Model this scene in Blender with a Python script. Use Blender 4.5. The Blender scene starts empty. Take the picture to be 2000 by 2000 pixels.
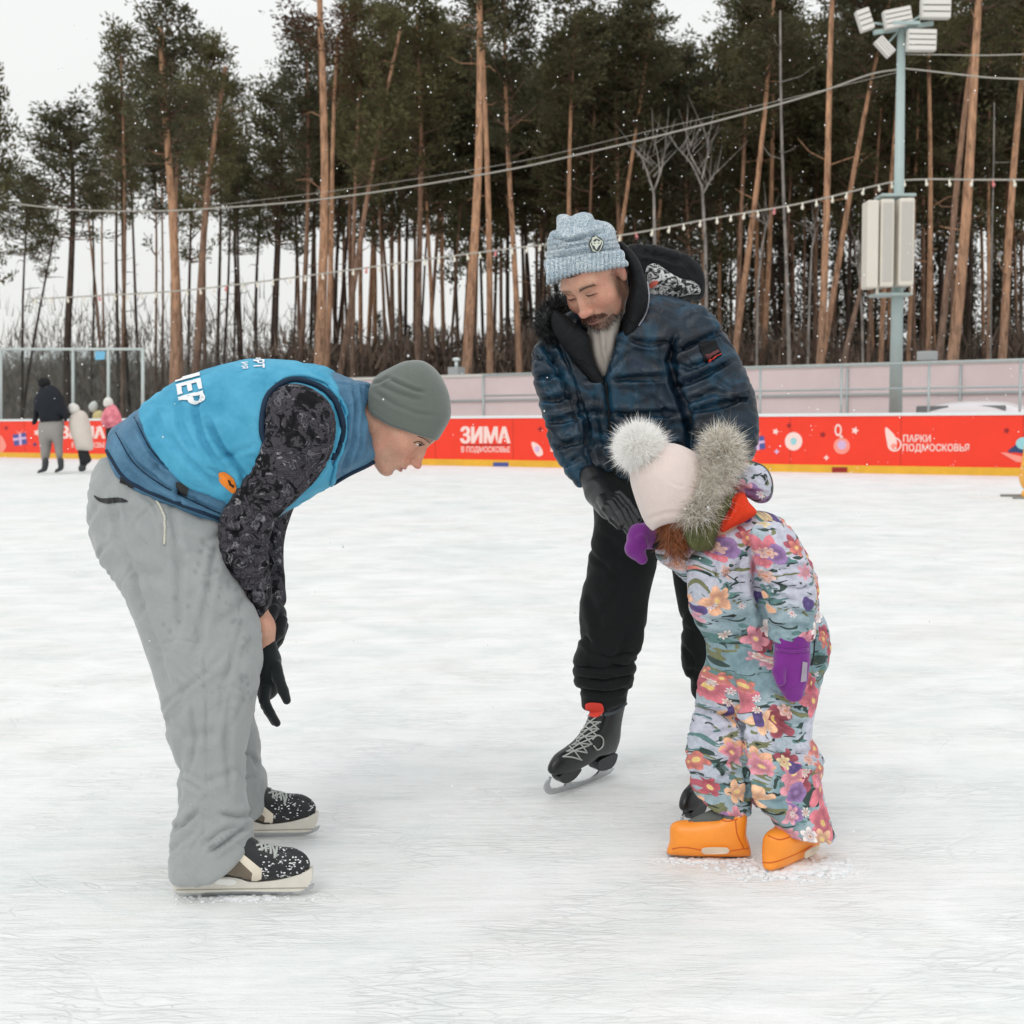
import bpy, bmesh, math, random
import numpy as np
from mathutils import Vector, Matrix
from mathutils.bvhtree import BVHTree

SC = bpy.context.scene
COL = SC.collection
R = math.radians
PI = math.pi

# ------------------------------------------------------------------ camera
FPX = 2500.0            # focal length in pixels of a 2000 px wide frame
CAM_H = 1.07
cam_data = bpy.data.cameras.new("camera")
cam = bpy.data.objects.new("camera", cam_data)
COL.objects.link(cam)
SC.camera = cam
cam_data.sensor_width = 36.0
cam_data.lens = 36.0 * FPX / 2000.0
cam_data.clip_start = 0.05
cam_data.clip_end = 3000.0
cam_rot = Matrix.Rotation(R(90) - math.atan(187.0 / FPX), 3, 'X') @ Matrix.Rotation(-0.0070, 3, 'Z')
cam.rotation_euler = cam_rot.to_euler()
cam.location = (0, 0, CAM_H)
cam_data.dof.use_dof = True
cam_data.dof.focus_distance = 3.25
cam_data.dof.aperture_fstop = 7.0

# ------------------------------------------------------------------ world, sun, exposure
SUN_EL, SUN_AZ = 48.0, 205.0
world = bpy.data.worlds.new("World")
SC.world = world
world.use_nodes = True
wt = world.node_tree
wt.nodes.clear()
w_out = wt.nodes.new("ShaderNodeOutputWorld")
w_bg = wt.nodes.new("ShaderNodeBackground")
w_bg.inputs["Strength"].default_value = 0.13
w_sky = wt.nodes.new("ShaderNodeTexSky")
w_sky.sky_type = 'NISHITA'
w_sky.sun_disc = False
w_sky.sun_elevation = R(SUN_EL)
w_sky.sun_rotation = R(SUN_AZ)
w_sky.dust_density = 6.0
w_mix = wt.nodes.new("ShaderNodeMix"); w_mix.data_type = 'RGBA'
w_mix.inputs[0].default_value = 0.95      # a closed cloud deck hides most of the blue
w_tc = wt.nodes.new("ShaderNodeTexCoord")
w_sep = wt.nodes.new("ShaderNodeSeparateXYZ")
wt.links.new(w_tc.outputs["Generated"], w_sep.inputs[0])
w_ramp = wt.nodes.new("ShaderNodeValToRGB")
w_ramp.color_ramp.elements[0].position = 0.0
w_ramp.color_ramp.elements[0].color = (6.75, 6.8, 6.6, 1)
w_ramp.color_ramp.elements[1].position = 1.0
w_ramp.color_ramp.elements[1].color = (8.6, 8.7, 8.8, 1)
w_noise = wt.nodes.new("ShaderNodeTexNoise")
w_noise.inputs["Scale"].default_value = 2.2
w_noise.inputs["Detail"].default_value = 4
wt.links.new(w_tc.outputs["Generated"], w_noise.inputs["Vector"])
w_mr = wt.nodes.new("ShaderNodeMapRange")
w_mr.inputs["To Min"].default_value = 0.95
w_mr.inputs["To Max"].default_value = 1.05
wt.links.new(w_noise.outputs["Fac"], w_mr.inputs["Value"])
w_mul = wt.nodes.new("ShaderNodeVectorMath"); w_mul.operation = 'SCALE'
wt.links.new(w_sep.outputs["Z"], w_ramp.inputs[0])
wt.links.new(w_ramp.outputs[0], w_mul.inputs[0])
wt.links.new(w_mr.outputs[0], w_mul.inputs["Scale"])
wt.links.new(w_sky.outputs[0], w_mix.inputs[6])
wt.links.new(w_mul.outputs[0], w_mix.inputs[7])
wt.links.new(w_mix.outputs[2], w_bg.inputs[0])
wt.links.new(w_bg.outputs[0], w_out.inputs[0])

sun_data = bpy.data.lights.new("sun", 'SUN')
sun_data.energy = 0.6
sun_data.angle = R(25)
sun_data.color = (1.0, 0.985, 0.96)
sun = bpy.data.objects.new("sun", sun_data)
COL.objects.link(sun)
sun.rotation_euler = Vector((math.sin(R(SUN_AZ)) * math.cos(R(SUN_EL)), math.cos(R(SUN_AZ)) * math.cos(R(SUN_EL)),
                             math.sin(R(SUN_EL)))).to_track_quat('Z', 'Y').to_euler()
SC.view_settings.view_transform = 'Standard'
SC.view_settings.look = 'None'
SC.view_settings.exposure = 0.02
SC.view_settings.gamma = 1.0

# ------------------------------------------------------------------ picture <-> place
CM = np.array(cam_rot)                    # columns: camera axes in the world

def P(px, py, D):
    """point of the vertical plane y = D seen at pixel (px, py)"""
    d = CM @ np.array([(px - 1000.0) / FPX, (1000.0 - py) / FPX, -1.0])
    t = D / d[1]
    return np.array([d[0] * t, D, CAM_H + d[2] * t])

def PG(px, py, z=0.0):
    """point of the horizontal plane z seen at pixel (px, py)"""
    d = CM @ np.array([(px - 1000.0) / FPX, (1000.0 - py) / FPX, -1.0])
    t = (z - CAM_H) / d[2]
    return np.array([d[0] * t, d[1] * t, z])

def proj(v):
    q = (np.asarray(v) - np.array([0, 0, CAM_H])) @ CM
    return np.stack([1000 + FPX * q[..., 0] / -q[..., 2], 1000 - FPX * q[..., 1] / -q[..., 2]], -1)

# ------------------------------------------------------------------ names and labels
def tag(o, label=None, cat=None, group=None, kind=None):
    if label: o["label"] = label
    if cat: o["category"] = cat
    if group: o["group"] = group
    if kind: o["kind"] = kind
    return o

def empty(name, loc=(0, 0, 0), label=None, cat=None, group=None):
    o = bpy.data.objects.new(name, None)
    o.empty_display_size = 0.1
    COL.objects.link(o)
    o.location = Vector([float(a) for a in loc])
    return tag(o, label, cat, group)

def adopt(o, parent):
    if parent is not None:
        o.parent = parent
        par = parent
        m = Matrix.Identity(4)
        chain = []
        while par is not None:
            chain.append(par); par = par.parent
        for q in reversed(chain):
            m = m @ q.matrix_parent_inverse @ q.matrix_basis
        o.matrix_parent_inverse = m.inverted()
    return o

def mesh_obj(name, verts, faces, mats, parent=None, smooth=True, fmat=None, cols=None):
    me = bpy.data.meshes.new(name)
    verts = np.asarray(verts, dtype=np.float32)
    if isinstance(faces, np.ndarray):
        n = faces.shape[1]
        me.vertices.add(len(verts)); me.vertices.foreach_set("co", verts.ravel())
        me.loops.add(faces.size); me.loops.foreach_set("vertex_index", faces.ravel().astype(np.int32))
        me.polygons.add(len(faces))
        me.polygons.foreach_set("loop_start", (np.arange(len(faces)) * n).astype(np.int32))
        me.update(calc_edges=True)
    else:
        me.from_pydata([tuple(map(float, v)) for v in verts], [], [tuple(int(i) for i in f) for f in faces])
    if not isinstance(mats, (list, tuple)): mats = [mats]
    for m in mats: me.materials.append(m)
    if fmat is not None:
        me.polygons.foreach_set("material_index", np.asarray(fmat, dtype=np.int32))
    if smooth:
        me.polygons.foreach_set("use_smooth", np.ones(len(me.polygons), dtype=bool))
    if cols is not None:
        at = me.color_attributes.new("Col", 'FLOAT_COLOR', 'POINT')
        c4 = np.ones((len(verts), 4), dtype=np.float32); c4[:, :3] = cols
        at.data.foreach_set("color", c4.ravel())
    me.update()
    o = bpy.data.objects.new(name, me)
    COL.objects.link(o)
    return adopt(o, parent)

class MB:
    """collects simple pieces into one mesh"""
    def __init__(s): s.v = []; s.f = []; s.m = []
    def add(s, v, f, m=0):
        b = len(s.v); s.v += [tuple(map(float, q)) for q in v]; s.f += [tuple(b + i for i in q) for q in f]; s.m += [m] * len(f)
    def box(s, c, size, M=None, m=0, bev=0.0):
        hx, hy, hz = [a / 2 for a in size]
        if bev <= 0:
            v = [np.array((x, y, z)) for x in (-hx, hx) for y in (-hy, hy) for z in (-hz, hz)]
            f = [(0, 1, 3, 2), (4, 6, 7, 5), (0, 4, 5, 1), (2, 3, 7, 6), (0, 2, 6, 4), (1, 5, 7, 3)]
        else:
            bm = bmesh.new(); bmesh.ops.create_cube(bm, size=1.0)
            for q in bm.verts: q.co = Vector((q.co.x * size[0], q.co.y * size[1], q.co.z * size[2]))
            bmesh.ops.bevel(bm, geom=list(bm.edges) + list(bm.verts), offset=bev, segments=2, affect='EDGES', profile=0.5)
            v = [np.array(q.co) for q in bm.verts]; f = [tuple(w.index for w in q.verts) for q in bm.faces]; bm.free()
        M = np.eye(3) if M is None else np.array(M)
        s.add([M @ q + np.array(c) for q in v], f, m)
    def tube(s, pts, rad, n=8, m=0, caps=True, flat=1.0):
        pts = [np.array(p, dtype=float) for p in pts]
        if not hasattr(rad, '__len__'): rad = [rad] * len(pts)
        b = len(s.v)
        T = []
        for i in range(len(pts)):
            t = pts[min(i + 1, len(pts) - 1)] - pts[max(i - 1, 0)]
            T.append(t / (np.linalg.norm(t) + 1e-12))
        up = np.array((0, 0, 1.0)) if abs(T[0][2]) < 0.9 else np.array((1.0, 0, 0))
        u = np.cross(up, T[0]); u /= np.linalg.norm(u)
        for i, p in enumerate(pts):
            u = u - T[i] * np.dot(u, T[i]); u /= np.linalg.norm(u) + 1e-12
            w = np.cross(T[i], u)
            for k in range(n):
                a = 2 * PI * k / n
                s.v.append(tuple(p + rad[i] * (math.cos(a) * u + flat * math.sin(a) * w)))
        for i in range(len(pts) - 1):
            for k in range(n):
                a = b + i * n + k; c = b + i * n + (k + 1) % n
                s.f.append((a, c, c + n, a + n)); s.m.append(m)
        if caps:
            s.f.append(tuple(b + k for k in reversed(range(n)))); s.m.append(m)
            s.f.append(tuple(b + (len(pts) - 1) * n + k for k in range(n))); s.m.append(m)
    def sphere(s, c, r, m=0, nu=12, nv=8, M=None):
        r = r if hasattr(r, '__len__') else (r, r, r)
        M = np.eye(3) if M is None else np.array(M)
        v = [np.array((0, 0, 1.0))]
        for j in range(1, nv):
            for i in range(nu):
                a, t = 2 * PI * i / nu, PI * j / nv
                v.append(np.array((math.sin(t) * math.cos(a), math.sin(t) * math.sin(a), math.cos(t))))
        v.append(np.array((0, 0, -1.0)))
        f = [(0, 1 + i, 1 + (i + 1) % nu) for i in range(nu)]
        for j in range(nv - 2):
            for i in range(nu):
                a = 1 + j * nu + i; b = 1 + j * nu + (i + 1) % nu
                f.append((a, a + nu, b + nu, b))
        e = len(v) - 1
        f += [(e, e - nu + (i + 1) % nu, e - nu + i) for i in range(nu)]
        s.add([M @ (q * np.array(r)) + np.array(c) for q in v], f, m)
    def build(s, name, mats, parent=None, smooth=True):
        return mesh_obj(name, np.array(s.v), s.f, mats, parent, smooth, fmat=s.m)

# ------------------------------------------------------------------ materials
def nodes_of(name):
    m = bpy.data.materials.new(name); m.use_nodes = True
    nt = m.node_tree; b = nt.nodes["Principled BSDF"]
    return m, nt, b

def N(nt, kind, **kw):
    n = nt.nodes.new(kind)
    for k, v in kw.items():
        if k in n.inputs: n.inputs[k].default_value = v
        else: setattr(n, k, v)
    return n

def coord(nt, kind='Object', scale=(1, 1, 1), rot=(0, 0, 0)):
    tc = nt.nodes.new("ShaderNodeTexCoord"); mp = nt.nodes.new("ShaderNodeMapping")
    mp.inputs["Scale"].default_value = scale; mp.inputs["Rotation"].default_value = rot
    nt.links.new(tc.outputs[kind], mp.inputs[0])
    return mp.outputs[0]

def noise(nt, vec, scale, detail=3, rough=0.5, dist=0.0):
    n = N(nt, "ShaderNodeTexNoise", Scale=scale, Detail=detail, Roughness=rough, Distortion=dist)
    nt.links.new(vec, n.inputs["Vector"])
    return n.outputs["Fac"]

def ramp(nt, fac, stops, interp='LINEAR'):
    r = nt.nodes.new("ShaderNodeValToRGB"); cr = r.color_ramp; cr.interpolation = interp
    while len(cr.elements) < len(stops): cr.elements.new(0.5)
    for e, (p, c) in zip(cr.elements, stops):
        e.position = p; e.color = (*c, 1) if len(c) == 3 else c
    nt.links.new(fac, r.inputs[0])
    return r.outputs[0]

def mix(nt, fac, a, b, mode='MIX'):
    n = nt.nodes.new("ShaderNodeMix"); n.data_type = 'RGBA'; n.blend_type = mode
    for sock, val in ((n.inputs[0], fac), (n.inputs[6], a), (n.inputs[7], b)):
        if isinstance(val, (int, float)): sock.default_value = val
        elif isinstance(val, (tuple, list)): sock.default_value = (*val, 1) if len(val) == 3 else val
        else: nt.links.new(val, sock)
    return n.outputs[2]

def math_n(nt, op, a, b=None, clamp=False):
    n = nt.nodes.new("ShaderNodeMath"); n.operation = op; n.use_clamp = clamp
    for i, val in enumerate((a, b)):
        if val is None: continue
        if isinstance(val, (int, float)): n.inputs[i].default_value = val
        else: nt.links.new(val, n.inputs[i])
    return n.outputs[0]

def bump(nt, b, h, strength=0.3, dist=0.002):
    n = N(nt, "ShaderNodeBump", Strength=strength, Distance=dist)
    nt.links.new(h, n.inputs["Height"]); nt.links.new(n.outputs[0], b.inputs["Normal"])
    return n

def cloth(name, col, var=0.15, rough=0.85, fine=900, bs=0.35, bd=0.0008, sheen=0.0, coarse=25, wr=0.25, wd=0.006, col2=None, attr=False):
    """fabric: colour drifts a little, a weave and soft small wrinkles in the bump"""
    m, nt, b = nodes_of(name)
    v = coord(nt)
    n1 = noise(nt, v, coarse, 4, 0.6)
    base = col
    if attr:
        a = nt.nodes.new("ShaderNodeVertexColor"); a.layer_name = "Col"; base = a.outputs[0]
    lo = tuple(c * (1 - var) for c in col); hi = tuple(min(1, c * (1 + var)) for c in (col2 or col))
    if attr:
        g = ramp(nt, n1, [(0.3, (1 - var,) * 3), (0.7, (1 + var * .5,) * 3)])
        c = mix(nt, 1.0, base, g, 'MULTIPLY')
    else:
        c = ramp(nt, n1, [(0.3, lo), (0.7, hi)])
    nf = noise(nt, v, fine, 2, 0.5)
    g2 = ramp(nt, nf, [(0.3, (0.86,) * 3), (0.7, (1.08,) * 3)])
    c = mix(nt, 1.0, c, g2, 'MULTIPLY')
    nt.links.new(c, b.inputs["Base Color"])
    b.inputs["Roughness"].default_value = rough
    b.inputs["Specular IOR Level"].default_value = 0.25
    if sheen: b.inputs["Sheen Weight"].default_value = sheen
    b1 = N(nt, "ShaderNodeBump", Strength=wr, Distance=wd); nt.links.new(noise(nt, v, coarse * 1.3, 3, 0.5, 0.6), b1.inputs["Height"])
    b2 = N(nt, "ShaderNodeBump", Strength=bs, Distance=bd); nt.links.new(nf, b2.inputs["Height"])
    nt.links.new(b1.outputs[0], b2.inputs["Normal"]); nt.links.new(b2.outputs[0], b.inputs["Normal"])
    return m

def plain(name, col, rough=0.5, metal=0.0, var=0.08, scale=30, spec=0.5, bs=0.1, bd=0.001):
    m, nt, b = nodes_of(name)
    v = coord(nt)
    n1 = noise(nt, v, scale, 4, 0.6)
    nt.links.new(ramp(nt, n1, [(0.3, tuple(c * (1 - var) for c in col)), (0.7, tuple(min(1, c * (1 + var)) for c in col))]), b.inputs["Base Color"])
    b.inputs["Roughness"].default_value = rough; b.inputs["Metallic"].default_value = metal
    b.inputs["Specular IOR Level"].default_value = spec
    bump(nt, b, n1, bs, bd)
    return m

def S(r, g, b):      # 8 bit picture value -> linear
    return tuple(((c / 255 + 0.055) / 1.055) ** 2.4 if c > 10 else c / 255 / 12.92 for c in (r, g, b))

# ------------------------------------------------------------------ solid shapes from distance fields
def smooth_poly(pts, n=7):
    """closed centripetal-ish spline; a doubled point stays a corner"""
    pts = [np.array(p[:2], float) for p in pts]
    out = []
    L = len(pts)
    for i in range(L):
        p0, p1, p2, p3 = pts[i - 1], pts[i], pts[(i + 1) % L], pts[(i + 2) % L]
        if np.linalg.norm(p2 - p1) < 1e-6: continue
        t1 = (p2 - p0) * 0.5; t2 = (p3 - p1) * 0.5
        d = np.linalg.norm(p2 - p1)
        for t_ in (t1, t2):
            l = np.linalg.norm(t_)
            if l > d: t_ *= d / l
        if np.linalg.norm(p1 - p0) < 1e-6: t1 = (p2 - p1) * 0.5
        if np.linalg.norm(p3 - p2) < 1e-6: t2 = (p2 - p1) * 0.5
        for k in range(n):
            t = k / n
            out.append((2 * t**3 - 3 * t**2 + 1) * p1 + (t**3 - 2 * t**2 + t) * t1 + (-2 * t**3 + 3 * t**2) * p2 + (t**3 - t**2) * t2)
    return np.array(out)

def poly_sd(px, pz, poly):
    """signed distance (inside > 0) of points to a closed polygon"""
    shp = px.shape
    x = px.ravel()[:, None]; z = pz.ravel()[:, None]
    best = np.full(x.shape[0], 1e9); ins = np.zeros(x.shape[0], bool)
    A = poly; B = np.roll(poly, -1, 0)
    for s in range(0, len(A), 24):
        a = A[s:s + 24]; b = B[s:s + 24]
        d = b - a; l2 = (d**2).sum(1) + 1e-18
        t = np.clip(((x - a[:, 0]) * d[:, 0] + (z - a[:, 1]) * d[:, 1]) / l2, 0, 1)
        dist = (x - a[:, 0] - t * d[:, 0])**2 + (z - a[:, 1] - t * d[:, 1])**2
        best = np.minimum(best, dist.min(1))
        c = ((a[:, 1] > z) != (b[:, 1] > z)) & (x < (b[:, 0] - a[:, 0]) * (z - a[:, 1]) / (b[:, 1] - a[:, 1] + 1e-18) + a[:, 0])
        ins ^= (c.sum(1) % 2 == 1)
    d = np.sqrt(best)
    return np.where(ins, d, -d).reshape(shp)

def blur(a, n):
    for _ in range(n):
        a = a.copy()
        a[1:-1] = (a[:-2] + 2 * a[1:-1] + a[2:]) / 4
        a[:, 1:-1] = (a[:, :-2] + 2 * a[:, 1:-1] + a[:, 2:]) / 4
    return a

def half_width(sd, h):
    """local half width of an outline: solve a membrane over it"""
    m = sd > 0
    g = np.zeros_like(sd)
    ii, jj = np.indices(sd.shape); red = ((ii + jj) % 2 == 0)
    inner = np.zeros_like(m); inner[1:-1, 1:-1] = m[1:-1, 1:-1]
    r_ = inner & red; k_ = inner & ~red
    w = 1.92
    for it in range(260):
        for q in (r_, k_):
            s = np.zeros_like(g)
            s[1:-1, 1:-1] = g[:-2, 1:-1] + g[2:, 1:-1] + g[1:-1, :-2] + g[1:-1, 2:]
            g[q] = (1 - w) * g[q] + w * (s[q] + 2 * h * h) / 4
    Rf = np.where(sd > h * 0.8, (g / np.maximum(sd, h * 0.5) + sd) / 2, 0)
    wt_ = (sd > h * 0.8).astype(float)
    n = 12
    Rn = blur(Rf, n); wn = blur(wt_, n)
    n2 = 60
    Rw = blur(Rf, n2); ww = blur(wt_, n2)
    mean = Rf.sum() / max(1, wt_.sum())
    out = np.where(wn > 0.02, Rn / np.maximum(wn, 1e-9), np.where(ww > 1e-4, Rw / np.maximum(ww, 1e-9), mean))
    return np.maximum(out, h)

def smin(a, b, k):
    if k <= 0: return np.minimum(a, b)
    h = np.maximum(k - np.abs(a - b), 0) / k
    return np.minimum(a, b) - h * h * k * 0.25

def smax(a, b, k): return -smin(-a, -b, k)

class Field:
    def __init__(s, lo, hi, h, fine=None, hf=None):
        ax = []
        for i in range(3):
            if fine is None: ax.append(np.arange(lo[i], hi[i] + h, h))
            else:
                a, b = fine[0][i], fine[1][i]
                mid = np.arange(a, b + hf, hf)
                left = np.arange(a - h, lo[i], -h)[::-1]; right = np.arange(mid[-1] + h, hi[i] + h, h)
                ax.append(np.concatenate([left, mid, right]))
        s.x, s.y, s.z = ax
        s.h = h
        s.G = np.full((len(s.x), len(s.y), len(s.z)), 0.06, dtype=np.float32)
    def sl(s, lo, hi):
        r = []
        for ax, a, b in zip((s.x, s.y, s.z), lo, hi):
            i, j = np.searchsorted(ax, a), np.searchsorted(ax, b)
            r.append(slice(max(0, i - 1), min(len(ax), j + 1)))
        return tuple(r)
    def axes(s, q):
        return s.x[q[0]][:, None, None], s.y[q[1]][None, :, None], s.z[q[2]][None, None, :]
    def put(s, q, g, op, k):
        g = g.astype(np.float32)
        if op == 'add': s.G[q] = smin(s.G[q], g, k)
        elif op == 'sub': s.G[q] = smax(s.G[q], -g, k)
        elif op == 'and': s.G[q] = smax(s.G[q], g, k)
    def cone(s, a, b, ra, rb=None, k=0.02, op='add', ky=1.0):
        rb = ra if rb is None else rb
        a = np.array(a, float); b = np.array(b, float); r = max(ra, rb) * max(1, ky) + k + 2 * s.h
        q = s.sl(np.minimum(a, b) - r, np.maximum(a, b) + r)
        X, Y, Z = s.axes(q)
        d = b - a; d2 = np.array([d[0], d[1] / ky, d[2]]); l2 = (d2**2).sum() + 1e-12
        px, py, pz = X - a[0], (Y - a[1]) / ky, Z - a[2]
        t = np.clip((px * d2[0] + py * d2[1] + pz * d2[2]) / l2, 0, 1)
        g = np.sqrt((px - t * d2[0])**2 + (py - t * d2[1])**2 + (pz - t * d2[2])**2) - (ra + (rb - ra) * t)
        s.put(q, g, op, k)
    def chain(s, pts, rad, k=0.02, ky=1.0):
        for i in range(len(pts) - 1): s.cone(pts[i], pts[i + 1], rad[i], rad[i + 1], k, ky=ky)
    def ell(s, c, r, M=None, k=0.02, op='add'):
        c = np.array(c, float); r = np.array(r, float); m = r.max() + k + 2 * s.h
        q = s.sl(c - m, c + m)
        X, Y, Z = s.axes(q)
        M = np.eye(3) if M is None else np.array(M)
        dx, dy, dz = X - c[0], Y - c[1], Z - c[2]
        l = [(M[0, i] * dx + M[1, i] * dy + M[2, i] * dz) for i in range(3)]
        k0 = np.sqrt(sum((l[i] / r[i])**2 for i in range(3)))
        k1 = np.sqrt(sum((l[i] / r[i]**2)**2 for i in range(3)))
        g = k0 * (k0 - 1) / np.maximum(k1, 1e-6)
        s.put(q, g, op, k)
    def plane(s, p, n, k=0.0):
        """keep what lies behind the plane (p, n)"""
        q = (slice(None),) * 3
        X, Y, Z = s.axes(q); n = np.array(n, float); n /= np.linalg.norm(n)
        s.put(q, (X - p[0]) * n[0] + (Y - p[1]) * n[1] + (Z - p[2]) * n[2], 'and', k)
    def puff(s, poly_px, D, ky=1.0, k=0.01, op='add', yc=None, world=False, tmax=None, smooth=7, tadd=0.0):
        """solid whose outline is the polygon and whose section is round"""
        pts = smooth_poly(poly_px, smooth) if smooth else np.array([p[:2] for p in poly_px], float)
        if callable(D):                                   # depth runs along the limb: D(py)
            q3 = np.array([P(a, b, D(b)) for a, b in pts]); pts = q3[:, [0, 2]]
            o_ = np.argsort(q3[:, 2]); zz, dd = q3[o_, 2], q3[o_, 1]
            yc = lambda X, Z: np.interp(Z, zz, dd)
            D = 0.0
        elif not world: pts = np.array([P(a, b, D)[[0, 2]] for a, b in pts])
        lo, hi = pts.min(0) - 4 * s.h - k, pts.max(0) + 4 * s.h + k
        q = s.sl((lo[0], -1e9, lo[1]), (hi[0], 1e9, hi[1]))
        xs, zs = s.x[q[0]], s.z[q[2]]
        PX, PZ = np.meshgrid(xs, zs, indexing='ij')
        sd = poly_sd(PX, PZ, pts)
        Rr = half_width(sd, s.h)
        T = np.where(sd < Rr, sd * (2 * Rr - sd), Rr * Rr)
        T = np.where(sd < 0, 2 * Rr * sd, T)
        if tmax is not None:
            T = np.where(T > 0, tmax**2 * (1 - np.exp(-T / tmax**2)), T)
        c = D if yc is None else D + yc(PX, PZ)
        Y = (s.y[None, :, None] - (c if np.isscalar(c) else c[:, None, :])) / ky
        if tadd: Y = np.sign(Y) * np.maximum(np.abs(Y) - tadd, 0)
        g = (Y * Y - T[:, None, :]) / (2 * np.maximum(Rr, 2 * s.h))[:, None, :]
        s.put(q, np.clip(g, -0.2, 0.2), op, k)
    def crop(s, poly_px, D, k=0.004, smooth=7):
        """keep what lies inside the outline"""
        pts = smooth_poly(poly_px, smooth) if smooth else np.array(poly_px, float)
        pts = np.array([P(a, b, D)[[0, 2]] for a, b in pts])
        PX, PZ = np.meshgrid(s.x, s.z, indexing='ij')
        s.G = smax(s.G, (-poly_sd(PX, PZ, pts)[:, None, :]).astype(np.float32), k)
    def ramp(*kv):
        return lambda y: float(np.interp(y, kv[0::2], kv[1::2]))
    def mesh(s, smooth=2):
        v, f = nets(s.G, s.x, s.y, s.z)
        return relax(v, f, smooth), f

def nets(G, xs, ys, zs):
    I = G < 0
    c = np.zeros(tuple(n - 1 for n in G.shape), dtype=np.int8)
    for a in (0, 1):
        for b in (0, 1):
            for d in (0, 1):
                c += I[a:G.shape[0] - 1 + a, b:G.shape[1] - 1 + b, d:G.shape[2] - 1 + d]
    act = (c > 0) & (c < 8)
    idx = np.argwhere(act)
    vid = np.full(act.shape, -1, dtype=np.int64); vid[act] = np.arange(len(idx))
    acc = np.zeros((len(idx), 3)); cnt = np.zeros(len(idx))
    cor = [(a, b, d) for a in (0, 1) for b in (0, 1) for d in (0, 1)]
    for a in cor:
        for ax in range(3):
            if a[ax] == 1: continue
            b = list(a); b[ax] = 1
            v1 = G[idx[:, 0] + a[0], idx[:, 1] + a[1], idx[:, 2] + a[2]]
            v2 = G[idx[:, 0] + b[0], idx[:, 1] + b[1], idx[:, 2] + b[2]]
            x = (v1 < 0) != (v2 < 0)
            t = np.where(x, v1 / np.where(x, v1 - v2, 1), 0)
            p = np.tile(np.array(a, float), (len(idx), 1)); p[:, ax] += t
            acc += p * x[:, None]; cnt += x
    pos = idx + acc / cnt[:, None]
    V = np.stack([np.interp(pos[:, i], np.arange(len(ax)), ax) for i, ax in enumerate((xs, ys, zs))], 1)
    F = []
    for ax in range(3):
        o1, o2 = [(1, 2), (2, 0), (0, 1)][ax]
        sl0 = [slice(None)] * 3; sl1 = [slice(None)] * 3
        sl0[ax] = slice(0, -1); sl1[ax] = slice(1, None)
        ch = I[tuple(sl0)] != I[tuple(sl1)]
        e = np.argwhere(ch)
        e = e[(e[:, o1] > 0) & (e[:, o2] > 0) & (e[:, o1] < vid.shape[o1]) & (e[:, o2] < vid.shape[o2])]
        ins = I[e[:, 0], e[:, 1], e[:, 2]]
        def g(d1, d2):
            w = e.copy(); w[:, o1] += d1; w[:, o2] += d2
            return vid[w[:, 0], w[:, 1], w[:, 2]]
        qd = np.stack([g(-1, -1), g(0, -1), g(0, 0), g(-1, 0)], 1)
        qd = np.where(ins[:, None], qd, qd[:, ::-1])
        F.append(qd)
    F = np.concatenate(F)
    F = F[(F >= 0).all(1)]
    return V, F

def relax(v, f, n):
    a = f.ravel(); b = np.roll(f, -1, 1).ravel()
    cnt = np.bincount(a, minlength=len(v)) + np.bincount(b, minlength=len(v))
    for _ in range(n):
        acc = np.stack([np.bincount(a, v[b, i], len(v)) + np.bincount(b, v[a, i], len(v)) for i in range(3)], 1)
        v = 0.5 * v + 0.5 * acc / np.maximum(cnt, 1)[:, None]
    return v

def normals(v, f):
    n = np.cross(v[f[:, 2]] - v[f[:, 0]], v[f[:, 3 if f.shape[1] > 3 else 1]] - v[f[:, 1]])
    out = np.stack([sum(np.bincount(f[:, k], n[:, i], len(v)) for k in range(f.shape[1])) for i in range(3)], 1)
    return out / (np.linalg.norm(out, axis=1)[:, None] + 1e-12)

def line_d(uv, pts):
    """distance in pixels to a polyline, and how far along it (0..1)"""
    pts = np.array(pts, float)
    best = np.full(len(uv), 1e9); pos = np.zeros(len(uv))
    L = np.linalg.norm(np.diff(pts, axis=0), axis=1); tot = L.sum(); run = 0
    for i in range(len(pts) - 1):
        d = pts[i + 1] - pts[i]
        t = np.clip(((uv - pts[i]) @ d) / (d @ d + 1e-9), 0, 1)
        dist = np.linalg.norm(uv - pts[i] - t[:, None] * d, axis=1)
        m = dist < best
        best = np.where(m, dist, best); pos = np.where(m, (run + t * L[i]) / tot, pos)
        run += L[i]
    return best, pos

def folds(v, f, lines):
    """press real folds into the cloth: lines = [(points, width px, depth m)]"""
    n = normals(v, f); uv = proj(v); d = np.zeros(len(v))
    for pts, w, a in lines:
        dist, t = line_d(uv, pts)
        fade = np.clip(np.minimum(t, 1 - t) * 6 + 0.25, 0, 1)
        d += -a * np.exp(-(dist / w)**2) * fade + 0.45 * a * np.exp(-((dist - 2.1 * w) / (1.1 * w))**2) * fade
    return v + n * d[:, None]

def wob(v, amp, freq, seed=0, stretch=(1, 1, 1), n=5):
    """smooth pseudo noise"""
    rs = np.random.RandomState(seed); q = v * np.array(stretch) * freq; out = np.zeros(len(v))
    w = q + 0.6 * np.sin(q[:, [1, 2, 0]] * 0.8 + rs.rand(3) * 6)
    for i in range(n):
        k = rs.randn(3); k /= np.linalg.norm(k); s = 1.7**(i * 0.6)
        out += np.sin(w @ k * s + rs.rand() * 6.28) / s
    return amp * out / 2

def ruffle(v, f, amp, freq, seed=0, stretch=(1, 1, 1)):
    return v + normals(v, f) * wob(v, amp, freq, seed, stretch)[:, None]

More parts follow.
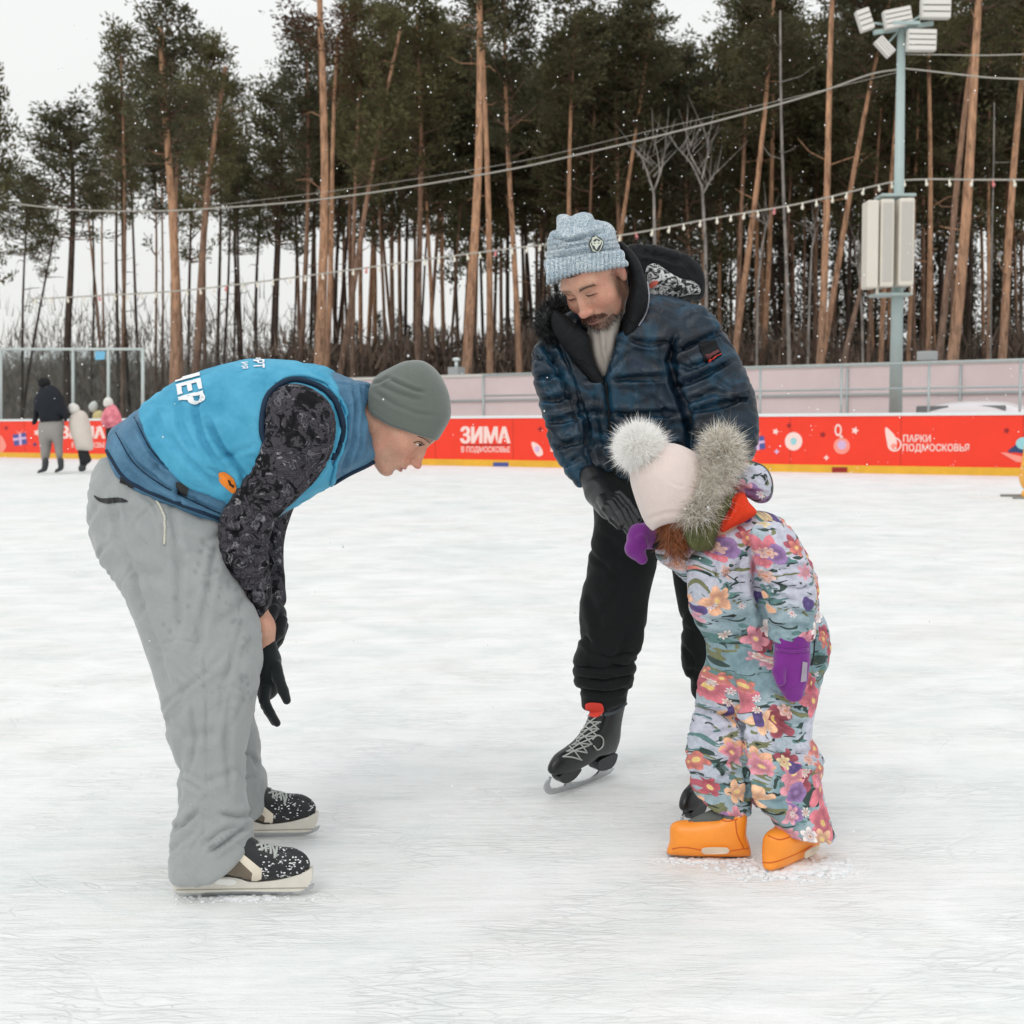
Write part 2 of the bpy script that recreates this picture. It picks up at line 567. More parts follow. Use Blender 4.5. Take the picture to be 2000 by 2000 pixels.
def crumple(v, f, amp, lam, kdir=(0, 0, 1), seed=0, spread=0.6, n=4, uvmask=None):
    """local sharp creases of spacing lam whose normals lean to kdir"""
    rs = np.random.RandomState(seed); d = np.zeros(len(v))
    for i in range(n):
        k = np.array(kdir, float) + rs.randn(3) * spread; k *= 2 * PI / lam / np.linalg.norm(k) * rs.uniform(.7, 1.4)
        q = v + 0.35 * lam * np.sin(v[:, [2, 0, 1]] * (3.1 / lam) + rs.rand(3) * 6)
        s = np.sin(0.5 * (q @ k) + rs.rand() * 6)
        m = np.clip(wob(v, 1.0, 2.2 / lam, seed * 7 + i, n=3) * 1.4 - 0.1, 0, 1)
        d += m * (np.exp(-(s / 0.22)**2) * -1.0 + 0.45 * np.exp(-((np.abs(s) - .5) / .22)**2))
    if uvmask is not None: d = d * uvmask
    return v + normals(v, f) * (amp * d)[:, None]

def bvh_of(o):
    me = o.data
    return BVHTree.FromPolygons([tuple(q.co) for q in me.vertices], [tuple(p.vertices) for p in me.polygons])

def hit(bvh, px, py):
    """first point of a surface seen at the pixel"""
    o = Vector((0, 0, CAM_H)); d = Vector(P(px, py, 3.0)) - o; d.normalize()
    best = None
    for b in (bvh if isinstance(bvh, (list, tuple)) else [bvh]):
        h = b.ray_cast(o, d)
        if h[0] is not None and (best is None or h[3] < best[3]): best = h
    return (None, None) if best is None else (np.array(best[0]), np.array(best[1]))

def spline(pts, n=6):
    pts = [np.array(p, float) for p in pts]; out = []
    for i in range(len(pts) - 1):
        p1, p2 = pts[i], pts[i + 1]; p0 = pts[i - 1] if i else 2 * p1 - p2
        p3 = pts[i + 2] if i + 2 < len(pts) else 2 * p2 - p1
        for k in range(n):
            t = k / n
            out.append(0.5 * ((2 * p1) + (-p0 + p2) * t + (2 * p0 - 5 * p1 + 4 * p2 - p3) * t * t + (-p0 + 3 * p1 - 3 * p2 + p3) * t**3))
    out.append(pts[-1])
    return out

def seam(name, pts, bvh, r, mat, parent, off=0.0, n=6, flat=1.0, taper=False):
    """cord lying on a surface along picture points"""
    out = []
    for p in spline(pts, n):
        h, nn = hit(bvh, p[0], p[1])
        if h is not None:
            nn = nn if nn[1] < 0 else -nn
            out.append(h + nn * off)
    if len(out) < 2: return None
    rad = [r * (0.3 + 0.7 * min(1, 4 * min(i, len(out) - 1 - i) / len(out))) if taper else r for i in range(len(out))]
    mb = MB(); mb.tube(out, rad, 7, flat=flat)
    return mb.build(name, mat, parent)

def drape(name, verts2, faces, bvh, off, mat, parent, maxlen=7, thick=0.0):
    """flat picture-space mesh laid on a surface"""
    bm = bmesh.new()
    vs = [bm.verts.new((p[0], p[1], 0)) for p in verts2]
    for f in faces:
        try: bm.faces.new([vs[i] for i in f])
        except ValueError: pass
    bmesh.ops.triangulate(bm, faces=bm.faces[:])
    for _ in range(6):
        es = [e for e in bm.edges if e.calc_length() > maxlen]
        if not es: break
        bmesh.ops.subdivide_edges(bm, edges=es, cuts=1)
        bmesh.ops.triangulate(bm, faces=bm.faces[:])
    bm.verts.index_update()
    V = []; ok = []
    for q in bm.verts:
        h, nn = hit(bvh, q.co.x, q.co.y)
        if h is None: V.append((0, 0, 0)); ok.append(False)
        else:
            nn = nn if nn[1] < 0 else -nn
            V.append(h + nn * off); ok.append(True)
    F = [tuple(w.index for w in q.verts) for q in bm.faces if all(ok[w.index] for w in q.verts)]
    bm.free()
    F = [t for t in F if max(np.linalg.norm(np.array(V[t[i]]) - np.array(V[t[i - 1]])) for i in range(3)) < 0.09]
    if not F: return None
    o = mesh_obj(name, np.array(V), F, mat, parent)
    if thick:
        md = o.modifiers.new("solid", 'SOLIDIFY'); md.thickness = thick; md.offset = 1.0
    return o

def patch(name, poly, bvh, mat, parent, off=0.0012, smooth=5, maxlen=6, thick=0.0):
    pts = smooth_poly(poly, smooth) if smooth else poly
    return drape(name, pts, [tuple(range(len(pts)))], bvh, off, mat, parent, maxlen, thick)

def text_verts(s, bold=0.0, spacing=1.0):
    cu = bpy.data.curves.new("txt", 'FONT'); cu.body = s; cu.size = 1.0; cu.offset = bold; cu.space_character = spacing
    cu.resolution_u = 3
    o = bpy.data.objects.new("txt", cu); COL.objects.link(o)
    dg = bpy.context.evaluated_depsgraph_get(); dg.update()
    me = bpy.data.meshes.new_from_object(o.evaluated_get(dg))
    v = np.array([tuple(q.co)[:2] for q in me.vertices]); f = [tuple(p.vertices) for p in me.polygons]
    bpy.data.objects.remove(o); bpy.data.curves.remove(cu); bpy.data.meshes.remove(me)
    return v, f
# ------------------------------------------------------------------ people: heads
SKIN = (0.58, 0.335, 0.235)

def head_frame(c, fwd, up, s=1.0):
    f = np.array(fwd, float); f /= np.linalg.norm(f)
    u = np.array(up, float); u -= f * (u @ f); u /= np.linalg.norm(u)
    x = np.cross(f, u)
    return dict(c=np.array(c, float), M=np.stack([x, f, u], 1), s=s)

def add_head(F, H, nose=1.0, jaw=1.0, lids=True):
    c, M, s = H['c'], H['M'], H['s']
    ear = H.get('ears', True)
    W = lambda p: c + M @ (np.array(p, float) * s)
    E = lambda p, r, k=0.015, op='add': F.ell(W(p), np.array(r) * s, M, k * s, op)
    def Cn(a, b, ra, rb, k=0.01, op='add'): F.cone(W(a), W(b), ra * s, rb * s, k * s, op)
    E((0, -0.018, 0.030), (0.076, 0.096, 0.088), 0.01)
    E((0, 0.026, -0.030), (0.061, 0.062, 0.084), 0.03)
    E((0, 0.035, -0.078), (0.047 * jaw, 0.046, 0.036), 0.03)
    E((0, 0.074, -0.103), (0.021, 0.017, 0.016), 0.028)
    E((0, 0.069, 0.024), (0.052, 0.018, 0.013), 0.025)
    for q in (-1, 1):
        E((q * 0.043, 0.055, -0.033), (0.023, 0.024, 0.021), 0.028)
        E((q * 0.031, 0.100, -0.001), (0.020, 0.020, 0.013), 0.014, 'sub')
        E((q * 0.031, 0.0715, -0.001), (0.0155, 0.0140, 0.0125), 0.006)
        if ear: E((q * 0.077, -0.014, -0.012), (0.008, 0.019, 0.031), 0.008)
        if ear: E((q * 0.081, -0.020, 0.010), (0.009, 0.014, 0.013), 0.008)
        if ear: E((q * 0.088, -0.010, -0.006), (0.006, 0.010, 0.016), 0.005, 'sub')
        E((q * 0.0125 * nose, 0.100, -0.040), (0.0085, 0.010, 0.0075), 0.008)
        E((q * 0.008, 0.107, -0.0495), (0.0042, 0.006, 0.004), 0.003, 'sub')
    Cn((0, 0.082, 0.006), (0, 0.108, -0.034), 0.0065, 0.0085 * nose, 0.014)
    E((0, 0.092, -0.026), (0.011, 0.014, 0.024), 0.008)
    E((0, 0.112, -0.038), (0.0095 * nose, 0.0105, 0.0085), 0.008)
    E((0, 0.086, -0.068), (0.027, 0.014, 0.016), 0.018)
    E((0, 0.0945, -0.0665), (0.021, 0.0085, 0.0048), 0.006)
    E((0, 0.092, -0.0785), (0.018, 0.009, 0.0058), 0.006)
    E((0, 0.1035, -0.0722), (0.024, 0.009, 0.0016), 0.003, 'sub')
    E((0, 0.094, -0.089), (0.016, 0.007, 0.004), 0.010, 'sub')
    return W

def paint_head(v, H, beard=0, brow=(0.10, 0.065, 0.045), hair=(0.06, 0.045, 0.035), hairy=True, seed=1):
    """skin colour over a body mesh: lips, brows, lashes, beard, red cheeks"""
    M, c, s = H['M'], H['c'], H['s']
    l = (v - c) @ M / s
    x, y, z = np.abs(l[:, 0]), l[:, 1], l[:, 2]
    col = np.tile(np.array(SKIN), (len(v), 1))
    def lay(w, cc):
        nonlocal col
        w = np.clip(w, 0, 1)[:, None]; col = col * (1 - w) + np.array(cc) * w
    near = (np.abs(z) < 0.16) & (np.abs(y) < 0.16) & (x < 0.11)
    g = lambda dx, dy, dz: np.exp(-(dx**2 + dy**2 + dz**2)) * near
    jit = 0.5 + 0.5 * np.sin(l @ np.array([900, 700, 1100.]) + np.sin(l @ np.array([-600, 1300, 500.])) * 2)
    lay(0.55 * g((x - 0.045) / 0.022, (y - 0.07) / 0.03, (z + 0.035) / 0.022), (0.62, 0.235, 0.17))
    lay(0.65 * g(x / 0.016, (y - 0.115) / 0.02, (z + 0.038) / 0.014), (0.60, 0.22, 0.16))
    lay(0.6 * g((x - 0.083) / 0.015, (y + 0.015) / 0.03, (z + 0.005) / 0.035), (0.58, 0.20, 0.15))
    lip = (y > 0.080) & near
    lay(1.2 * np.clip(1 - ((x / 0.025)**2 + ((z + 0.0722) / 0.0105)**2), 0, 1) * lip * 2, (0.42, 0.155, 0.13))
    lay(1.0 * np.exp(-((z + 0.0722) / 0.0016)**2) * (x < 0.023) * lip, (0.10, 0.04, 0.035))
    bz = 0.0215 + 0.004 * np.cos((x - 0.028) / 0.03 * 2)
    lay((0.65 + 0.35 * jit) * np.exp(-((z - bz) / 0.0042)**2) * (x > 0.012) * (x < 0.052) * (y > 0.03) * near, brow)
    lay(0.95 * np.exp(-((z + 0.0075 - 0.0035 * np.cos((x - 0.031) * 60)) / 0.0022)**2) * (np.abs(x - 0.031) < 0.0145) * (y > 0.06) * near, (0.06, 0.035, 0.03))
    lay(0.4 * np.exp(-((z - 0.006) / 0.003)**2) * (np.abs(x - 0.031) < 0.016) * (y > 0.06) * near, (0.33, 0.16, 0.12))
    if H.get('openeye'):
        pass
    if hairy:
        lay((z > 0.055) * near * 1.0, hair)
        lay(((y < 0.0) & (z > -0.03) & (x > 0.045)) * near * 0.6 * (x < 0.08), hair)
        lay(0.5 * jit * np.exp(-((y - 0.006) / 0.007)**2) * (z > -0.02) * (z < 0.03) * (x > 0.05) * near, hair)
    stub = np.clip((-0.045 - z) / 0.02, 0, 1) * (y > -0.01) * near
    lay(0.22 * stub * (.5 + .5 * jit), (0.30, 0.20, 0.165))
    if beard:
        chin = np.exp(-((x / 0.034)**4)) * np.clip((-0.088 - z) / 0.006, 0, 1) * (y > 0.03)
        corner = np.exp(-((x - 0.029) / 0.007)**2) * (z < -0.060) * (z > -0.10) * (y > 0.05)
        side = 1.25 * np.exp(-((y - 0.012 + 0.1 * (z + .02)) / 0.017)**2) * (z < 0.01) * (z > -0.07) * (x > 0.045)
        jawl = np.clip((-0.060 - 0.35 * (0.06 - np.minimum(y, .06)) * -1 - z) / 0.012, 0, 1) * (y > -0.02) * (z < -0.045)
        lay(near * (z > -.15) * (0.42 * jawl), np.array((0.22, 0.14, 0.11)))
        lay(near * 0.75 * side * (.5 + .5 * jit), np.array((0.10, 0.065, 0.05)))
        lay(near * np.clip(0.95 * chin + 0.6 * corner, 0, 1) * (0.6 + 0.4 * jit), np.array((0.15, 0.11, 0.09)))
        mou = np.exp(-((z + 0.0575 + 0.35 * np.maximum(0, x - .01)) / 0.0055)**2) * (x < 0.034) * (y > 0.06)
        lay(mou * near * (0.7 + 0.3 * jit), (0.16, 0.07, 0.045))
    return col

def skin_mat():
    m, nt, b = nodes_of("skin")
    a = nt.nodes.new("ShaderNodeVertexColor"); a.layer_name = "Col"
    v = coord(nt)
    n1 = noise(nt, v, 60, 4, 0.6)
    c = mix(nt, 1.0, a.outputs[0], ramp(nt, n1, [(0.3, (0.90, 0.88, 0.86)), (0.7, (1.06, 1.04, 1.04))]), 'MULTIPLY')
    blot = ramp(nt, noise(nt, v, 26, 4, 0.6, 0.5), [(0.42, (0,) * 3), (0.68, (0.5,) * 3)])
    c = mix(nt, blot, c, (0.60, 0.235, 0.165))
    pore = noise(nt, v, 420, 2, 0.6)
    c = mix(nt, 1.0, c, ramp(nt, pore, [(0.3, (0.88, 0.85, 0.84)), (0.6, (1.05,) * 3)]), 'MULTIPLY')
    nt.links.new(c, b.inputs["Base Color"])
    b.inputs["Roughness"].default_value = 0.48
    b.inputs["Subsurface Weight"].default_value = 0.12
    b.inputs["Subsurface Radius"].default_value = (1.0, 0.35, 0.2)
    b.inputs["Subsurface Scale"].default_value = 0.006
    bump(nt, b, noise(nt, v, 900, 2), 0.12, 0.0006)
    return m
SKIN_M = skin_mat()
EYE_W = plain("eye_white", (0.72, 0.70, 0.67), 0.15, spec=0.6)
EYE_I = plain("eye_iris", (0.05, 0.07, 0.09), 0.1, spec=0.6)

def eyes(H, parent, look=(0, 1, -0.35)):
    for q in (-1, 1):
        mb = MB(); s = H['s']
        cl = np.array((q * 0.031, 0.0715, -0.002))
        mb.sphere(H['c'] + H['M'] @ (cl * s), 0.0118 * s, 0, 16, 10, H['M'])
        lk = np.array(look, float); lk /= np.linalg.norm(lk)
        e = mb.build("eye", [EYE_W], parent)
        mb = MB(); mb.sphere(H['c'] + H['M'] @ ((cl + lk * 0.0072) * s), 0.0056 * s, 0, 12, 8)
        mb.build("iris", [EYE_I], e)

def skeleton_body(name, H, bones, parent, hands=(), **kw):
    """one continuous skin surface: head, neck, trunk, limbs. bones = [(a, b, ra, rb)]"""
    pts = np.array([p for b in bones for p in b[:2]]); rad = max(b[2] for b in bones)
    lo = pts.min(0) - rad - 0.03; hi = pts.max(0) + rad + 0.03
    hc = H['c'] - H['M'][:, 2] * 0.02 * H['s']
    flo, fhi = hc - 0.145 * H['s'], hc + 0.145 * H['s']
    lo = np.minimum(lo, flo - 0.02); hi = np.maximum(hi, fhi + 0.02)
    F = Field(lo, hi, 0.009, (flo, fhi), kw.pop('hf', 0.0021))
    W = add_head(F, H, nose=kw.pop('nose', 1.0), jaw=kw.pop('jaw', 1.0))
    for a, b, ra, rb in bones: F.cone(a, b, ra, rb, 0.02)
    v, f = F.mesh(1)
    col = paint_head(v, H, **kw)
    return mesh_obj(name, v, f, SKIN_M, parent, cols=col)

def fur(name, base, nrm, length, width, mat, parent, seed=0, spread=0.45, drift=(0, 0, 0), curl=0.2):
    """many fine tapering hairs"""
    rs = np.random.RandomState(seed)
    n = len(base)
    d = nrm + rs.randn(n, 3) * spread + np.array(drift); d /= np.linalg.norm(d, axis=1)[:, None]
    L = length * (0.55 + 0.7 * rs.rand(n))[:, None]
    w = np.cross(d, rs.randn(n, 3)); w /= np.linalg.norm(w, axis=1)[:, None]; w *= width
    bend = rs.randn(n, 3) * curl * L
    m = base + d * L * 0.55 + bend * 0.3; t = base + d * L + bend
    V = np.stack([base - w, base + w, m - w * 0.7, m + w * 0.7, t], 1).reshape(-1, 3)
    i = np.arange(n)[:, None] * 5
    F = np.concatenate([i + np.array([[0, 1, 3]]), i + np.array([[0, 3, 2]]), i + np.array([[2, 3, 4]])])
    return mesh_obj(name, V, F, mat, parent, smooth=False)

# ------------------------------------------------------------------ the coach in the blue vest
def camo_mat():
    m, nt, b = nodes_of("camouflage_knit")
    v = coord(nt, scale=(1, 1, 1.0))
    n1 = noise(nt, v, 21, 5, 0.68, 0.9); n2 = noise(nt, v, 44, 5, 0.7, 0.6)
    c = ramp(nt, n1, [(0.0, S(17, 17, 21)), (0.40, S(30, 30, 34)), (0.45, S(70, 67, 73)), (0.52, S(46, 45, 51)), (0.57, S(98, 96, 102)), (0.62, S(58, 57, 63))], 'CONSTANT')
    sp = ramp(nt, n2, [(0.60, (0, 0, 0)), (0.64, (1, 1, 1))])
    c = mix(nt, sp, c, S(140, 138, 142))
    dk = ramp(nt, noise(nt, v, 34, 3, 0.5, 1.0), [(0.60, (0, 0, 0)), (0.63, (1, 1, 1))])
    c = mix(nt, dk, c, S(14, 14, 17))
    nt.links.new(c, b.inputs["Base Color"]); b.inputs["Roughness"].default_value = 0.82
    b.inputs["Specular IOR Level"].default_value = 0.2
    bump(nt, b, noise(nt, v, 700, 2), 0.4, 0.0008)
    return m

M_vest = cloth("vest_steel_blue_shell", S(70, 112, 142), 0.14, 0.55, 500, 0.15, 0.0005, coarse=16, wr=0.7, wd=0.012, col2=S(84, 126, 154))
M_bib = cloth("bib_cyan_jersey", S(66, 156, 192), 0.10, 0.7, 1200, 0.2, 0.0005, coarse=12, wr=0.45, wd=0.010, col2=S(88, 170, 202))
M_navy = cloth("navy_binding", S(22, 44, 66), 0.1, 0.6)
M_camo = camo_mat()
M_sweat = cloth("grey_marl_jersey", S(158, 162, 162), 0.07, 0.95, 1000, 0.3, 0.0008, sheen=0.3, coarse=10, wr=0.5, wd=0.014, attr=True)
M_beanie = cloth("grey_green_beanie_knit", S(103, 110, 104), 0.05, 0.95, 1100, 0.5, 0.0010, sheen=0.4, coarse=14, wr=0.3, wd=0.008)
M_blackglove = cloth("black_fleece", S(22, 28, 29), 0.15, 0.9, 900, 0.3, 0.0006, sheen=0.3, coarse=30)
M_white_print = plain("white_print", (0.80, 0.82, 0.83), 0.5, var=0.04)
M_black = plain("black_trim", S(20, 20, 22), 0.5)

g_near = PG(470, 1752); g_far = PG(545, 1634)
coach = empty("person", (g_near + g_far) / 2, "man bending far forward in cyan bib, grey sweatpants and plain grey beanie", "person")
HC = head_frame(P(785, 817, 3.08), (0.60, -0.10, -0.80), (0.80, 0.02, 0.60), 1.0)
HC['ears'] = False

def body_coach():
    J = lambda x, y, d: P(x, y, d)
    hipN, hipF = J(300, 990, 2.96), J(300, 985, 3.18)
    pel, mid, chest, neck0 = J(300, 930, 3.07), J(400, 860, 3.07), J(540, 820, 3.07), J(650, 800, 3.08)
    shN, shF = J(590, 815, 2.93), J(600, 820, 3.22)
    elN, wrN = J(474, 1040, 2.912), J(514, 1225, 2.955)
    elF, wrF = J(500, 1030, 3.16), J(530, 1170, 3.05)
    knN, anN = J(420, 1300, 2.88), J(400, 1620, 2.82)
    knF, anF = J(430, 1290, 3.2), J(465, 1545, 3.21)
    b = [(pel, mid, 0.045, 0.07), (mid, chest, 0.08, 0.085), (chest, neck0, 0.075, 0.058), (shN, shF, 0.05, 0.05),
         (neck0, HC['c'] + HC['M'] @ np.array((0, -0.035, -0.06)), 0.058, 0.052),
         (hipN, hipF, 0.06, 0.06), (hipN, knN, 0.06, 0.048), (knN, anN, 0.042, 0.02), (hipF, knF, 0.06, 0.048), (knF, anF, 0.042, 0.02),
         (shN, elN, 0.038, 0.029), (elN, J(500, 1170, 2.945), 0.026, 0.018), (J(500, 1170, 2.945), wrN, 0.018, 0.024), (shF, elF, 0.038, 0.029), (elF, wrF, 0.028, 0.024),
         (wrN, J(520, 1300, 2.975), 0.026, 0.024), (anN, J(412, 1675, 2.80), 0.02, 0.016), (anF, J(470, 1565, 3.21), 0.02, 0.016)]
    return skeleton_body("body", HC, b, coach, jaw=0.95)
o_body = body_coach()
eyes(HC, coach)
B_body = bvh_of(o_body)
M_lash = plain("lash_brown", S(44, 30, 26), 0.6)
M_brow = plain("brow_brown", S(112, 80, 62), 0.7)
patch("eye", [(812.5, 867.2), (817, 866.4), (822, 868.0), (819, 869.8), (815, 869.2)], B_body, EYE_W, coach, 0.0006, 3, 2)
patch("eye", [(817.5, 865.6), (823, 867.2), (825, 869.6), (821, 870.6), (818, 869.4)], B_body, M_lash, coach, 0.0011, 3, 2)
seam("eyelashes", [(808, 865), (814, 862.5), (821, 863.5), (828, 869)], B_body, 0.0011, M_lash, coach, 0.001, 4)
seam("eyebrow", [(815, 852), (826, 855), (836, 862), (841, 868)], B_body, 0.0020, M_brow, coach, 0.0, 4, taper=True)

BIB_POLY = [(270, 812), (262, 790), (262, 790), (290, 740), (345, 700), (398, 680), (461, 670), (510, 670), (564, 680), (616, 700), (616, 700), (640, 735), (662, 765), (674, 800), (677, 830),
            (668, 862), (652, 905), (644, 950), (644, 950), (608, 973), (568, 996), (540, 1004), (510, 985), (480, 985), (452, 985), (449, 974), (386, 950), (339, 908), (298, 854)]

def vest_coach():
    poly = [(206, 880), (201, 862), (233, 832), (287, 793), (345, 753), (398, 729), (461, 713), (510, 707), (564, 710), (618, 718), (659, 727),
            (692, 741), (726, 752), (730, 816), (738, 872), (747, 888), (747, 888), (721, 907), (680, 927), (647, 948), (608, 970), (568, 992), (500, 1012),
            (440, 1021), (436, 1021), (398, 1008), (328, 981), (274, 957), (237, 932)]
    ext = [(150, 900), (170, 840), (201, 850)] + poly[2:21] + [(500, 1040), (440, 1080), (370, 1070), (280, 1040), (200, 980)]
    lo, hi = P(120, 1110, 2.8), P(780, 680, 3.4)
    F = Field((lo[0], 2.72, lo[2]), (hi[0], 3.45, hi[2] + .04), 0.0055)
    def yc(X, Z): return 0 * X
    F.puff(ext, 3.08, ky=1.5, tmax=0.20, k=0.0)
    F.crop([(230, 780), (300, 700), (600, 600), (900, 700), (900, 1100), (600, 1100), (500, 1040), (500, 1040), (440, 1021), (398, 1008), (328, 981), (274, 957), (237, 932), (206, 882), (202, 862), (190, 830)], 2.96, 0.012, smooth=0)
    F.crop([(238, 826), (150, 1100), (850, 1100), (850, 600), (600, 600), (240, 700)], 3.08, 0.01, smooth=0) if False else None
    bp = np.array([P(a, b, 2.93)[[0, 2]] for a, b in smooth_poly(BIB_POLY, 5)])
    PX, PZ = np.meshgrid(F.x, F.z, indexing='ij')
    F.G = F.G + (0.006 * np.clip(poly_sd(PX, PZ, bp) / 0.02, 0, 1))[:, None, :].astype(np.float32)
    # room for the neck inside the stand collar
    F.cone(P(738, 815, 3.08), P(700, 815, 3.08), 0.062, 0.058, 0.006, 'sub')
    v, f = F.mesh(2)
    L = [([(226, 845), (262, 905), (320, 950), (400, 990), (436, 1004)], 5, 0.010),
         ([(262, 815), (300, 885), (365, 932), (440, 972)], 5, 0.012),
         ([(692, 745), (694, 800), (690, 860), (668, 920)], 4, 0.010),
         ([(706, 752), (710, 810), (704, 870), (690, 905)], 3.5, 0.007),
         ([(716, 756), (716, 800), (724, 840)], 3, 0.005),
         ([(296, 905), (330, 935)], 4, 0.006), ([(345, 945), (352, 985)], 4, 0.006),
         ([(672, 770), (676, 820), (668, 880)], 5, 0.010)]
    v = folds(v, f, L)
    v = crumple(v, f, 0.0028, 0.09, (.5, .3, .8), 31); v = ruffle(v, f, 0.002, 22, 3)
    o = mesh_obj("vest", v, f, M_vest, coach)
    return o
o_vest = vest_coach()
B_vest = bvh_of(o_vest)

def bib_coach():
    poly = BIB_POLY
    lo, hi = P(120, 1110, 2.8), P(780, 680, 3.4)
    F = Field((lo[0], 2.70, lo[2]), (hi[0], 3.47, hi[2] + .04), 0.0055)
    full = [(195, 862), (233, 829), (287, 790), (345, 750), (398, 726), (461, 709.5), (510, 703.5), (564, 706), (618, 714), (659, 723),
            (700, 738), (726, 752), (730, 816), (742, 890), (721, 911), (680, 931), (647, 951), (608, 973), (568, 996), (500, 1017),
            (440, 1025), (398, 1012), (328, 985), (274, 961), (230, 936)]
    full = [(150, 900), (170, 838), (201, 847)] + full[1:20] + [(500, 1044), (440, 1084), (370, 1074), (280, 1044), (200, 984)]
    F.puff(full, 3.08, ky=1.5, tmax=0.205, tadd=0.009, k=0.0)
    pts = smooth_poly(poly, 6); pts = np.array([P(a, b, 2.93)[[0, 2]] for a, b in pts])
    PX, PZ = np.meshgrid(F.x, F.z, indexing='ij')
    sd = poly_sd(PX, PZ, pts)
    F.G = smax(F.G, (-sd[:, None, :]).astype(np.float32), 0.004)
    v, f = F.mesh(2)
    L = [([(395, 760), (380, 800), (395, 860), (425, 905)], 5, 0.010), ([(345, 770), (352, 830), (380, 890)], 6, 0.008),
         ([(405, 820), (430, 870), (470, 925), (482, 960)], 5, 0.014), ([(330, 850), (370, 900), (430, 950)], 6, 0.008),
         ([(440, 880), (465, 905), (490, 940)], 5, 0.009), ([(300, 800), (318, 850), (350, 890)], 6, 0.006),
         ([(500, 870), (470, 880), (425, 900)], 5, 0.005), ([(665, 765), (678, 820), (660, 890), (640, 930)], 4, 0.008),
         ([(560, 965), (610, 935), (645, 900)], 5, 0.008), ([(420, 790), (500, 850)], 9, 0.004), ([(470, 960), (440, 930), (400, 910)], 4, 0.006),
         ([(600, 720), (640, 745), (662, 790)], 3, 0.005)]
    v = folds(v, f, L)
    v = crumple(v, f, 0.0030, 0.13, (.8, .2, .5), 32); v = crumple(v, f, 0.0016, 0.05, (.8, .2, .3), 33); v = ruffle(v, f, 0.0025, 16, 5)
    return mesh_obj("bib", v, f, M_bib, coach)
o_bib = bib_coach()
B_bib = bvh_of(o_bib)

def sleeve_coach():
    poly = [(519, 815), (523, 790), (535, 768), (555, 754), (580, 749), (607, 757), (643, 785), (657, 828), (649, 882), (620, 932), (578, 977), (545, 1010), (525, 1047),
            (521, 1089), (523, 1139), (530, 1172), (530, 1178), (530, 1178), (516, 1201), (501, 1210), (501, 1210), (478, 1165), (441, 1120), (427, 1085), (426, 1031), (434, 1000), (463, 955), (494, 905), (516, 850)]
    lo, hi = P(400, 1240, 2.8), P(690, 720, 2.9)
    F = Field((lo[0], 2.68, lo[2] - .01), (hi[0], 3.12, hi[2] + .02), 0.004)
    z0 = P(500, 780, 2.9)[2]; z1 = P(500, 1200, 2.9)[2]
    ext = poly[:15] + [(530, 1290), (500, 1290)] + poly[21:]
    F.puff(ext, 2.90, ky=0.95, tmax=0.075, k=0, yc=lambda X, Z: np.clip((z0 - Z) / (z0 - z1), 0, 1)**2 * 0.06 - 0.015)
    F.ell(P(585, 820, 2.97), (0.075, 0.10, 0.085), None, 0.03)
    F.crop([(700, 700), (700, 1165), (531, 1172), (516, 1200), (500, 1211), (470, 1180), (380, 1100), (380, 700)], 2.94, 0.004, smooth=0)
    v, f = F.mesh(1)
    L = [([(432, 1030), (470, 1045), (520, 1040)], 4, .006), ([(430, 1060), (475, 1062), (522, 1062)], 4, .006), ([(432, 1085), (480, 1088), (522, 1080)], 3.5, .006),
         ([(445, 1115), (490, 1106), (524, 1112)], 4, .006), ([(462, 1135), (500, 1130), (526, 1138)], 3.5, .005), ([(475, 1158), (505, 1152), (528, 1158)], 3.5, .005),
         ([(490, 1182), (512, 1175), (528, 1172)], 3, .004), ([(450, 985), (500, 1000), (540, 1010)], 6, .005), ([(465, 960), (520, 985)], 5, .004),
         ([(560, 800), (600, 860), (600, 920)], 8, .005), ([(540, 850), (560, 900)], 8, .004)]
    v = folds(v, f, L)
    v = crumple(v, f, 0.0030, 0.05, (0, .2, 1), 34, .35); v = ruffle(v, f, 0.0012, 40, 8)
    return mesh_obj("camouflage_sleeve", v, f, M_camo, coach)
o_slv = sleeve_coach()
B_slv = bvh_of(o_slv)
def sleeve_far():
    F = Field(P(440, 1230, 3.3) - np.array((.1, .35, .02)), P(680, 760, 3.3) + np.array((.1, .1, .08)), 0.006)
    F.chain([P(600, 815, 3.24), P(505, 1025, 3.17), P(528, 1168, 3.06)], [0.075, 0.058, 0.038], 0.03)
    v, f = F.mesh(1)
    return mesh_obj("camouflage_sleeve", ruffle(v, f, 0.003, 40, 9), f, M_camo, coach)
sleeve_far()

# arm opening, bound in navy
seam("armhole_binding", [(524, 880), (512, 845), (514, 805), (523, 775), (543, 755), (570, 743), (604, 748), (636, 764), (657, 790), (668, 825), (664, 865), (650, 895)], [B_bib, B_vest], 0.0075, M_navy, coach, 0.002)
seam("armhole_binding", [(538, 750), (560, 738), (598, 736), (634, 748), (660, 775), (676, 815), (674, 860), (655, 905), (646, 945)], [B_bib, B_vest], 0.0045, M_bib, coach, 0.004)
seam("collar_edge", [(727, 753), (731, 816), (739, 872), (745, 887)], B_vest, 0.004, M_navy, coach, 0.0)
seam("front_edge", [(744, 889), (721, 905), (680, 925), (650, 943)], B_vest, 0.006, M_navy, coach, 0.002)
seam("hem_edge", [(208, 880), (240, 930), (276, 954), (330, 977), (400, 1003), (438, 1017)], B_vest, 0.0045, M_navy, coach, 0.0)
for pl in ([(262, 815), (300, 885), (365, 932), (440, 972)], [(226, 845), (262, 905), (320, 950), (400, 990), (430, 1003)]):
    seam("quilting_seam", pl, B_vest, 0.0016, M_navy, coach, 0.0)
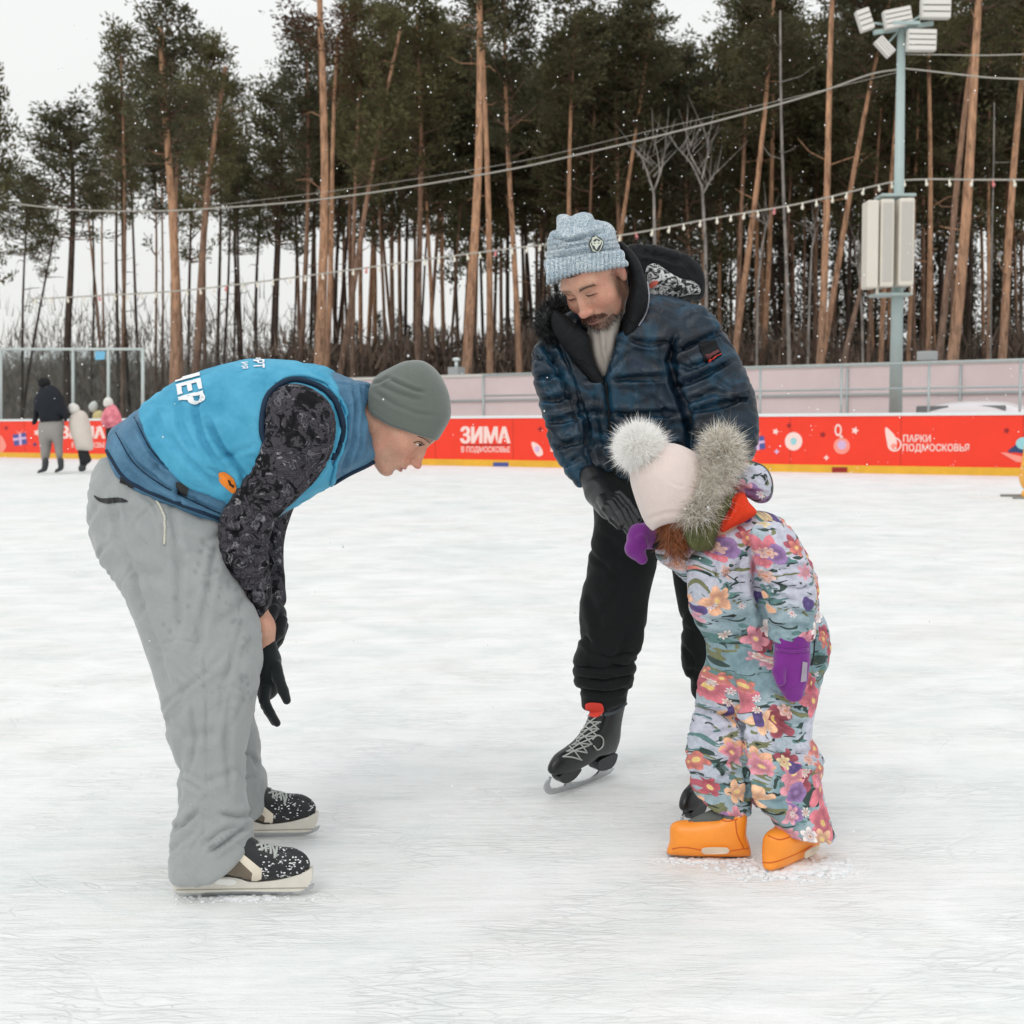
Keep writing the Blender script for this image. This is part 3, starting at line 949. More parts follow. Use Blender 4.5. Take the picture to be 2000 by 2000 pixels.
patch("pocket_tab", [(345, 940), (368, 945), (366, 968), (345, 966)], B_vest, M_black, coach, 0.004, 0)

# printed lettering on the back, reading down the spine
def vest_text(s, org, ux, uy, size, bold, sp=1.0):
    v, f = text_verts(s, bold, sp)
    ux, uy, org = np.array(ux), np.array(uy), np.array(org)
    pts = [org + ux * (a[0] * size) + uy * (a[1] * size) for a in v]
    drape("lettering", pts, f, [B_bib], 0.0032, M_white_print, coach, 6)
vest_text("НЕР", (340.0, 721.0), (0.135, 0.62), (0.97, -0.26), 62, 0.035, 1.04)
vest_text("ОРТ", (495, 694), (0.03, 0.5), (1.0, -0.06), 27, 0.03)
vest_text("ИЯ", (472, 709), (0.03, 0.6), (1.0, -0.08), 17, 0.02)
# orange leaf emblem half under the arm
M_orange_print = plain("orange_print", S(232, 130, 24), 0.5)
patch("orange_emblem", [(427, 925), (440, 922), (455, 933), (462, 948), (458, 962), (452, 962), (440, 952), (430, 940)], [B_bib], M_orange_print, coach, 0.002, 4)
patch("emblem_black_mark", [(444, 938), (452, 942), (456, 952), (450, 950)], [B_bib], M_black, coach, 0.003, 4)  # small black mark laid on the orange emblem
seam("drawcord", [(646, 948), (648, 958), (650, 962)], [B_bib, B_vest], 0.0012, M_black, coach, 0.0)

def trousers_coach():
    seatN = [(198, 895), (186, 915), (178, 945), (181, 1002), (190, 1050), (204, 1101), (241, 1151), (274, 1230), (307, 1321), (328, 1410), (341, 1460), (355, 1499), (352, 1516), (351, 1586), (338, 1617),
             (334, 1669), (334, 1760), (334, 1760), (470, 1760), (490, 1740), (497, 1650), (496, 1630), (487, 1597), (479, 1545), (476, 1483), (482, 1441), (490, 1400), (505, 1313), (508, 1263),
             (503, 1210), (478, 1160), (460, 1125), (450, 1085), (446, 1040), (438, 1010), (400, 990), (330, 950), (250, 900)]
    lo, hi = P(160, 1720, 2.9), P(530, 860, 2.9)
    F = Field((lo[0] - .04, 2.72, lo[2] - .10), (hi[0] + .12, 3.45, hi[2] + .06), 0.005)
    zt, zb = P(300, 1000, 2.95)[2], P(300, 1700, 2.95)[2]
    F.puff(seatN, Field.ramp(900, 2.98, 1000, 2.96, 1150, 2.92, 1400, 2.86, 1700, 2.81), ky=1.0, tmax=0.13, k=0.02)
    seatF = [(230, 900), (200, 1000), (230, 1100), (300, 1230), (345, 1330), (375, 1430), (378, 1480), (384, 1540), (384, 1640), (384, 1640), (500, 1640), (521, 1600), (521, 1530),
             (517, 1512), (505, 1494), (508, 1462), (504, 1431), (494, 1400), (496, 1330), (490, 1240), (462, 1130), (452, 1040), (436, 1000), (330, 930)]
    F.puff(seatF, Field.ramp(1000, 3.18, 1560, 3.21), ky=1.0, tmax=0.12, k=0.02)
    pel = [(200, 893), (184, 940), (186, 1002), (204, 1080), (260, 1130), (350, 1130), (420, 1090), (445, 1040), (436, 1008), (330, 950)]
    F.puff(pel, 3.07, ky=1.75, tmax=0.20, k=0.04)
    F.crop([(140, 870), (140, 870), (204, 868), (238, 918), (276, 944), (330, 968), (400, 996), (440, 1008), (520, 1020), (520, 1020), (540, 1500), (528, 1528), (528, 1528), (508, 1544), (500, 1560), (497, 1642), (497, 1642), (466, 1674), (432, 1697), (404, 1705), (346, 1707), (310, 1700), (150, 1400)], 2.83, 0.006)
    v, f = F.mesh(2)
    L = [([(215, 950), (232, 1050), (285, 1180)], 7, .007), ([(335, 985), (350, 1100), (352, 1240)], 7, .006), ([(425, 1060), (405, 1160), (385, 1270)], 7, .007), ([(372, 1370), (382, 1450), (370, 1510)], 5, .006),
         ([(452, 1340), (440, 1440), (450, 1550)], 6, .006), ([(260, 1130), (300, 1240), (330, 1350)], 7, .006), ([(470, 1230), (440, 1330), (430, 1400)], 6, .005), ([(345, 1505), (400, 1530), (470, 1500)], 7, .004), ([(352, 1520), (395, 1545)], 5, .007), ([(430, 1590), (465, 1596), (490, 1590)], 6, .010),
         ([(338, 1620), (360, 1612), (385, 1585)], 5, .009), ([(410, 1665), (445, 1640), (485, 1612)], 5, .012), ([(400, 1650), (430, 1625), (470, 1612)], 5, .006),
         ([(398, 1250), (402, 1400), (402, 1540), (398, 1660)], 2.5, .0035), ([(505, 1500), (490, 1475), (478, 1470)], 4, .008), ([(478, 1520), (500, 1515)], 5, .005),
         ([(275, 965), (300, 985), (322, 1040), (322, 1065)], 4, .003), ([(190, 1000), (205, 1060), (240, 1110)], 10, .004),
         ([(205, 1101), (260, 1120), (330, 1130)], 14, .005), ([(330, 1050), (370, 1150), (390, 1300)], 14, .004),
         ([(480, 1165), (455, 1200), (420, 1220)], 10, .006), ([(495, 1250), (460, 1300), (420, 1330)], 12, .006), ([(330, 1410), (370, 1440), (430, 1430)], 10, .005),
         ([(440, 1040), (400, 1060), (350, 1050)], 8, .006)]
    v = folds(v, f, L)
    v = crumple(v, f, 0.0040, 0.16, (.8, .3, .55), 35, .5, 5); v = crumple(v, f, 0.0022, 0.07, (.6, .2, .8), 36, .6, 5); v = ruffle(v, f, 0.0035, 13, 11, (1, 1, .7))
    uv = proj(v); rs = np.random.RandomState(4)
    col = np.tile(np.array(S(158, 162, 162)), (len(v), 1))
    for i in range(60):                                   # damp spots where snow has melted in
        c = np.array([(400, 1110), (440, 1160), (455, 1190), (480, 1350), (475, 1250), (400, 1080), (350, 1200)][rs.randint(7)]) + rs.randn(2) * (16, 20)
        w = np.clip(1.6 - np.linalg.norm((uv - c) * (1, .8), axis=1) / (1.5 + 3 * rs.rand()), 0, 1)[:, None]
        col = col * (1 - w * .4) + np.array(S(118, 121, 121)) * w * .4
    return mesh_obj("sweatpants", v, f, M_sweat, coach, cols=col)
o_pants = trousers_coach()
B_pants = bvh_of(o_pants)
M_cord = cloth("pale_drawcord", S(200, 198, 185), 0.05)
seam("drawstring", [(296, 962), (310, 985), (321, 1010), (323, 1040), (321, 1064)], B_pants, 0.0028, M_cord, coach, 0.002)
patch("pocket_opening", [(184, 968), (200, 974), (232, 972), (250, 980), (226, 982), (208, 984), (192, 978)], B_pants, M_black, coach, 0.002, 4)
patch("belt_loop_tag", [(236, 931), (264, 945), (262, 953), (234, 944)], [B_pants, B_vest], M_black, coach, 0.003, 0)
# knitted beanie
def beanie_coach():
    poly = [(731, 737), (742, 727), (759, 718), (790, 704), (821, 702), (841, 711), (857, 727), (870, 750), (879, 776), (882, 806), (879, 822), (867, 845), (856, 861), (850, 860), (850, 860), (836, 855), (798, 842),
            (766, 831), (746, 819), (728, 807), (724, 790), (724, 760)]
    F = Field(P(690, 920, 3.1) - np.array((0, .2, 0)), P(905, 680, 3.1) + np.array((0, .12, 0)), 0.003)
    big = [(731, 737), (742, 727), (759, 718), (790, 704), (821, 702), (841, 711), (857, 727), (870, 750), (879, 776), (882, 806), (879, 822), (867, 845), (856, 861), (835, 905), (800, 905), (760, 890), (722, 860), (708, 820), (710, 770)]
    F.puff(big, 3.08, ky=1.25, tmax=0.097, k=0)
    F.crop(poly, 3.08, 0.006)
    # hollow so the head fits in: flat-ended below
    v, f = F.mesh(2)
    L = [([(760, 740), (785, 752), (810, 762), (830, 766)], 3.5, .005), ([(742, 752), (775, 768), (820, 782)], 4, .004), ([(730, 765), (770, 790), (815, 808), (850, 812)], 4, .003),
         ([(800, 705), (798, 730), (796, 745)], 3, .002), ([(728, 750), (745, 745), (760, 735)], 3, .004)]
    v = folds(v, f, L); v = ruffle(v, f, 0.0012, 30, 2)
    return mesh_obj("beanie", v, f, M_beanie, coach)
o_hat = beanie_coach()
seam("beanie_hem", [(729, 803), (747, 816), (767, 827.5), (798, 838), (836, 850), (852, 855)], bvh_of(o_hat), 0.0016, M_beanie, coach, 0.0)
patch("beanie_logo_tab", [(868, 748), (880, 760), (881, 772), (874, 766)], bvh_of(o_hat), M_black, coach, 0.001, 0)

# gloves: near hand hangs with open fingers, far hand holds the wrist
def glove(name, palm, fingers, parent, mat, h=0.0024, D=3.0, extra=()):
    pts = np.array([p for a, b, *_ in palm for p in (a, b)] + [p for f_ in fingers for p in f_[0]])
    F = Field(pts.min(0) - 0.06, pts.max(0) + 0.06, h)
    for a, b, ra, rb, ky in palm: F.cone(a, b, ra, rb, 0.012, ky=ky)
    for ps, rr in fingers: F.chain(ps, rr, 0.004)
    v, f = F.mesh(1)
    v = ruffle(v, f, 0.0010, 70, 4)
    return mesh_obj(name, v, f, mat, parent)
g = lambda x, y, d: P(x, y, d)
glove("glove", [(g(524, 1262, 2.96), g(526, 1290, 2.96), .021, .024, 1.0), (g(526, 1290, 2.96), g(522, 1345, 2.96), .026, .027, 1.25)],
      [([g(518, 1345, 2.93), g(516, 1368, 2.925), g(528, 1393, 2.925), g(541, 1412, 2.93)], [.013, .012, .0105, .0085]),
       ([g(516, 1340, 2.95), g(514, 1362, 2.95), g(524, 1388, 2.95), g(536, 1410, 2.955)], [.012, .0115, .010, .0085]),
       ([g(514, 1335, 2.975), g(511, 1356, 2.975), g(518, 1378, 2.98), g(526, 1394, 2.985)], [.012, .011, .010, .0085]),
       ([g(516, 1330, 2.995), g(510, 1348, 3.0), g(513, 1366, 3.005), g(518, 1376, 3.01)], [.011, .010, .009, .008]),
       ([g(538, 1300, 2.94), g(543, 1325, 2.93), g(553, 1349, 2.925), g(560, 1368, 2.925)], [.014, .0135, .0125, .010])], coach, M_blackglove)
glove("glove", [(g(528, 1168, 3.04), g(536, 1200, 3.03), .018, .025, 1.1), (g(536, 1200, 3.03), g(541, 1228, 3.02), .028, .022, 1.1)],
      [([g(552, 1210, 3.01), g(546, 1236, 2.985), g(530, 1254, 2.965), g(519, 1262, 2.96)], [.012, .012, .011, .009]),
       ([g(554, 1222, 3.02), g(545, 1246, 3.0), g(534, 1262, 2.99), g(523, 1272, 2.985)], [.012, .012, .011, .009]),
       ([g(550, 1228, 3.035), g(543, 1252, 3.02), g(534, 1268, 3.01), g(526, 1276, 3.0)], [.012, .011, .010, .009]),
       ([g(546, 1232, 3.05), g(540, 1254, 3.04), g(533, 1270, 3.03), g(527, 1280, 3.02)], [.011, .010, .009, .008]),
       ([g(536, 1190, 3.01), g(527, 1210, 2.985), g(524, 1232, 2.975), g(522, 1246, 2.97)], [.013, .012, .011, .009])], coach, M_blackglove)

# ------------------------------------------------------------------ skates
M_holder = plain("pale_plastic_holder", S(216, 211, 200), 0.35, var=0.05, spec=0.5)
M_steel = plain("blade_steel", (0.55, 0.56, 0.57), 0.3, 1.0)
M_taupe = cloth("taupe_suede", S(122, 111, 98), 0.08, 0.9, 700)
M_cream = plain("cream_stripe", S(226, 214, 196), 0.5)
M_boot = plain("black_boot", S(30, 31, 34), 0.42, var=0.3, scale=60, bs=0.3)
M_lace = plain("grey_lace", S(176, 180, 176), 0.7)
M_snowbit = plain("snow_crumbs", (0.82, 0.84, 0.85), 0.6)

def side_solid(name, poly, T, mat, parent, width, h=0.003, world_frame=None, round_=0.02, folds_=None, smooth=6, ky=None):
    """outline given in local metres (x forward, z up), inflated sideways, then placed by T (4x4)"""
    pts = smooth_poly(poly, smooth) if smooth else np.array(poly, float)
    lo, hi = pts.min(0) - 0.015, pts.max(0) + 0.015
    F = Field((lo[0], -width - .01, lo[1]), (hi[0], width + .01, hi[1]), h)
    F.puff(pts, 0.0, ky=ky or 1.0, k=0, world=True, tmax=width, smooth=0)
    v, f = F.mesh(1)
    if folds_ is not None: v = folds_(v, f)
    v = np.c_[v, np.ones(len(v))] @ np.array(T).T
    return mesh_obj(name, v[:, :3], f, mat, parent)

def place(org, heading, tilt=0.0, lean=0.0, s=1.0):
    """frame with x along heading (radians from +X, about Z), z up"""
    M = Matrix.Translation(Vector(list(map(float, org)))) @ Matrix.Rotation(heading, 4, 'Z') @ Matrix.Rotation(-tilt, 4, 'Y') @ Matrix.Rotation(lean, 4, 'X') @ Matrix.Scale(s, 4)
    return np.array(M)

def hull_plate(mb, poly, t, T, m=0):
    """flat plate of thickness t from an outline in the x-z plane"""
    n = len(poly)
    v = [(x, -t / 2, z) for x, z in poly] + [(x, t / 2, z) for x, z in poly]
    v = [(np.array(T) @ np.array((*q, 1)))[:3] for q in v]
    f = [tuple(range(n - 1, -1, -1)), tuple(range(n, 2 * n))] + [(i, (i + 1) % n, n + (i + 1) % n, n + i) for i in range(n)]
    mb.add(v, f, m)

def hockey_skate(T, parent):
    root = side_solid("skate_boot", [(0.0, .062), (-.004, .11), (.012, .17), (.05, .19), (.10, .185), (.135, .155), (.175, .125), (.215, .112), (.255, .108), (.282, .092), (.292, .070), (.280, .052), (.24, .042), (.19, .036), (.165, .036), (.12, .048), (.06, .058)], T, M_boot, parent, 0.046, ky=0.75)
    bv = bvh_of(root)
    mb = MB()
    hull_plate(mb, smooth_poly([(-.008, .060), (-.012, .03), (-.004, .016), (.05, .014), (.12, .016), (.2, .014), (.27, .014), (.292, .03), (.296, .062), (.27, .052), (.22, .040), (.16, .036), (.135, .044), (.11, .048), (.075, .047), (.05, .055), (.03, .060)], 4), 0.026, T)
    hull_plate(mb, smooth_poly([(.075, .044), (.085, .033), (.12, .031), (.130, .038), (.12, .044)], 4), 0.029, T, 1)
    hull_plate(mb, [(-.006, .020), (.285, .020), (.285, .0225), (-.006, .0225)], 0.0275, T, 2)
    mb.build("blade_holder", [M_holder, plain("holder_window", S(236, 236, 230), .4), plain("holder_groove", S(160, 156, 144), .5)], root, smooth=False)
    mb = MB()
    hull_plate(mb, smooth_poly([(-.014, .022), (-.008, .008), (.02, .001), (.14, .0), (.26, .002), (.295, .014), (.300, .026), (.29, .022), (.14, .018), (0, .019)], 4), 0.004, T)
    mb.build("blade", M_steel, root, smooth=False)
    return root, bv

def skate_decor(root, bv, A):
    """A maps picture points of the near skate to this skate's picture points"""
    q = lambda l: [tuple(A(np.array(p, float))) for p in l]
    patch("heel_panel", q([(352, 1706), (410, 1705), (416, 1700), (462, 1678), (494, 1704), (490, 1734), (460, 1727), (424, 1717)]), bv, M_taupe, root, 0.0008, 0)
    patch("cream_band", q([(461, 1675), (474, 1667), (512, 1698), (509, 1735), (489, 1734), (493, 1705)]), bv, M_cream, root, 0.0014, 0)
    for i, (a, b) in enumerate([((503, 1640), (512, 1662)), ((511, 1640), (520, 1664)), ((520, 1644), (530, 1668)), ((528, 1650), (538, 1674)), ((540, 1652), (536, 1676)), ((508, 1660), (540, 1650)), ((500, 1652), (528, 1648))]):
        seam("lace", q([a, ((a[0] + b[0]) / 2 + 2, (a[1] + b[1]) / 2 - 1), b]), bv, 0.0028, M_lace, root, 0.002, 4)

Tn = place(PG(352, 1752) + np.array((0.0, 0, 0)), R(1.5))
sk, bv = hockey_skate(Tn, coach)
bx0 = None
skate_decor(sk, bv, lambda p: p)
pf = PG(394, 1637)
Tf = place(pf, R(3), s=1.0)
sk2, bv2 = hockey_skate(Tf, coach)
sc_ = 2.87 / 3.28
skate_decor(sk2, bv2, lambda p: np.array((394, 1637)) + (p - np.array((352, 1752))) * sc_)
# snow clinging to the toes
def crumbs(name, T, parent, seed, n=70, zr=(.06, .13), xr=(.18, .29)):
    rs = np.random.RandomState(seed); mb = MB()
    bv = bvh_of(parent)
    for i in range(n):
        x, z = rs.uniform(*xr), rs.uniform(*zr)
        o_ = (np.array(T) @ np.array((x, -.2, z + .06, 1)))[:3]; t_ = (np.array(T) @ np.array((x, 0, z - 0.02, 1)))[:3]
        d = t_ - o_; h_ = bv.ray_cast(Vector(o_), Vector(d).normalized())
        if h_[0] is None: continue
        r_ = rs.uniform(.0004, .0015)
        mb.sphere(h_[0], (r_ * 2.2, r_ * 1.2, r_ * 1.3), 0, 5, 4)
    return mb.build(name, M_snowbit, parent)
crumbs("snow_crumbs", Tn, sk, 3, 120)
crumbs("snow_crumbs", Tf, sk2, 4, 90)
# ------------------------------------------------------------------ the bearded man in the dark puffer jacket
def plaid_mat():
    m, nt, b = nodes_of("navy_puffer_shell")
    v = coord(nt, rot=(0, R(8), 0))
    n1 = noise(nt, v, 7.5, 2, 0.5, 0.6); n2 = noise(nt, v, 13, 2, 0.5, 0.3)
    c = ramp(nt, n1, [(0.30, S(10, 20, 31)), (0.44, S(15, 37, 53)), (0.52, S(20, 62, 84)), (0.60, S(13, 35, 49)), (0.72, S(28, 45, 64))])
    c = mix(nt, ramp(nt, n2, [(0.45, (0, 0, 0)), (0.62, (0.75,) * 3)]), c, S(10, 20, 30))
    nt.links.new(c, b.inputs["Base Color"])
    b.inputs["Roughness"].default_value = 0.42; b.inputs["Specular IOR Level"].default_value = 0.4
    w = noise(nt, v, 45, 3, 0.55, 0.8)
    b1 = N(nt, "ShaderNodeBump", Strength=0.5, Distance=0.006); nt.links.new(w, b1.inputs["Height"])
    nt.links.new(b1.outputs[0], b.inputs["Normal"])
    return m
def marl_mat():
    m, nt, b = nodes_of("blue_marl_knit")
    v = coord(nt)
    n1 = noise(nt, v, 420, 2, 0.7); n2 = noise(nt, v, 30, 3, 0.6)
    c = ramp(nt, n1, [(0.36, S(50, 76, 102)), (0.47, S(146, 168, 184)), (0.56, S(226, 232, 232))])
    c = mix(nt, ramp(nt, n2, [(0.4, (0, 0, 0)), (0.7, (0.45,) * 3)]), c, S(110, 138, 158))
    a = nt.nodes.new("ShaderNodeVertexColor"); a.layer_name = "Col"
    c = mix(nt, 1.0, c, a.outputs[0], 'MULTIPLY')
    nt.links.new(c, b.inputs["Base Color"]); b.inputs["Roughness"].default_value = 0.95
    b.inputs["Sheen Weight"].default_value = 0.2
    bump(nt, b, n1, 0.8, 0.002)
    return m
M_puffer, M_marl = plaid_mat(), marl_mat()
M_brow2 = None
M_blackjog = cloth("black_jogger_fleece", S(21, 24, 25), 0.12, 0.9, 900, 0.2, 0.0005, sheen=0.1, coarse=12, wr=0.5, wd=0.012)
M_lining = cloth("black_lining", S(14, 17, 20), 0.2, 0.65, 400, coarse=30, wr=0.7, wd=0.008)
M_sweater = cloth("pale_grey_sweater", S(176, 168, 160), 0.05, 0.95, 900, coarse=18)
M_piping = plain("pale_piping", S(150, 152, 160), 0.5)
M_blackfur = plain("black_fur", S(16, 17, 19), 0.5, var=0.3)
M_leather = plain("black_leather", S(22, 23, 25), 0.35, var=0.3, bs=0.5, bd=0.002)
M_hoodlining = nodes_of("snowy_hood_lining")
def _hl():
    m, nt, b = M_hoodlining
    v = coord(nt, scale=(1, 1, 1.4)); n1 = noise(nt, v, 42, 4, 0.6, 1.5)
    nt.links.new(ramp(nt, n1, [(0.47, S(18, 20, 22)), (0.53, S(150, 150, 150)), (0.60, S(198, 200, 200))]), b.inputs["Base Color"])
    b.inputs["Roughness"].default_value = 0.8; bump(nt, b, n1, 0.4, 0.004)
    return m
M_hoodlining = _hl()
M_red = plain("red_badge", S(226, 60, 44), 0.5)

DD = 3.60
d_toe, d_heel = PG(1063, 1559), PG(1178, 1516)
dad = empty("person", (PG(1120, 1540) + PG(1380, 1600)) / 2, "bearded man stooping in a dark blue puffer jacket and pale blue knit hat", "person")
th, ph = R(38), R(38)
_n = np.array((-math.cos(ph) * math.sin(th), -math.cos(ph) * math.cos(th), -math.sin(ph)))
_u = np.array((-math.sin(ph) * math.sin(th), -math.sin(ph) * math.cos(th), math.cos(ph)))
_r = np.array(Matrix.Rotation(R(-9), 3, 'Y'))
_n, _u = _r @ _n, _r @ _u
HD = head_frame((0, 0, 0), _n, _u, 1.06)
# anchor: midpoint between the eyes seen at (1134, 579)
_e = HD['M'] @ (np.array((0, 0.085, 0.0)) * HD['s'])
HD['c'] = P(1134, 580, DD - 0.10) - _e

def body_dad():
    J = P
    nk = HD['c'] + HD['M'] @ np.array((0, -0.04, -0.07))
    b = [(J(1230, 660, 3.66), nk, .055, .054), (J(1190, 680, 3.66), J(1280, 660, 3.66), .05, .05), (J(1230, 690, 3.68), J(1240, 900, 3.70), .06, .07), (J(1240, 900, 3.70), J(1250, 1000, 3.70), .07, .06),
         (J(1086, 705, 3.64), J(1086, 800, 3.57), .02, .018), (J(1086, 800, 3.57), J(1134, 905, 3.505), .018, .02), (J(1138, 910, 3.50), J(1160, 948, 3.47), .024, .022),
         (J(1110, 680, 3.64), J(1340, 660, 3.64), .04, .04), (J(1365, 670, 3.60), J(1415, 820, 3.53), .032, .028), (J(1415, 820, 3.53), J(1396, 960, 3.46), .026, .024),
         (J(1220, 1010, 3.69), J(1195, 1200, 3.67), .055, .04), (J(1195, 1200, 3.67), J(1182, 1380, 3.68), .036, .026), (J(1182, 1380, 3.68), J(1172, 1450, 3.68), .024, .02),
         (J(1330, 1010, 3.72), J(1372, 1220, 3.70), .05, .032), (J(1372, 1220, 3.70), J(1392, 1500, 3.68), .03, .026), (J(1200, 1000, 3.70), J(1330, 1000, 3.70), .05, .05)]
    return skeleton_body("body", HD, b, dad, beard=1, nose=1.12, jaw=1.08, brow=(0.09, 0.055, 0.035), hairy=True)
d_body = body_dad()
eyes(HD, dad, (0, 0.8, -0.6))
# beard hairs
def beard_hair():
    me = d_body.data
    v = np.empty(len(me.vertices) * 3, np.float32); me.vertices.foreach_get("co", v); v = v.reshape(-1, 3).astype(float)
    nn = np.empty(len(me.vertices) * 3, np.float32); me.vertices.foreach_get("normal", nn); nn = nn.reshape(-1, 3).astype(float)
    l = (v - HD['c']) @ HD['M'] / HD['s']; x, y, z = np.abs(l[:, 0]), l[:, 1], l[:, 2]
    chin = (x < 0.046) & (y > 0.02) & (z < -0.086 + .3 * np.maximum(0, x - .02)) & (z > -0.135)
    mou = (np.abs(z + 0.0585 + 0.5 * np.maximum(0, x - .015)) < 0.006) & (x < 0.036) & (y > 0.07)
    rs = np.random.RandomState(5)
    for nm, sel, L, mt in (("beard", chin, 0.012, plain("beard_hair", S(62, 52, 46), 0.6, var=0.3)), ("beard", chin, 0.012, plain("grey_beard_hair", S(150, 142, 134), 0.6)), ("moustache", mou, 0.009, plain("moustache_hair", S(88, 58, 42), 0.6, var=.3))):
        idx = np.where(sel)[0]
        if len(idx) == 0: continue
        cnt = 1100 if nm == "beard" else 600
        if 'grey' in mt.name: cnt = 700
        idx = rs.choice(idx, cnt)
        fur(nm, v[idx] + rs.randn(cnt, 3) * 0.0008, nn[idx], L, 0.00045, mt, dad, 7 + cnt, 0.35, HD['M'] @ np.array((0, 0.2, -0.8)))
beard_hair()
B_db = bvh_of(d_body)
M_browd = plain("brow_dark", S(82, 54, 42), 0.7)
seam("eyebrow", [(1131, 571), (1140, 564), (1152, 559), (1165, 557)], B_db, 0.0024, M_browd, dad, 0.0, 4, taper=True)
seam("eyebrow", [(1098, 576), (1106, 574), (1113, 577)], B_db, 0.0018, M_browd, dad, 0.0, 4, taper=True)
seam("eyelashes", [(1143, 576), (1149, 577.5), (1156, 576), (1163, 572.5)], B_db, 0.0013, M_lash, dad, 0.0004, 4, taper=True)
seam("eyelashes", [(1107, 584), (1113, 585.5), (1119, 584), (1122, 582)], B_db, 0.0013, M_lash, dad, 0.0004, 4, taper=True)

def hat_dad():
    poly = [(1068, 487), (1069, 460), (1078, 452), (1086, 448), (1085, 425), (1092, 418), (1103, 418), (1115, 423), (1126, 418), (1140, 414), (1156, 419), (1166, 432), (1176, 433), (1188, 436), (1200, 447), (1205, 465), (1214, 491),
            (1224, 516), (1224, 520), (1224, 520), (1201, 525), (1175, 532), (1134, 537), (1100, 545), (1073, 550), (1073, 550), (1066, 520)]
    F = Field(P(1040, 620, 3.55) - np.array((0, .25, 0)), P(1250, 400, 3.55) + np.array((0, .2, 0)), 0.0032)
    big = poly[:19] + [(1232, 560), (1200, 590), (1140, 600), (1090, 595), (1064, 560), (1062, 520)]
    dc = HD['c'][1] - 0.02
    F.puff(big, dc, ky=1.15, tmax=0.112, k=0)
    F.crop(poly, dc, 0.005)
    v, f = F.mesh(1)
    L = [([(1072, 462), (1088, 466), (1110, 470), (1140, 463), (1162, 458), (1180, 452)], 4, .011), ([(1086, 452), (1092, 462)], 3, .006), ([(1160, 425), (1158, 450)], 4, .006), ([(1185, 440), (1180, 460)], 4, .005),
         ([(1067, 508), (1100, 500), (1140, 492), (1180, 490), (1212, 486)], 3, .005), ([(1115, 424), (1118, 440)], 4, .005)]
    v = folds(v, f, L)
    uv = proj(v)
    # ribbed brim and finer knit above
    t = (uv[:, 0] - 1066) / 158; brim = (uv[:, 1] > 508 - 22 * t)
    rib = np.cos(uv[:, 0] * 2 * PI / 8.0)
    n = normals(v, f)
    v = v + n * (brim * (0.0022 * rib + 0.003))[:, None]
    v = ruffle(v, f, 0.0018, 60, 3)
    band = (0.5 + 0.5 * np.sin((uv[:, 1] + 0.16 * uv[:, 0]) * 2 * PI / 9.0)) * (~brim) * (uv[:, 1] > 466)
    col = np.ones((len(v), 3)) * (1 - 0.38 * band)[:, None]
    col = np.where(brim[:, None], 1.05 + 0.20 * rib[:, None], col)
    o = mesh_obj("knit_hat", v, f, M_marl, dad, cols=col)
    return o
d_hat = hat_dad(); B_dhat = bvh_of(d_hat)
M_badge_d = plain("badge_dark", S(58, 66, 70), 0.4); M_badge_l = plain("badge_pale", S(206, 210, 196), 0.4)
def badge():
    c = np.array((1164, 477.)); ci = lambda r, n=20: [tuple(c + r * np.array((math.cos(a), math.sin(a)))) for a in np.linspace(0, 2 * PI, n + 1)[:-1]]
    b = patch("badge", ci(14.5), B_dhat, M_badge_d, dad, 0.004, 0, thick=0.002)
    patch("badge_ring", ci(12.3), B_dhat, M_badge_l, b, 0.0068, 0)
    patch("badge_field", ci(10.3), B_dhat, M_badge_d, b, 0.0074, 0)
    patch("badge_emblem", [(1155, 469), (1160, 472), (1164, 468), (1168, 472), (1173, 469), (1172, 480), (1164, 486), (1156, 480)], B_dhat, M_badge_l, b, 0.008, 0)
    patch("badge_emblem", [(1159, 475), (1163, 477), (1159, 479)], B_dhat, M_badge_d, b, 0.0086, 0)
    patch("badge_emblem", [(1169, 475), (1165, 477), (1169, 479)], B_dhat, M_badge_d, b, 0.0086, 0)
badge()

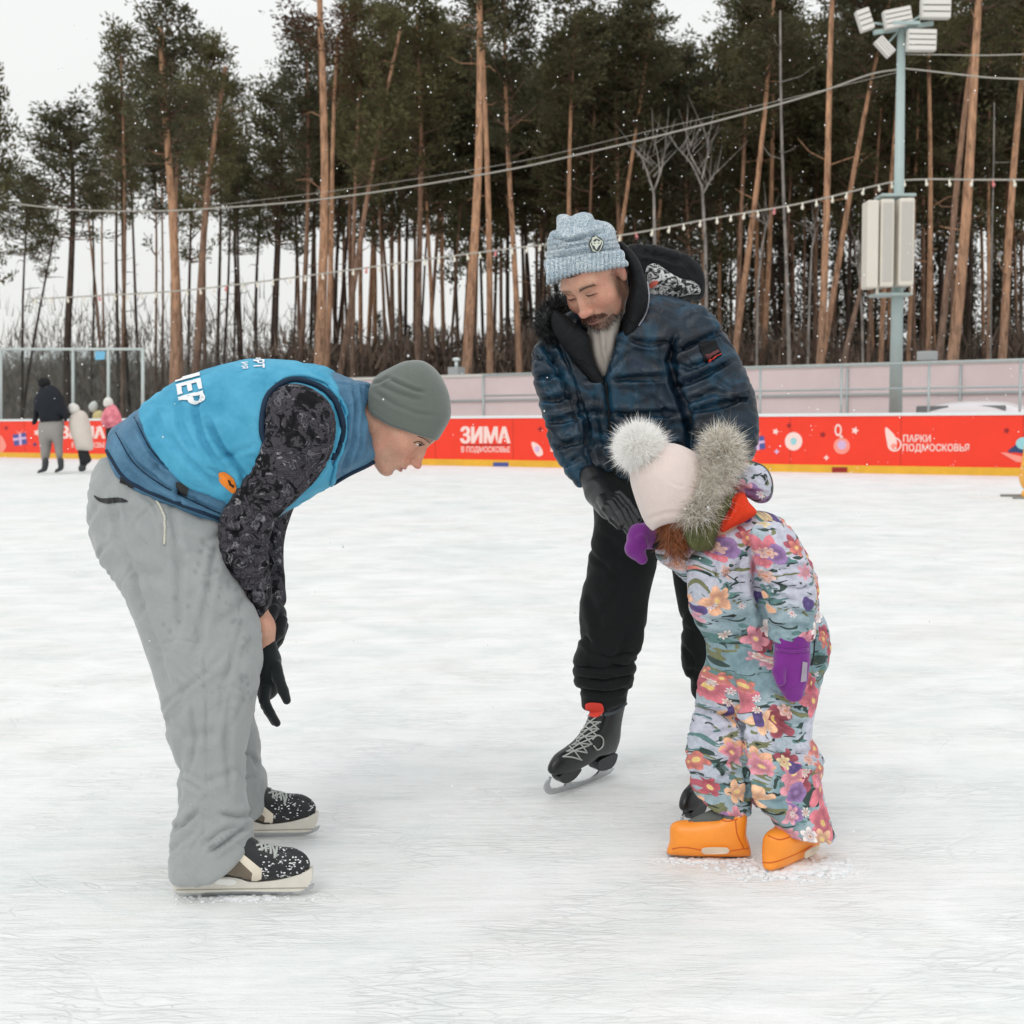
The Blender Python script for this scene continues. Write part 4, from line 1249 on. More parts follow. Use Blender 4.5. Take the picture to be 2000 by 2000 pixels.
def jacket_dad():
    D0 = 3.66
    F = Field(P(1010, 1010, 3.7) - np.array((0, .5, .02)), P(1500, 560, 3.7) + np.array((.04, .3, .06)), 0.0065)
    tor = [(1060, 650), (1085, 620), (1130, 600), (1180, 590), (1240, 580), (1300, 575), (1350, 590), (1385, 620), (1400, 680), (1396, 760), (1400, 850), (1420, 940), (1430, 975), (1380, 985), (1280, 975), (1238, 955), (1195, 935), (1166, 915), (1132, 896), (1112, 850), (1088, 780), (1066, 700)]
    F.puff(tor, D0, ky=0.95, tmax=0.165, k=0.0)
    # both sleeves
    aL = [(1046, 680), (1041, 725), (1047, 770), (1061, 824), (1080, 878), (1104, 921), (1124, 948), (1128, 952), (1140, 960), (1160, 930), (1158, 915), (1158, 900), (1150, 860), (1135, 800), (1118, 740), (1100, 690), (1090, 650), (1070, 645)]
    zt, zb = P(0, 660, 3.6)[2], P(0, 950, 3.6)[2]
    F.puff(aL, 3.585, ky=0.95, tmax=0.072, k=0.015, yc=lambda X, Z: 0.04 - 0.15 * np.clip((zt - Z) / (zt - zb), 0, 1.1))
    aR = [(1330, 600), (1370, 592), (1392, 606), (1413, 636), (1437, 676), (1453, 722), (1468, 770), (1475, 824), (1471, 870), (1455, 905), (1430, 940), (1400, 960), (1370, 950), (1352, 910), (1348, 860), (1335, 800), (1318, 740), (1308, 690), (1312, 640)]
    F.puff(aR, 3.56, ky=0.95, tmax=0.085, k=0.012, yc=lambda X, Z: 0.04 - 0.12 * np.clip((zt - Z) / (zt - zb), 0, 1.1))
    F.crop([(1030, 560), (1030, 560), (1500, 560), (1500, 560), (1500, 1000), (1240, 1000), (1240, 958), (1196, 934), (1164, 912), (1160, 906), (1158, 903), (1146, 909), (1129, 917), (1129, 917), (1144, 938), (1128, 948), (1128, 948), (1108, 928), (1000, 800)], 3.6, 0.004, smooth=0)
    # open neck
    F.puff([(1150, 560), (1140, 640), (1150, 700), (1168, 735), (1184, 752), (1194, 725), (1206, 680), (1216, 630), (1222, 560)], 3.46, ky=7, tmax=0.12, k=0.008, op='sub')
    F.ell(HD['c'] + HD['M'] @ np.array((0, 0.02, -.07)), (0.105, 0.11, 0.10), HD['M'], 0.01, 'sub')
    v, f = F.mesh(2)
    L = [([(1060, 668), (1094, 730), (1128, 797), (1145, 851), (1152, 900)], 5, .014),
         ([(1318, 655), (1309, 703), (1322, 757), (1344, 811), (1352, 870)], 6, .018),
         # sleeve quilting
         ([(1322, 690), (1360, 668), (1412, 646)], 4, .012), ([(1322, 757), (1370, 735), (1432, 703)], 4, .013), ([(1348, 806), (1400, 792), (1466, 775)], 4, .012), ([(1362, 850), (1410, 846), (1470, 848)], 4, .010), ([(1350, 880), (1390, 892), (1440, 895)], 4, .008), ([(1310, 705), (1345, 720), (1400, 700)], 4, .007), ([(1340, 790), (1380, 770), (1400, 760)], 4, .007),
         ([(1042, 738), (1070, 736), (1108, 730)], 4, .010), ([(1050, 780), (1080, 780), (1120, 772)], 4, .010), ([(1063, 824), (1095, 820), (1136, 812)], 4, .010), ([(1085, 878), (1110, 866), (1148, 858)], 4, .009), ([(1045, 700), (1070, 705), (1096, 700)], 4, .007),
         ([(1100, 915), (1124, 898), (1152, 880)], 4, .006),
         # front quilting
         ([(1183, 742), (1188, 800), (1194, 860), (1200, 930)], 5, .010), ([(1196, 742), (1240, 739), (1305, 736)], 4, .011), ([(1192, 808), (1240, 810), (1330, 806)], 4, .011), ([(1196, 872), (1250, 876), (1340, 868)], 4, .009), ([(1140, 745), (1175, 742)], 3, .006), ([(1134, 806), (1186, 806)], 4, .008), ([(1150, 862), (1190, 868)], 4, .007),
         ([(1230, 665), (1270, 672), (1310, 668)], 4, .009), ([(1210, 920), (1280, 935), (1380, 930)], 4, .008), ([(1096, 680), (1120, 745), (1150, 830), (1162, 905)], 3, .007)]
    v = folds(v, f, [(a, w * 1.25, d * 1.45) for a, w, d in L])
    v = crumple(v, f, 0.0050, 0.075, (.5, .2, .7), 41, .6, 5); v = ruffle(v, f, 0.0055, 24, 12)
    return mesh_obj("puffer_jacket", v, f, M_puffer, dad)
d_jac = jacket_dad(); B_jac = bvh_of(d_jac)

def sweater_dad():
    F = Field(P(1120, 760, 3.7) - np.array((0, .3, 0)), P(1240, 590, 3.7) + np.array((0, .2, 0)), 0.005)
    F.puff([(1150, 620), (1148, 650), (1152, 690), (1163, 722), (1180, 745), (1192, 725), (1202, 680), (1212, 630), (1214, 600), (1160, 596)], 3.60, ky=1.4, tmax=0.075, k=0)
    v, f = F.mesh(2)
    v = folds(v, f, [([(1165, 640), (1172, 690), (1180, 720)], 4, .004), ([(1188, 640), (1186, 690)], 4, .004)])
    return mesh_obj("sweater", v, f, M_sweater, dad)
sweater_dad()

def collar_dad():
    # black inner collar and placket on both sides of the neck
    F = Field(P(1060, 790, 3.75) - np.array((0, .45, 0)), P(1290, 450, 3.75) + np.array((0, .2, 0)), 0.005)
    right = [(1206, 473), (1222, 480), (1240, 496), (1255, 520), (1264, 550), (1267, 580), (1262, 610), (1248, 636), (1228, 655), (1212, 690), (1198, 735), (1186, 748), (1183, 740), (1192, 700), (1199, 660), (1206, 620), (1218, 590), (1226, 560), (1228, 530), (1222, 510), (1212, 490)]
    F.puff(right, 3.53, ky=1.5, tmax=0.045, k=0.01, yc=lambda X, Z: 0.10 - 0.0 * X)
    F.puff([(1208, 474), (1240, 496), (1262, 540), (1266, 590), (1240, 650), (1215, 660), (1225, 600), (1228, 540)], 3.56, ky=1.6, tmax=0.05, k=0.02)
    left = [(1082, 606), (1076, 628), (1082, 655), (1100, 682), (1122, 712), (1146, 740), (1170, 758), (1184, 750), (1172, 728), (1160, 702), (1153, 676), (1149, 652), (1128, 636), (1104, 616)]
    F.puff(left, 3.55, ky=1.1, tmax=0.045, k=0.01)
    F.puff([(1090, 588), (1120, 575), (1200, 570), (1235, 600), (1215, 665), (1110, 680), (1084, 645)], 3.74, ky=0.5, tmax=.05, k=0.01)
    v, f = F.mesh(2)
    v = ruffle(v, f, 0.003, 35, 5)
    return mesh_obj("inner_collar", v, f, M_lining, dad)
d_col = collar_dad(); B_col = bvh_of(d_col)
seam("piping", [(1240, 494), (1256, 522), (1264, 556), (1266, 585), (1260, 612), (1246, 636)], B_col, 0.0022, M_piping, dad, 0.002)
seam("cord", [(1226, 530), (1228, 560), (1225, 585), (1218, 610), (1208, 626)], [B_col, bvh_of(d_body)], 0.0018, M_piping, dad, 0.003)
seam("zip", [(1184, 748), (1188, 800), (1194, 860), (1202, 930)], B_jac, 0.005, M_lining, dad, 0.002)

def hood_dad():
    F = Field(P(1190, 680, 3.85) - np.array((0, .35, 0)), P(1400, 450, 3.85) + np.array((0, .25, 0)), 0.005)
    outer = [(1225, 480), (1245, 476), (1285, 482), (1315, 488), (1340, 498), (1360, 512), (1372, 535), (1376, 560), (1372, 582), (1350, 590), (1310, 600), (1270, 615), (1240, 620), (1235, 560)]
    F.puff(outer, 3.76, ky=1.1, tmax=0.085, k=0)
    F.puff([(1262, 518), (1280, 515), (1300, 525), (1330, 540), (1355, 548), (1362, 562), (1340, 575), (1300, 588), (1275, 590), (1264, 560)], 3.66, ky=1.3, tmax=0.05, k=0.012, op='sub')
    v, f = F.mesh(2)
    v = folds(v, f, [([(1250, 490), (1290, 498), (1335, 512)], 5, .010), ([(1270, 483), (1280, 500)], 3, .006), ([(1330, 497), (1345, 520), (1360, 540)], 4, .006)])
    v = ruffle(v, f, 0.005, 40, 7)
    o = mesh_obj("hood", v, f, M_lining, dad)
    F = Field(P(1240, 630, 3.8) - np.array((0, .25, 0)), P(1390, 500, 3.8) + np.array((0, .15, 0)), 0.005)
    F.puff([(1262, 518), (1280, 512), (1300, 526), (1330, 542), (1355, 550), (1368, 562), (1366, 576), (1340, 578), (1310, 588), (1290, 602), (1268, 604), (1262, 560)], 3.675, ky=1.0, tmax=0.05, k=0)
    v, f = F.mesh(1); v = ruffle(v, f, 0.005, 45, 9)
    o2 = mesh_obj("hood_lining", v, f, M_hoodlining, dad)
    bb = bvh_of(o2)
    patch("orange_label", [(1269, 556), (1277, 549), (1286, 550), (1282, 557), (1273, 563)], [bb, bvh_of(o)], plain("faded_red_label", S(206, 104, 88), .6), dad, 0.004, 4)
    return o
d_hood = hood_dad()
# fur rim of the hood, left side of the neck
def fur_rim(pts, D, rad, n, L, name, mat, parent, seed, width=0.0008, dr=(0, 0, 0), spread=0.8):
    rs = np.random.RandomState(seed)
    line = np.array([P(*p, D) for p in spline(pts, 8)])
    t = rs.rand(n) * (len(line) - 1.001); i = t.astype(int); c = line[i] + (line[i + 1] - line[i]) * (t - i)[:, None]
    d = rs.randn(n, 3); d /= np.linalg.norm(d, axis=1)[:, None]
    return fur(name, c + d * rad, d, L, width, mat, parent, seed, spread, dr)
def rim_core(name, pts, D, rad, mat, parent):
    mb = MB(); q = [P(*p, D) for p in spline(pts, 5)]
    mb.tube(q, [rad * (.6 + .4 * math.sin(PI * i / (len(q) - 1))) for i in range(len(q))], 10)
    return mb.build(name, mat, parent)
lp = [(1098, 590), (1080, 604), (1066, 622), (1066, 642), (1078, 656)]
rc = rim_core("fur_rim", lp, 3.58, 0.026, M_blackfur, dad)
fur_rim(lp, 3.58, 0.024, 3200, 0.022, "fur", M_blackfur, rc, 3)
rp = [(1228, 478), (1250, 474), (1285, 480), (1318, 488), (1345, 500), (1364, 520), (1374, 545)]
fur_rim(rp, 3.74, 0.016, 700, 0.009, "fur", M_blackfur, d_hood, 4)

# sleeve badge
bd = patch("sleeve_badge", [(1364, 674), (1396, 664), (1410, 694), (1377, 708)], B_jac, M_lining, dad, 0.004, 0, thick=0.002)
patch("badge_stripe", [(1381, 704), (1408, 692.5), (1409, 695.5), (1382, 707)], B_jac, M_red, bd, 0.0068, 0)
patch("badge_stripe", [(1379, 695), (1402, 685), (1404, 689), (1381, 699)], B_jac, plain("dark_red_print", S(96, 40, 44), 0.6), bd, 0.0068, 0)

def joggers_dad():
    F = Field(P(1090, 1640, 3.75) - np.array((.02, .5, 0)), P(1460, 880, 3.75) + np.array((0, .35, .02)), 0.006)
    legL = [(1165, 900), (1163, 978), (1157, 1048), (1144, 1128), (1133, 1165), (1131, 1200), (1135, 1237), (1131, 1262), (1121, 1284), (1123, 1335), (1134, 1346), (1137, 1372), (1140, 1384), (1172, 1388), (1222, 1372), (1223, 1352), (1236, 1338), (1240, 1300), (1242, 1282), (1253, 1250), (1264, 1190), (1279, 1126), (1292, 1068), (1310, 1000), (1310, 900)]
    F.puff(legL, 3.66, ky=0.85, tmax=0.10, k=0.01)
    legR = [(1240, 920), (1280, 1030), (1300, 1070), (1308, 1090), (1320, 1159), (1335, 1221), (1331, 1255), (1332, 1307), (1348, 1333), (1350, 1356), (1358, 1370), (1362, 1430), (1368, 1500), (1372, 1530), (1420, 1530), (1425, 1400), (1430, 1300), (1420, 1200), (1410, 1080), (1400, 960), (1380, 900)]
    F.puff(legR, 3.70, ky=0.85, tmax=0.09, k=0.01)
    F.puff([(1165, 880), (1163, 980), (1200, 1050), (1300, 1060), (1400, 1030), (1400, 900)], 3.68, ky=0.8, tmax=0.13, k=0.03)
    v, f = F.mesh(2)
    L = [([(1120, 1300), (1170, 1306), (1240, 1296)], 4, .010), ([(1122, 1322), (1180, 1330), (1238, 1318)], 4, .010), ([(1132, 1345), (1180, 1352), (1226, 1344)], 4, .009), ([(1140, 1272), (1190, 1284), (1240, 1272)], 4, .007),
         ([(1140, 1240), (1150, 1260), (1160, 1275)], 5, .006), ([(1145, 1160), (1160, 1190), (1170, 1230)], 8, .006), ([(1180, 1050), (1220, 1100), (1260, 1110)], 10, .007), ([(1335, 1225), (1360, 1240)], 6, .006), ([(1335, 1310), (1380, 1320)], 6, .006)]
    v = folds(v, f, L); v = crumple(v, f, 0.005, 0.12, (.6, .2, .7), 42, .6, 5); v = ruffle(v, f, 0.004, 20, 6)
    return mesh_obj("joggers", v, f, M_blackjog, dad)
d_jog = joggers_dad()

# near-side glove reaching for the child's mitten
glove("glove", [(P(1152, 930, 3.46), P(1168, 962, 3.41), .030, .033, 1.0), (P(1168, 962, 3.41), P(1192, 992, 3.33), .036, .032, 1.0)],
      [([P(1192, 985, 3.30), P(1206, 1004, 3.27), P(1218, 1024, 3.24), P(1229, 1040, 3.22)], [.014, .0125, .011, .009]),
       ([P(1198, 980, 3.32), P(1216, 1000, 3.29), P(1228, 1020, 3.26), P(1236, 1034, 3.24)], [.014, .0125, .011, .009]),
       ([P(1205, 975, 3.34), P(1222, 994, 3.31), P(1236, 1014, 3.28), P(1244, 1030, 3.26)], [.014, .0125, .011, .009]),
       ([P(1208, 966, 3.36), P(1226, 982, 3.34), P(1240, 1000, 3.31), P(1248, 1014, 3.29)], [.013, .012, .010, .008]),
       ([P(1175, 975, 3.33), P(1184, 995, 3.28), P(1197, 1014, 3.25), P(1210, 1028, 3.23)], [.014, .013, .012, .010])], dad, M_leather, 0.0028)
glove("glove", [(P(1390, 955, 3.38), P(1400, 985, 3.32), .032, .034, 1.0)],
      [([P(1395, 985, 3.32), P(1390, 1005, 3.30), P(1388, 1025, 3.28)], [.014, .0125, .010]), ([P(1405, 990, 3.31), P(1404, 1012, 3.29), P(1402, 1032, 3.27)], [.014, .0125, .010]),
       ([P(1415, 990, 3.31), P(1418, 1012, 3.29), P(1418, 1030, 3.27)], [.014, .0125, .010]), ([P(1422, 982, 3.32), P(1430, 1000, 3.30), P(1432, 1018, 3.28)], [.013, .012, .009]),
       ([P(1380, 975, 3.30), P(1374, 992, 3.28), P(1372, 1008, 3.27)], [.014, .012, .010])], dad, M_leather, 0.003)

def figure_skate(T, parent, L=.285):
    root = side_solid("skate_boot", [(-.005, .070), (-.012, .11), (-.004, .16), (-.016, .22), (-.020, .272), (.04, .285), (.096, .262), (.100, .22), (.112, .17), (.15, .138), (.20, .122), (.245, .112), (.272, .088), (.272, .068), (.24, .056), (.17, .054), (.11, .062), (.085, .072), (.0, .062)], T, M_leather, parent, 0.044, h=.0032, ky=0.8)
    mb = MB()
    hull_plate(mb, smooth_poly([(-.004, .066), (-.002, .040), (.02, .028), (.07, .034), (.082, .060), (.05, .068)], 4), 0.034, T)
    hull_plate(mb, smooth_poly([(.15, .056), (.17, .036), (.20, .030), (.225, .034), (.245, .056), (.20, .060)], 4), 0.026, T)
    mb.build("blade_holder", M_boot, root, smooth=False)
    mb = MB()
    hull_plate(mb, smooth_poly([(-.02, .014), (-.005, .004), (.06, .0), (.16, .0), (.24, .004), (.272, .012), (.288, .032), (.278, .052), (.264, .056), (.268, .036), (.25, .020), (.2, .018), (.19, .030), (.16, .016), (.1, .012), (.06, .016), (.04, .030), (.02, .030), (.01, .016), (-.01, .018)], 4), 0.005, T)
    mb.build("blade", M_steel, root, smooth=False)
    return root, bvh_of(root)
hd = math.atan2(d_toe[1] - d_heel[1], d_toe[0] - d_heel[0])
TdL = place(d_heel + np.array((0.016, 0.006, 0.002)), hd, 0.0, R(-9), 1.09)
skd, bvd = figure_skate(TdL, dad)
B1 = [bvd]
patch("tongue_badge", [(1146, 1374), (1160, 1371), (1176, 1374), (1178, 1390), (1166, 1401), (1150, 1397), (1145, 1386)], B1 + [bvh_of(d_jog)], M_red, skd, 0.004, 4)
seam("cuff_lining", [(1180, 1396), (1200, 1390), (1222, 1374)], B1, 0.006, plain("grey_lining", S(70, 78, 84), 0.7), skd, 0.0)
lz = [((1140, 1402), (1176, 1396)), ((1136, 1416), (1174, 1410)), ((1132, 1430), (1170, 1424)), ((1126, 1444), (1164, 1438)), ((1116, 1456), (1154, 1454)), ((1106, 1468), (1146, 1470)), ((1098, 1478), (1136, 1484)),
      ((1142, 1402), (1168, 1424)), ((1138, 1416), (1166, 1438)), ((1130, 1430), (1156, 1454)), ((1126, 1446), (1146, 1470)), ((1112, 1458), (1134, 1484)), ((1170, 1396), (1134, 1430)), ((1172, 1410), (1126, 1444)), ((1166, 1426), (1118, 1456)), ((1160, 1440), (1108, 1468)), ((1150, 1456), (1100, 1478))]
for a, b_ in lz:
    seam("lace", [a, ((a[0] + b_[0]) / 2, (a[1] + b_[1]) / 2 - 2), b_], B1, 0.0022, M_lace, skd, 0.0015, 4)
seam("lace", [(1156, 1445), (1166, 1436), (1176, 1442), (1176, 1456), (1166, 1464), (1158, 1456)], B1, 0.0022, M_lace, skd, 0.003, 5)
TdR = place(PG(1420, 1580) + np.array((0, 0.0, 0)), hd + R(6), 0.0)
skd2, bvd2 = figure_skate(TdR, dad)
# ------------------------------------------------------------------ the child in the flowered snowsuit
def floral_mat():
    m, nt, b = nodes_of("floral_snowsuit_print")
    v0 = coord(nt)
    # warp a little so the print follows the cloth
    nz = N(nt, "ShaderNodeTexNoise", Scale=9.0, Detail=1); nt.links.new(v0, nz.inputs["Vector"])
    wv = nt.nodes.new("ShaderNodeVectorMath"); wv.operation = 'MULTIPLY_ADD'
    nt.links.new(nz.outputs["Color"], wv.inputs[0]); wv.inputs[1].default_value = (0.05, 0.05, 0.05); nt.links.new(v0, wv.inputs[2])
    sp = nt.nodes.new("ShaderNodeSeparateXYZ"); nt.links.new(wv.outputs[0], sp.inputs[0])
    ad = math_n(nt, 'ADD', sp.outputs[0], math_n(nt, 'MULTIPLY', sp.outputs[1], 0.55))
    cb = nt.nodes.new("ShaderNodeCombineXYZ"); nt.links.new(ad, cb.inputs[0]); nt.links.new(sp.outputs[2], cb.inputs[1])
    v = cb.outputs[0]
    base = ramp(nt, noise(nt, v, 5.0, 1), [(0.40, S(124, 162, 172)), (0.50, S(164, 188, 198)), (0.58, S(202, 204, 222))])
    c = base
    def layer(c, scale, seed, petals, rad, stops, cut, centre=None, bite=0.38, soft=0.03):
        mp = N(nt, "ShaderNodeMapping"); mp.inputs["Location"].default_value = (seed, seed * 1.7, 0); nt.links.new(v, mp.inputs[0])
        vo = N(nt, "ShaderNodeTexVoronoi", Scale=scale, Randomness=0.85); vo.voronoi_dimensions = '2D'
        nt.links.new(mp.outputs[0], vo.inputs["Vector"])
        sub = nt.nodes.new("ShaderNodeVectorMath"); sub.operation = 'SUBTRACT'
        sc_ = nt.nodes.new("ShaderNodeVectorMath"); sc_.operation = 'SCALE'; sc_.inputs["Scale"].default_value = 1.0
        nt.links.new(mp.outputs[0], sc_.inputs[0]); nt.links.new(sc_.outputs[0], sub.inputs[0]); nt.links.new(vo.outputs["Position"], sub.inputs[1])
        s2 = nt.nodes.new("ShaderNodeSeparateXYZ"); nt.links.new(sub.outputs[0], s2.inputs[0])
        ang = math_n(nt, 'ARCTAN2', s2.outputs[1], s2.outputs[0])
        cs = nt.nodes.new("ShaderNodeSeparateColor"); nt.links.new(vo.outputs["Color"], cs.inputs[0])
        ang = math_n(nt, 'ADD', math_n(nt, 'MULTIPLY', ang, petals / 2.0), math_n(nt, 'MULTIPLY', cs.outputs[1], 6.0))
        pet = math_n(nt, 'ABSOLUTE', math_n(nt, 'COSINE', ang))
        lim = math_n(nt, 'MULTIPLY', math_n(nt, 'ADD', math_n(nt, 'MULTIPLY', pet, bite), 1 - bite), math_n(nt, 'ADD', math_n(nt, 'MULTIPLY', cs.outputs[2], rad * .5), rad * .65))
        d = math_n(nt, 'SUBTRACT', lim, vo.outputs["Distance"])
        mask = math_n(nt, 'MULTIPLY', math_n(nt, 'MULTIPLY', d, 1 / soft, True), math_n(nt, 'LESS_THAN', cs.outputs[0], cut))
        colr = ramp(nt, cs.outputs[2], stops, 'CONSTANT')
        shade = ramp(nt, math_n(nt, 'DIVIDE', vo.outputs["Distance"], rad), [(0.0, (1.15,) * 3), (0.35, (0.72, 0.62, 0.66)), (0.8, (1.2, 1.15, 1.15))])
        colr = mix(nt, 1.0, colr, shade, 'MULTIPLY')
        streak = ramp(nt, math_n(nt, 'ABSOLUTE', math_n(nt, 'COSINE', math_n(nt, 'MULTIPLY', ang, 3.0))), [(0.0, (0.72, 0.66, 0.68)), (0.4, (1, 1, 1))])
        colr = mix(nt, 0.6, colr, streak, 'MULTIPLY')
        c = mix(nt, mask, c, colr)
        if centre:
            mk = math_n(nt, 'MULTIPLY', math_n(nt, 'LESS_THAN', vo.outputs["Distance"], rad * 0.16), mask)
            c = mix(nt, mk, c, centre)
        return c
    def leaves(c, scale, seed, lo, cols, rot):
        mp = N(nt, "ShaderNodeMapping"); mp.inputs["Location"].default_value = (seed, seed, 0); mp.inputs["Rotation"].default_value = (0, 0, rot); mp.inputs["Scale"].default_value = (1, 2.1, 1)
        nt.links.new(v, mp.inputs[0])
        n = noise(nt, mp.outputs[0], scale, 2, 0.5, 0.8)
        return mix(nt, ramp(nt, n, [(lo, (0, 0, 0)), (lo + 0.012, (1, 1, 1))]), c, cols)
    dgreen, olive, teal = S(52, 78, 72), S(128, 132, 84), S(88, 138, 136)
    c = leaves(c, 15, 1.3, 0.60, teal, 0.7); c = leaves(c, 17, 3.1, 0.60, dgreen, -0.5); c = leaves(c, 16, 7.7, 0.62, olive, 1.9); c = leaves(c, 22, 5.2, 0.64, S(40, 56, 56), 2.6)
    reds = [(0.0, S(200, 52, 88)), (0.2, S(236, 122, 110)), (0.4, S(170, 38, 70)), (0.6, S(246, 176, 120)), (0.8, S(222, 86, 110))]
    pastel = [(0.0, S(244, 196, 176)), (0.25, S(240, 220, 150)), (0.5, S(226, 150, 170)), (0.75, S(250, 244, 238))]
    c = layer(c, 10.5, 2.2, 5, 0.42, reds, 0.60, S(240, 196, 70), 0.45)
    c = layer(c, 13.0, 9.4, 5, 0.40, [(0.0, S(236, 110, 84)), (0.3, S(206, 44, 80)), (0.6, S(248, 190, 132)), (0.8, S(228, 130, 150))], 0.55, S(250, 210, 90), 0.5)
    c = layer(c, 15.0, 4.9, 3, 0.40, [(0.0, S(92, 66, 150)), (0.5, S(150, 108, 176))], 0.20, None, 0.3)
    c = layer(c, 17.0, 6.6, 6, 0.40, pastel, 0.32, S(214, 120, 60), 0.45)
    c = layer(c, 30.0, 8.1, 7, 0.40, [(0.0, S(248, 246, 244)), (0.5, S(238, 226, 210))], 0.12, S(220, 90, 60), 0.5, 0.05)
    hs = N(nt, "ShaderNodeHueSaturation", Saturation=0.80, Value=0.90); nt.links.new(c, hs.inputs["Color"]); c = hs.outputs[0]
    dirt = ramp(nt, noise(nt, v0, 70, 4, 0.7), [(0.35, (0.80, 0.80, 0.82)), (0.6, (1.04,) * 3)]); c = mix(nt, 1.0, c, dirt, 'MULTIPLY')
    nt.links.new(c, b.inputs["Base Color"])
    b.inputs["Roughness"].default_value = 0.6; b.inputs["Specular IOR Level"].default_value = 0.35
    b1 = N(nt, "ShaderNodeBump", Strength=0.5, Distance=0.006); nt.links.new(noise(nt, v0, 38, 3, 0.5, 0.8), b1.inputs["Height"]); nt.links.new(b1.outputs[0], b.inputs["Normal"])
    return m
M_floral = floral_mat()
M_pinkhat = cloth("pale_pink_knit", S(222, 206, 200), 0.03, 0.95, 1000, 0.4, 0.0008, sheen=0.4, coarse=20, wr=0.35, wd=0.008)
M_pom = plain("white_fur", S(247, 245, 243), 0.7, var=0.05)
M_greyfur = plain("grey_cream_fur", S(222, 216, 204), 0.7, var=0.15, scale=60)
M_greyfur2 = plain("grey_brown_fur", S(150, 142, 130), 0.7, var=0.15, scale=60)
M_redneck = cloth("red_neck_warmer", S(228, 66, 36), 0.06, 0.9, 700)
M_olive = cloth("olive_scarf", S(86, 88, 54), 0.2, 0.8, 500, coarse=40)
M_hair = plain("chestnut_hair", S(140, 84, 50), 0.5, var=0.3, scale=80)
M_purple = cloth("purple_mitten_fleece", S(118, 40, 132), 0.12, 0.85, 700, 0.4, 0.001, sheen=0.3)
M_orange = plain("orange_plastic_shell", S(246, 148, 44), 0.38, var=0.05, spec=0.5)
M_greyfelt = cloth("grey_felt_tongue", S(98, 102, 98), 0.1, 0.9, 500)

KD = 3.09
k1, k2 = PG(1385, 1682), PG(1530, 1706)
kid = empty("person", (k1 + k2) / 2, "small child in flowered snowsuit, pompom hat and orange skates looking down", "person")
HK = head_frame(P(1303, 950, 3.11), (-0.45, 0.45, -0.77), (-0.60, 0.05, 0.68), 0.80)
HK['ears'] = False
def body_kid():
    J = P
    b = [(J(1435, 1050, 3.12), HK['c'] + HK['M'] @ np.array((0, -.03, -.05)), .04, .036), (J(1450, 1070, 3.12), J(1470, 1270, 3.12), .05, .045),
         (J(1430, 1290, 3.13), J(1402, 1450, 3.10), .032, .022), (J(1402, 1450, 3.10), J(1420, 1580, 3.05), .022, .016), (J(1510, 1290, 3.08), J(1535, 1450, 3.03), .032, .022), (J(1535, 1450, 3.04), J(1560, 1600, 3.01), .02, .015),
         (J(1505, 1070, 3.04), J(1540, 1160, 2.97), .026, .022), (J(1540, 1160, 2.97), J(1547, 1250, 2.955), .022, .018),
         (J(1430, 1070, 3.18), J(1362, 1100, 3.24), .028, .022), (J(1362, 1100, 3.24), J(1285, 1060, 3.26), .022, .018)]
    return skeleton_body("body", HK, b, kid, hf=0.003, hairy=True, hair=(0.2, 0.1, 0.05))
body_kid()
eyes(HK, kid)

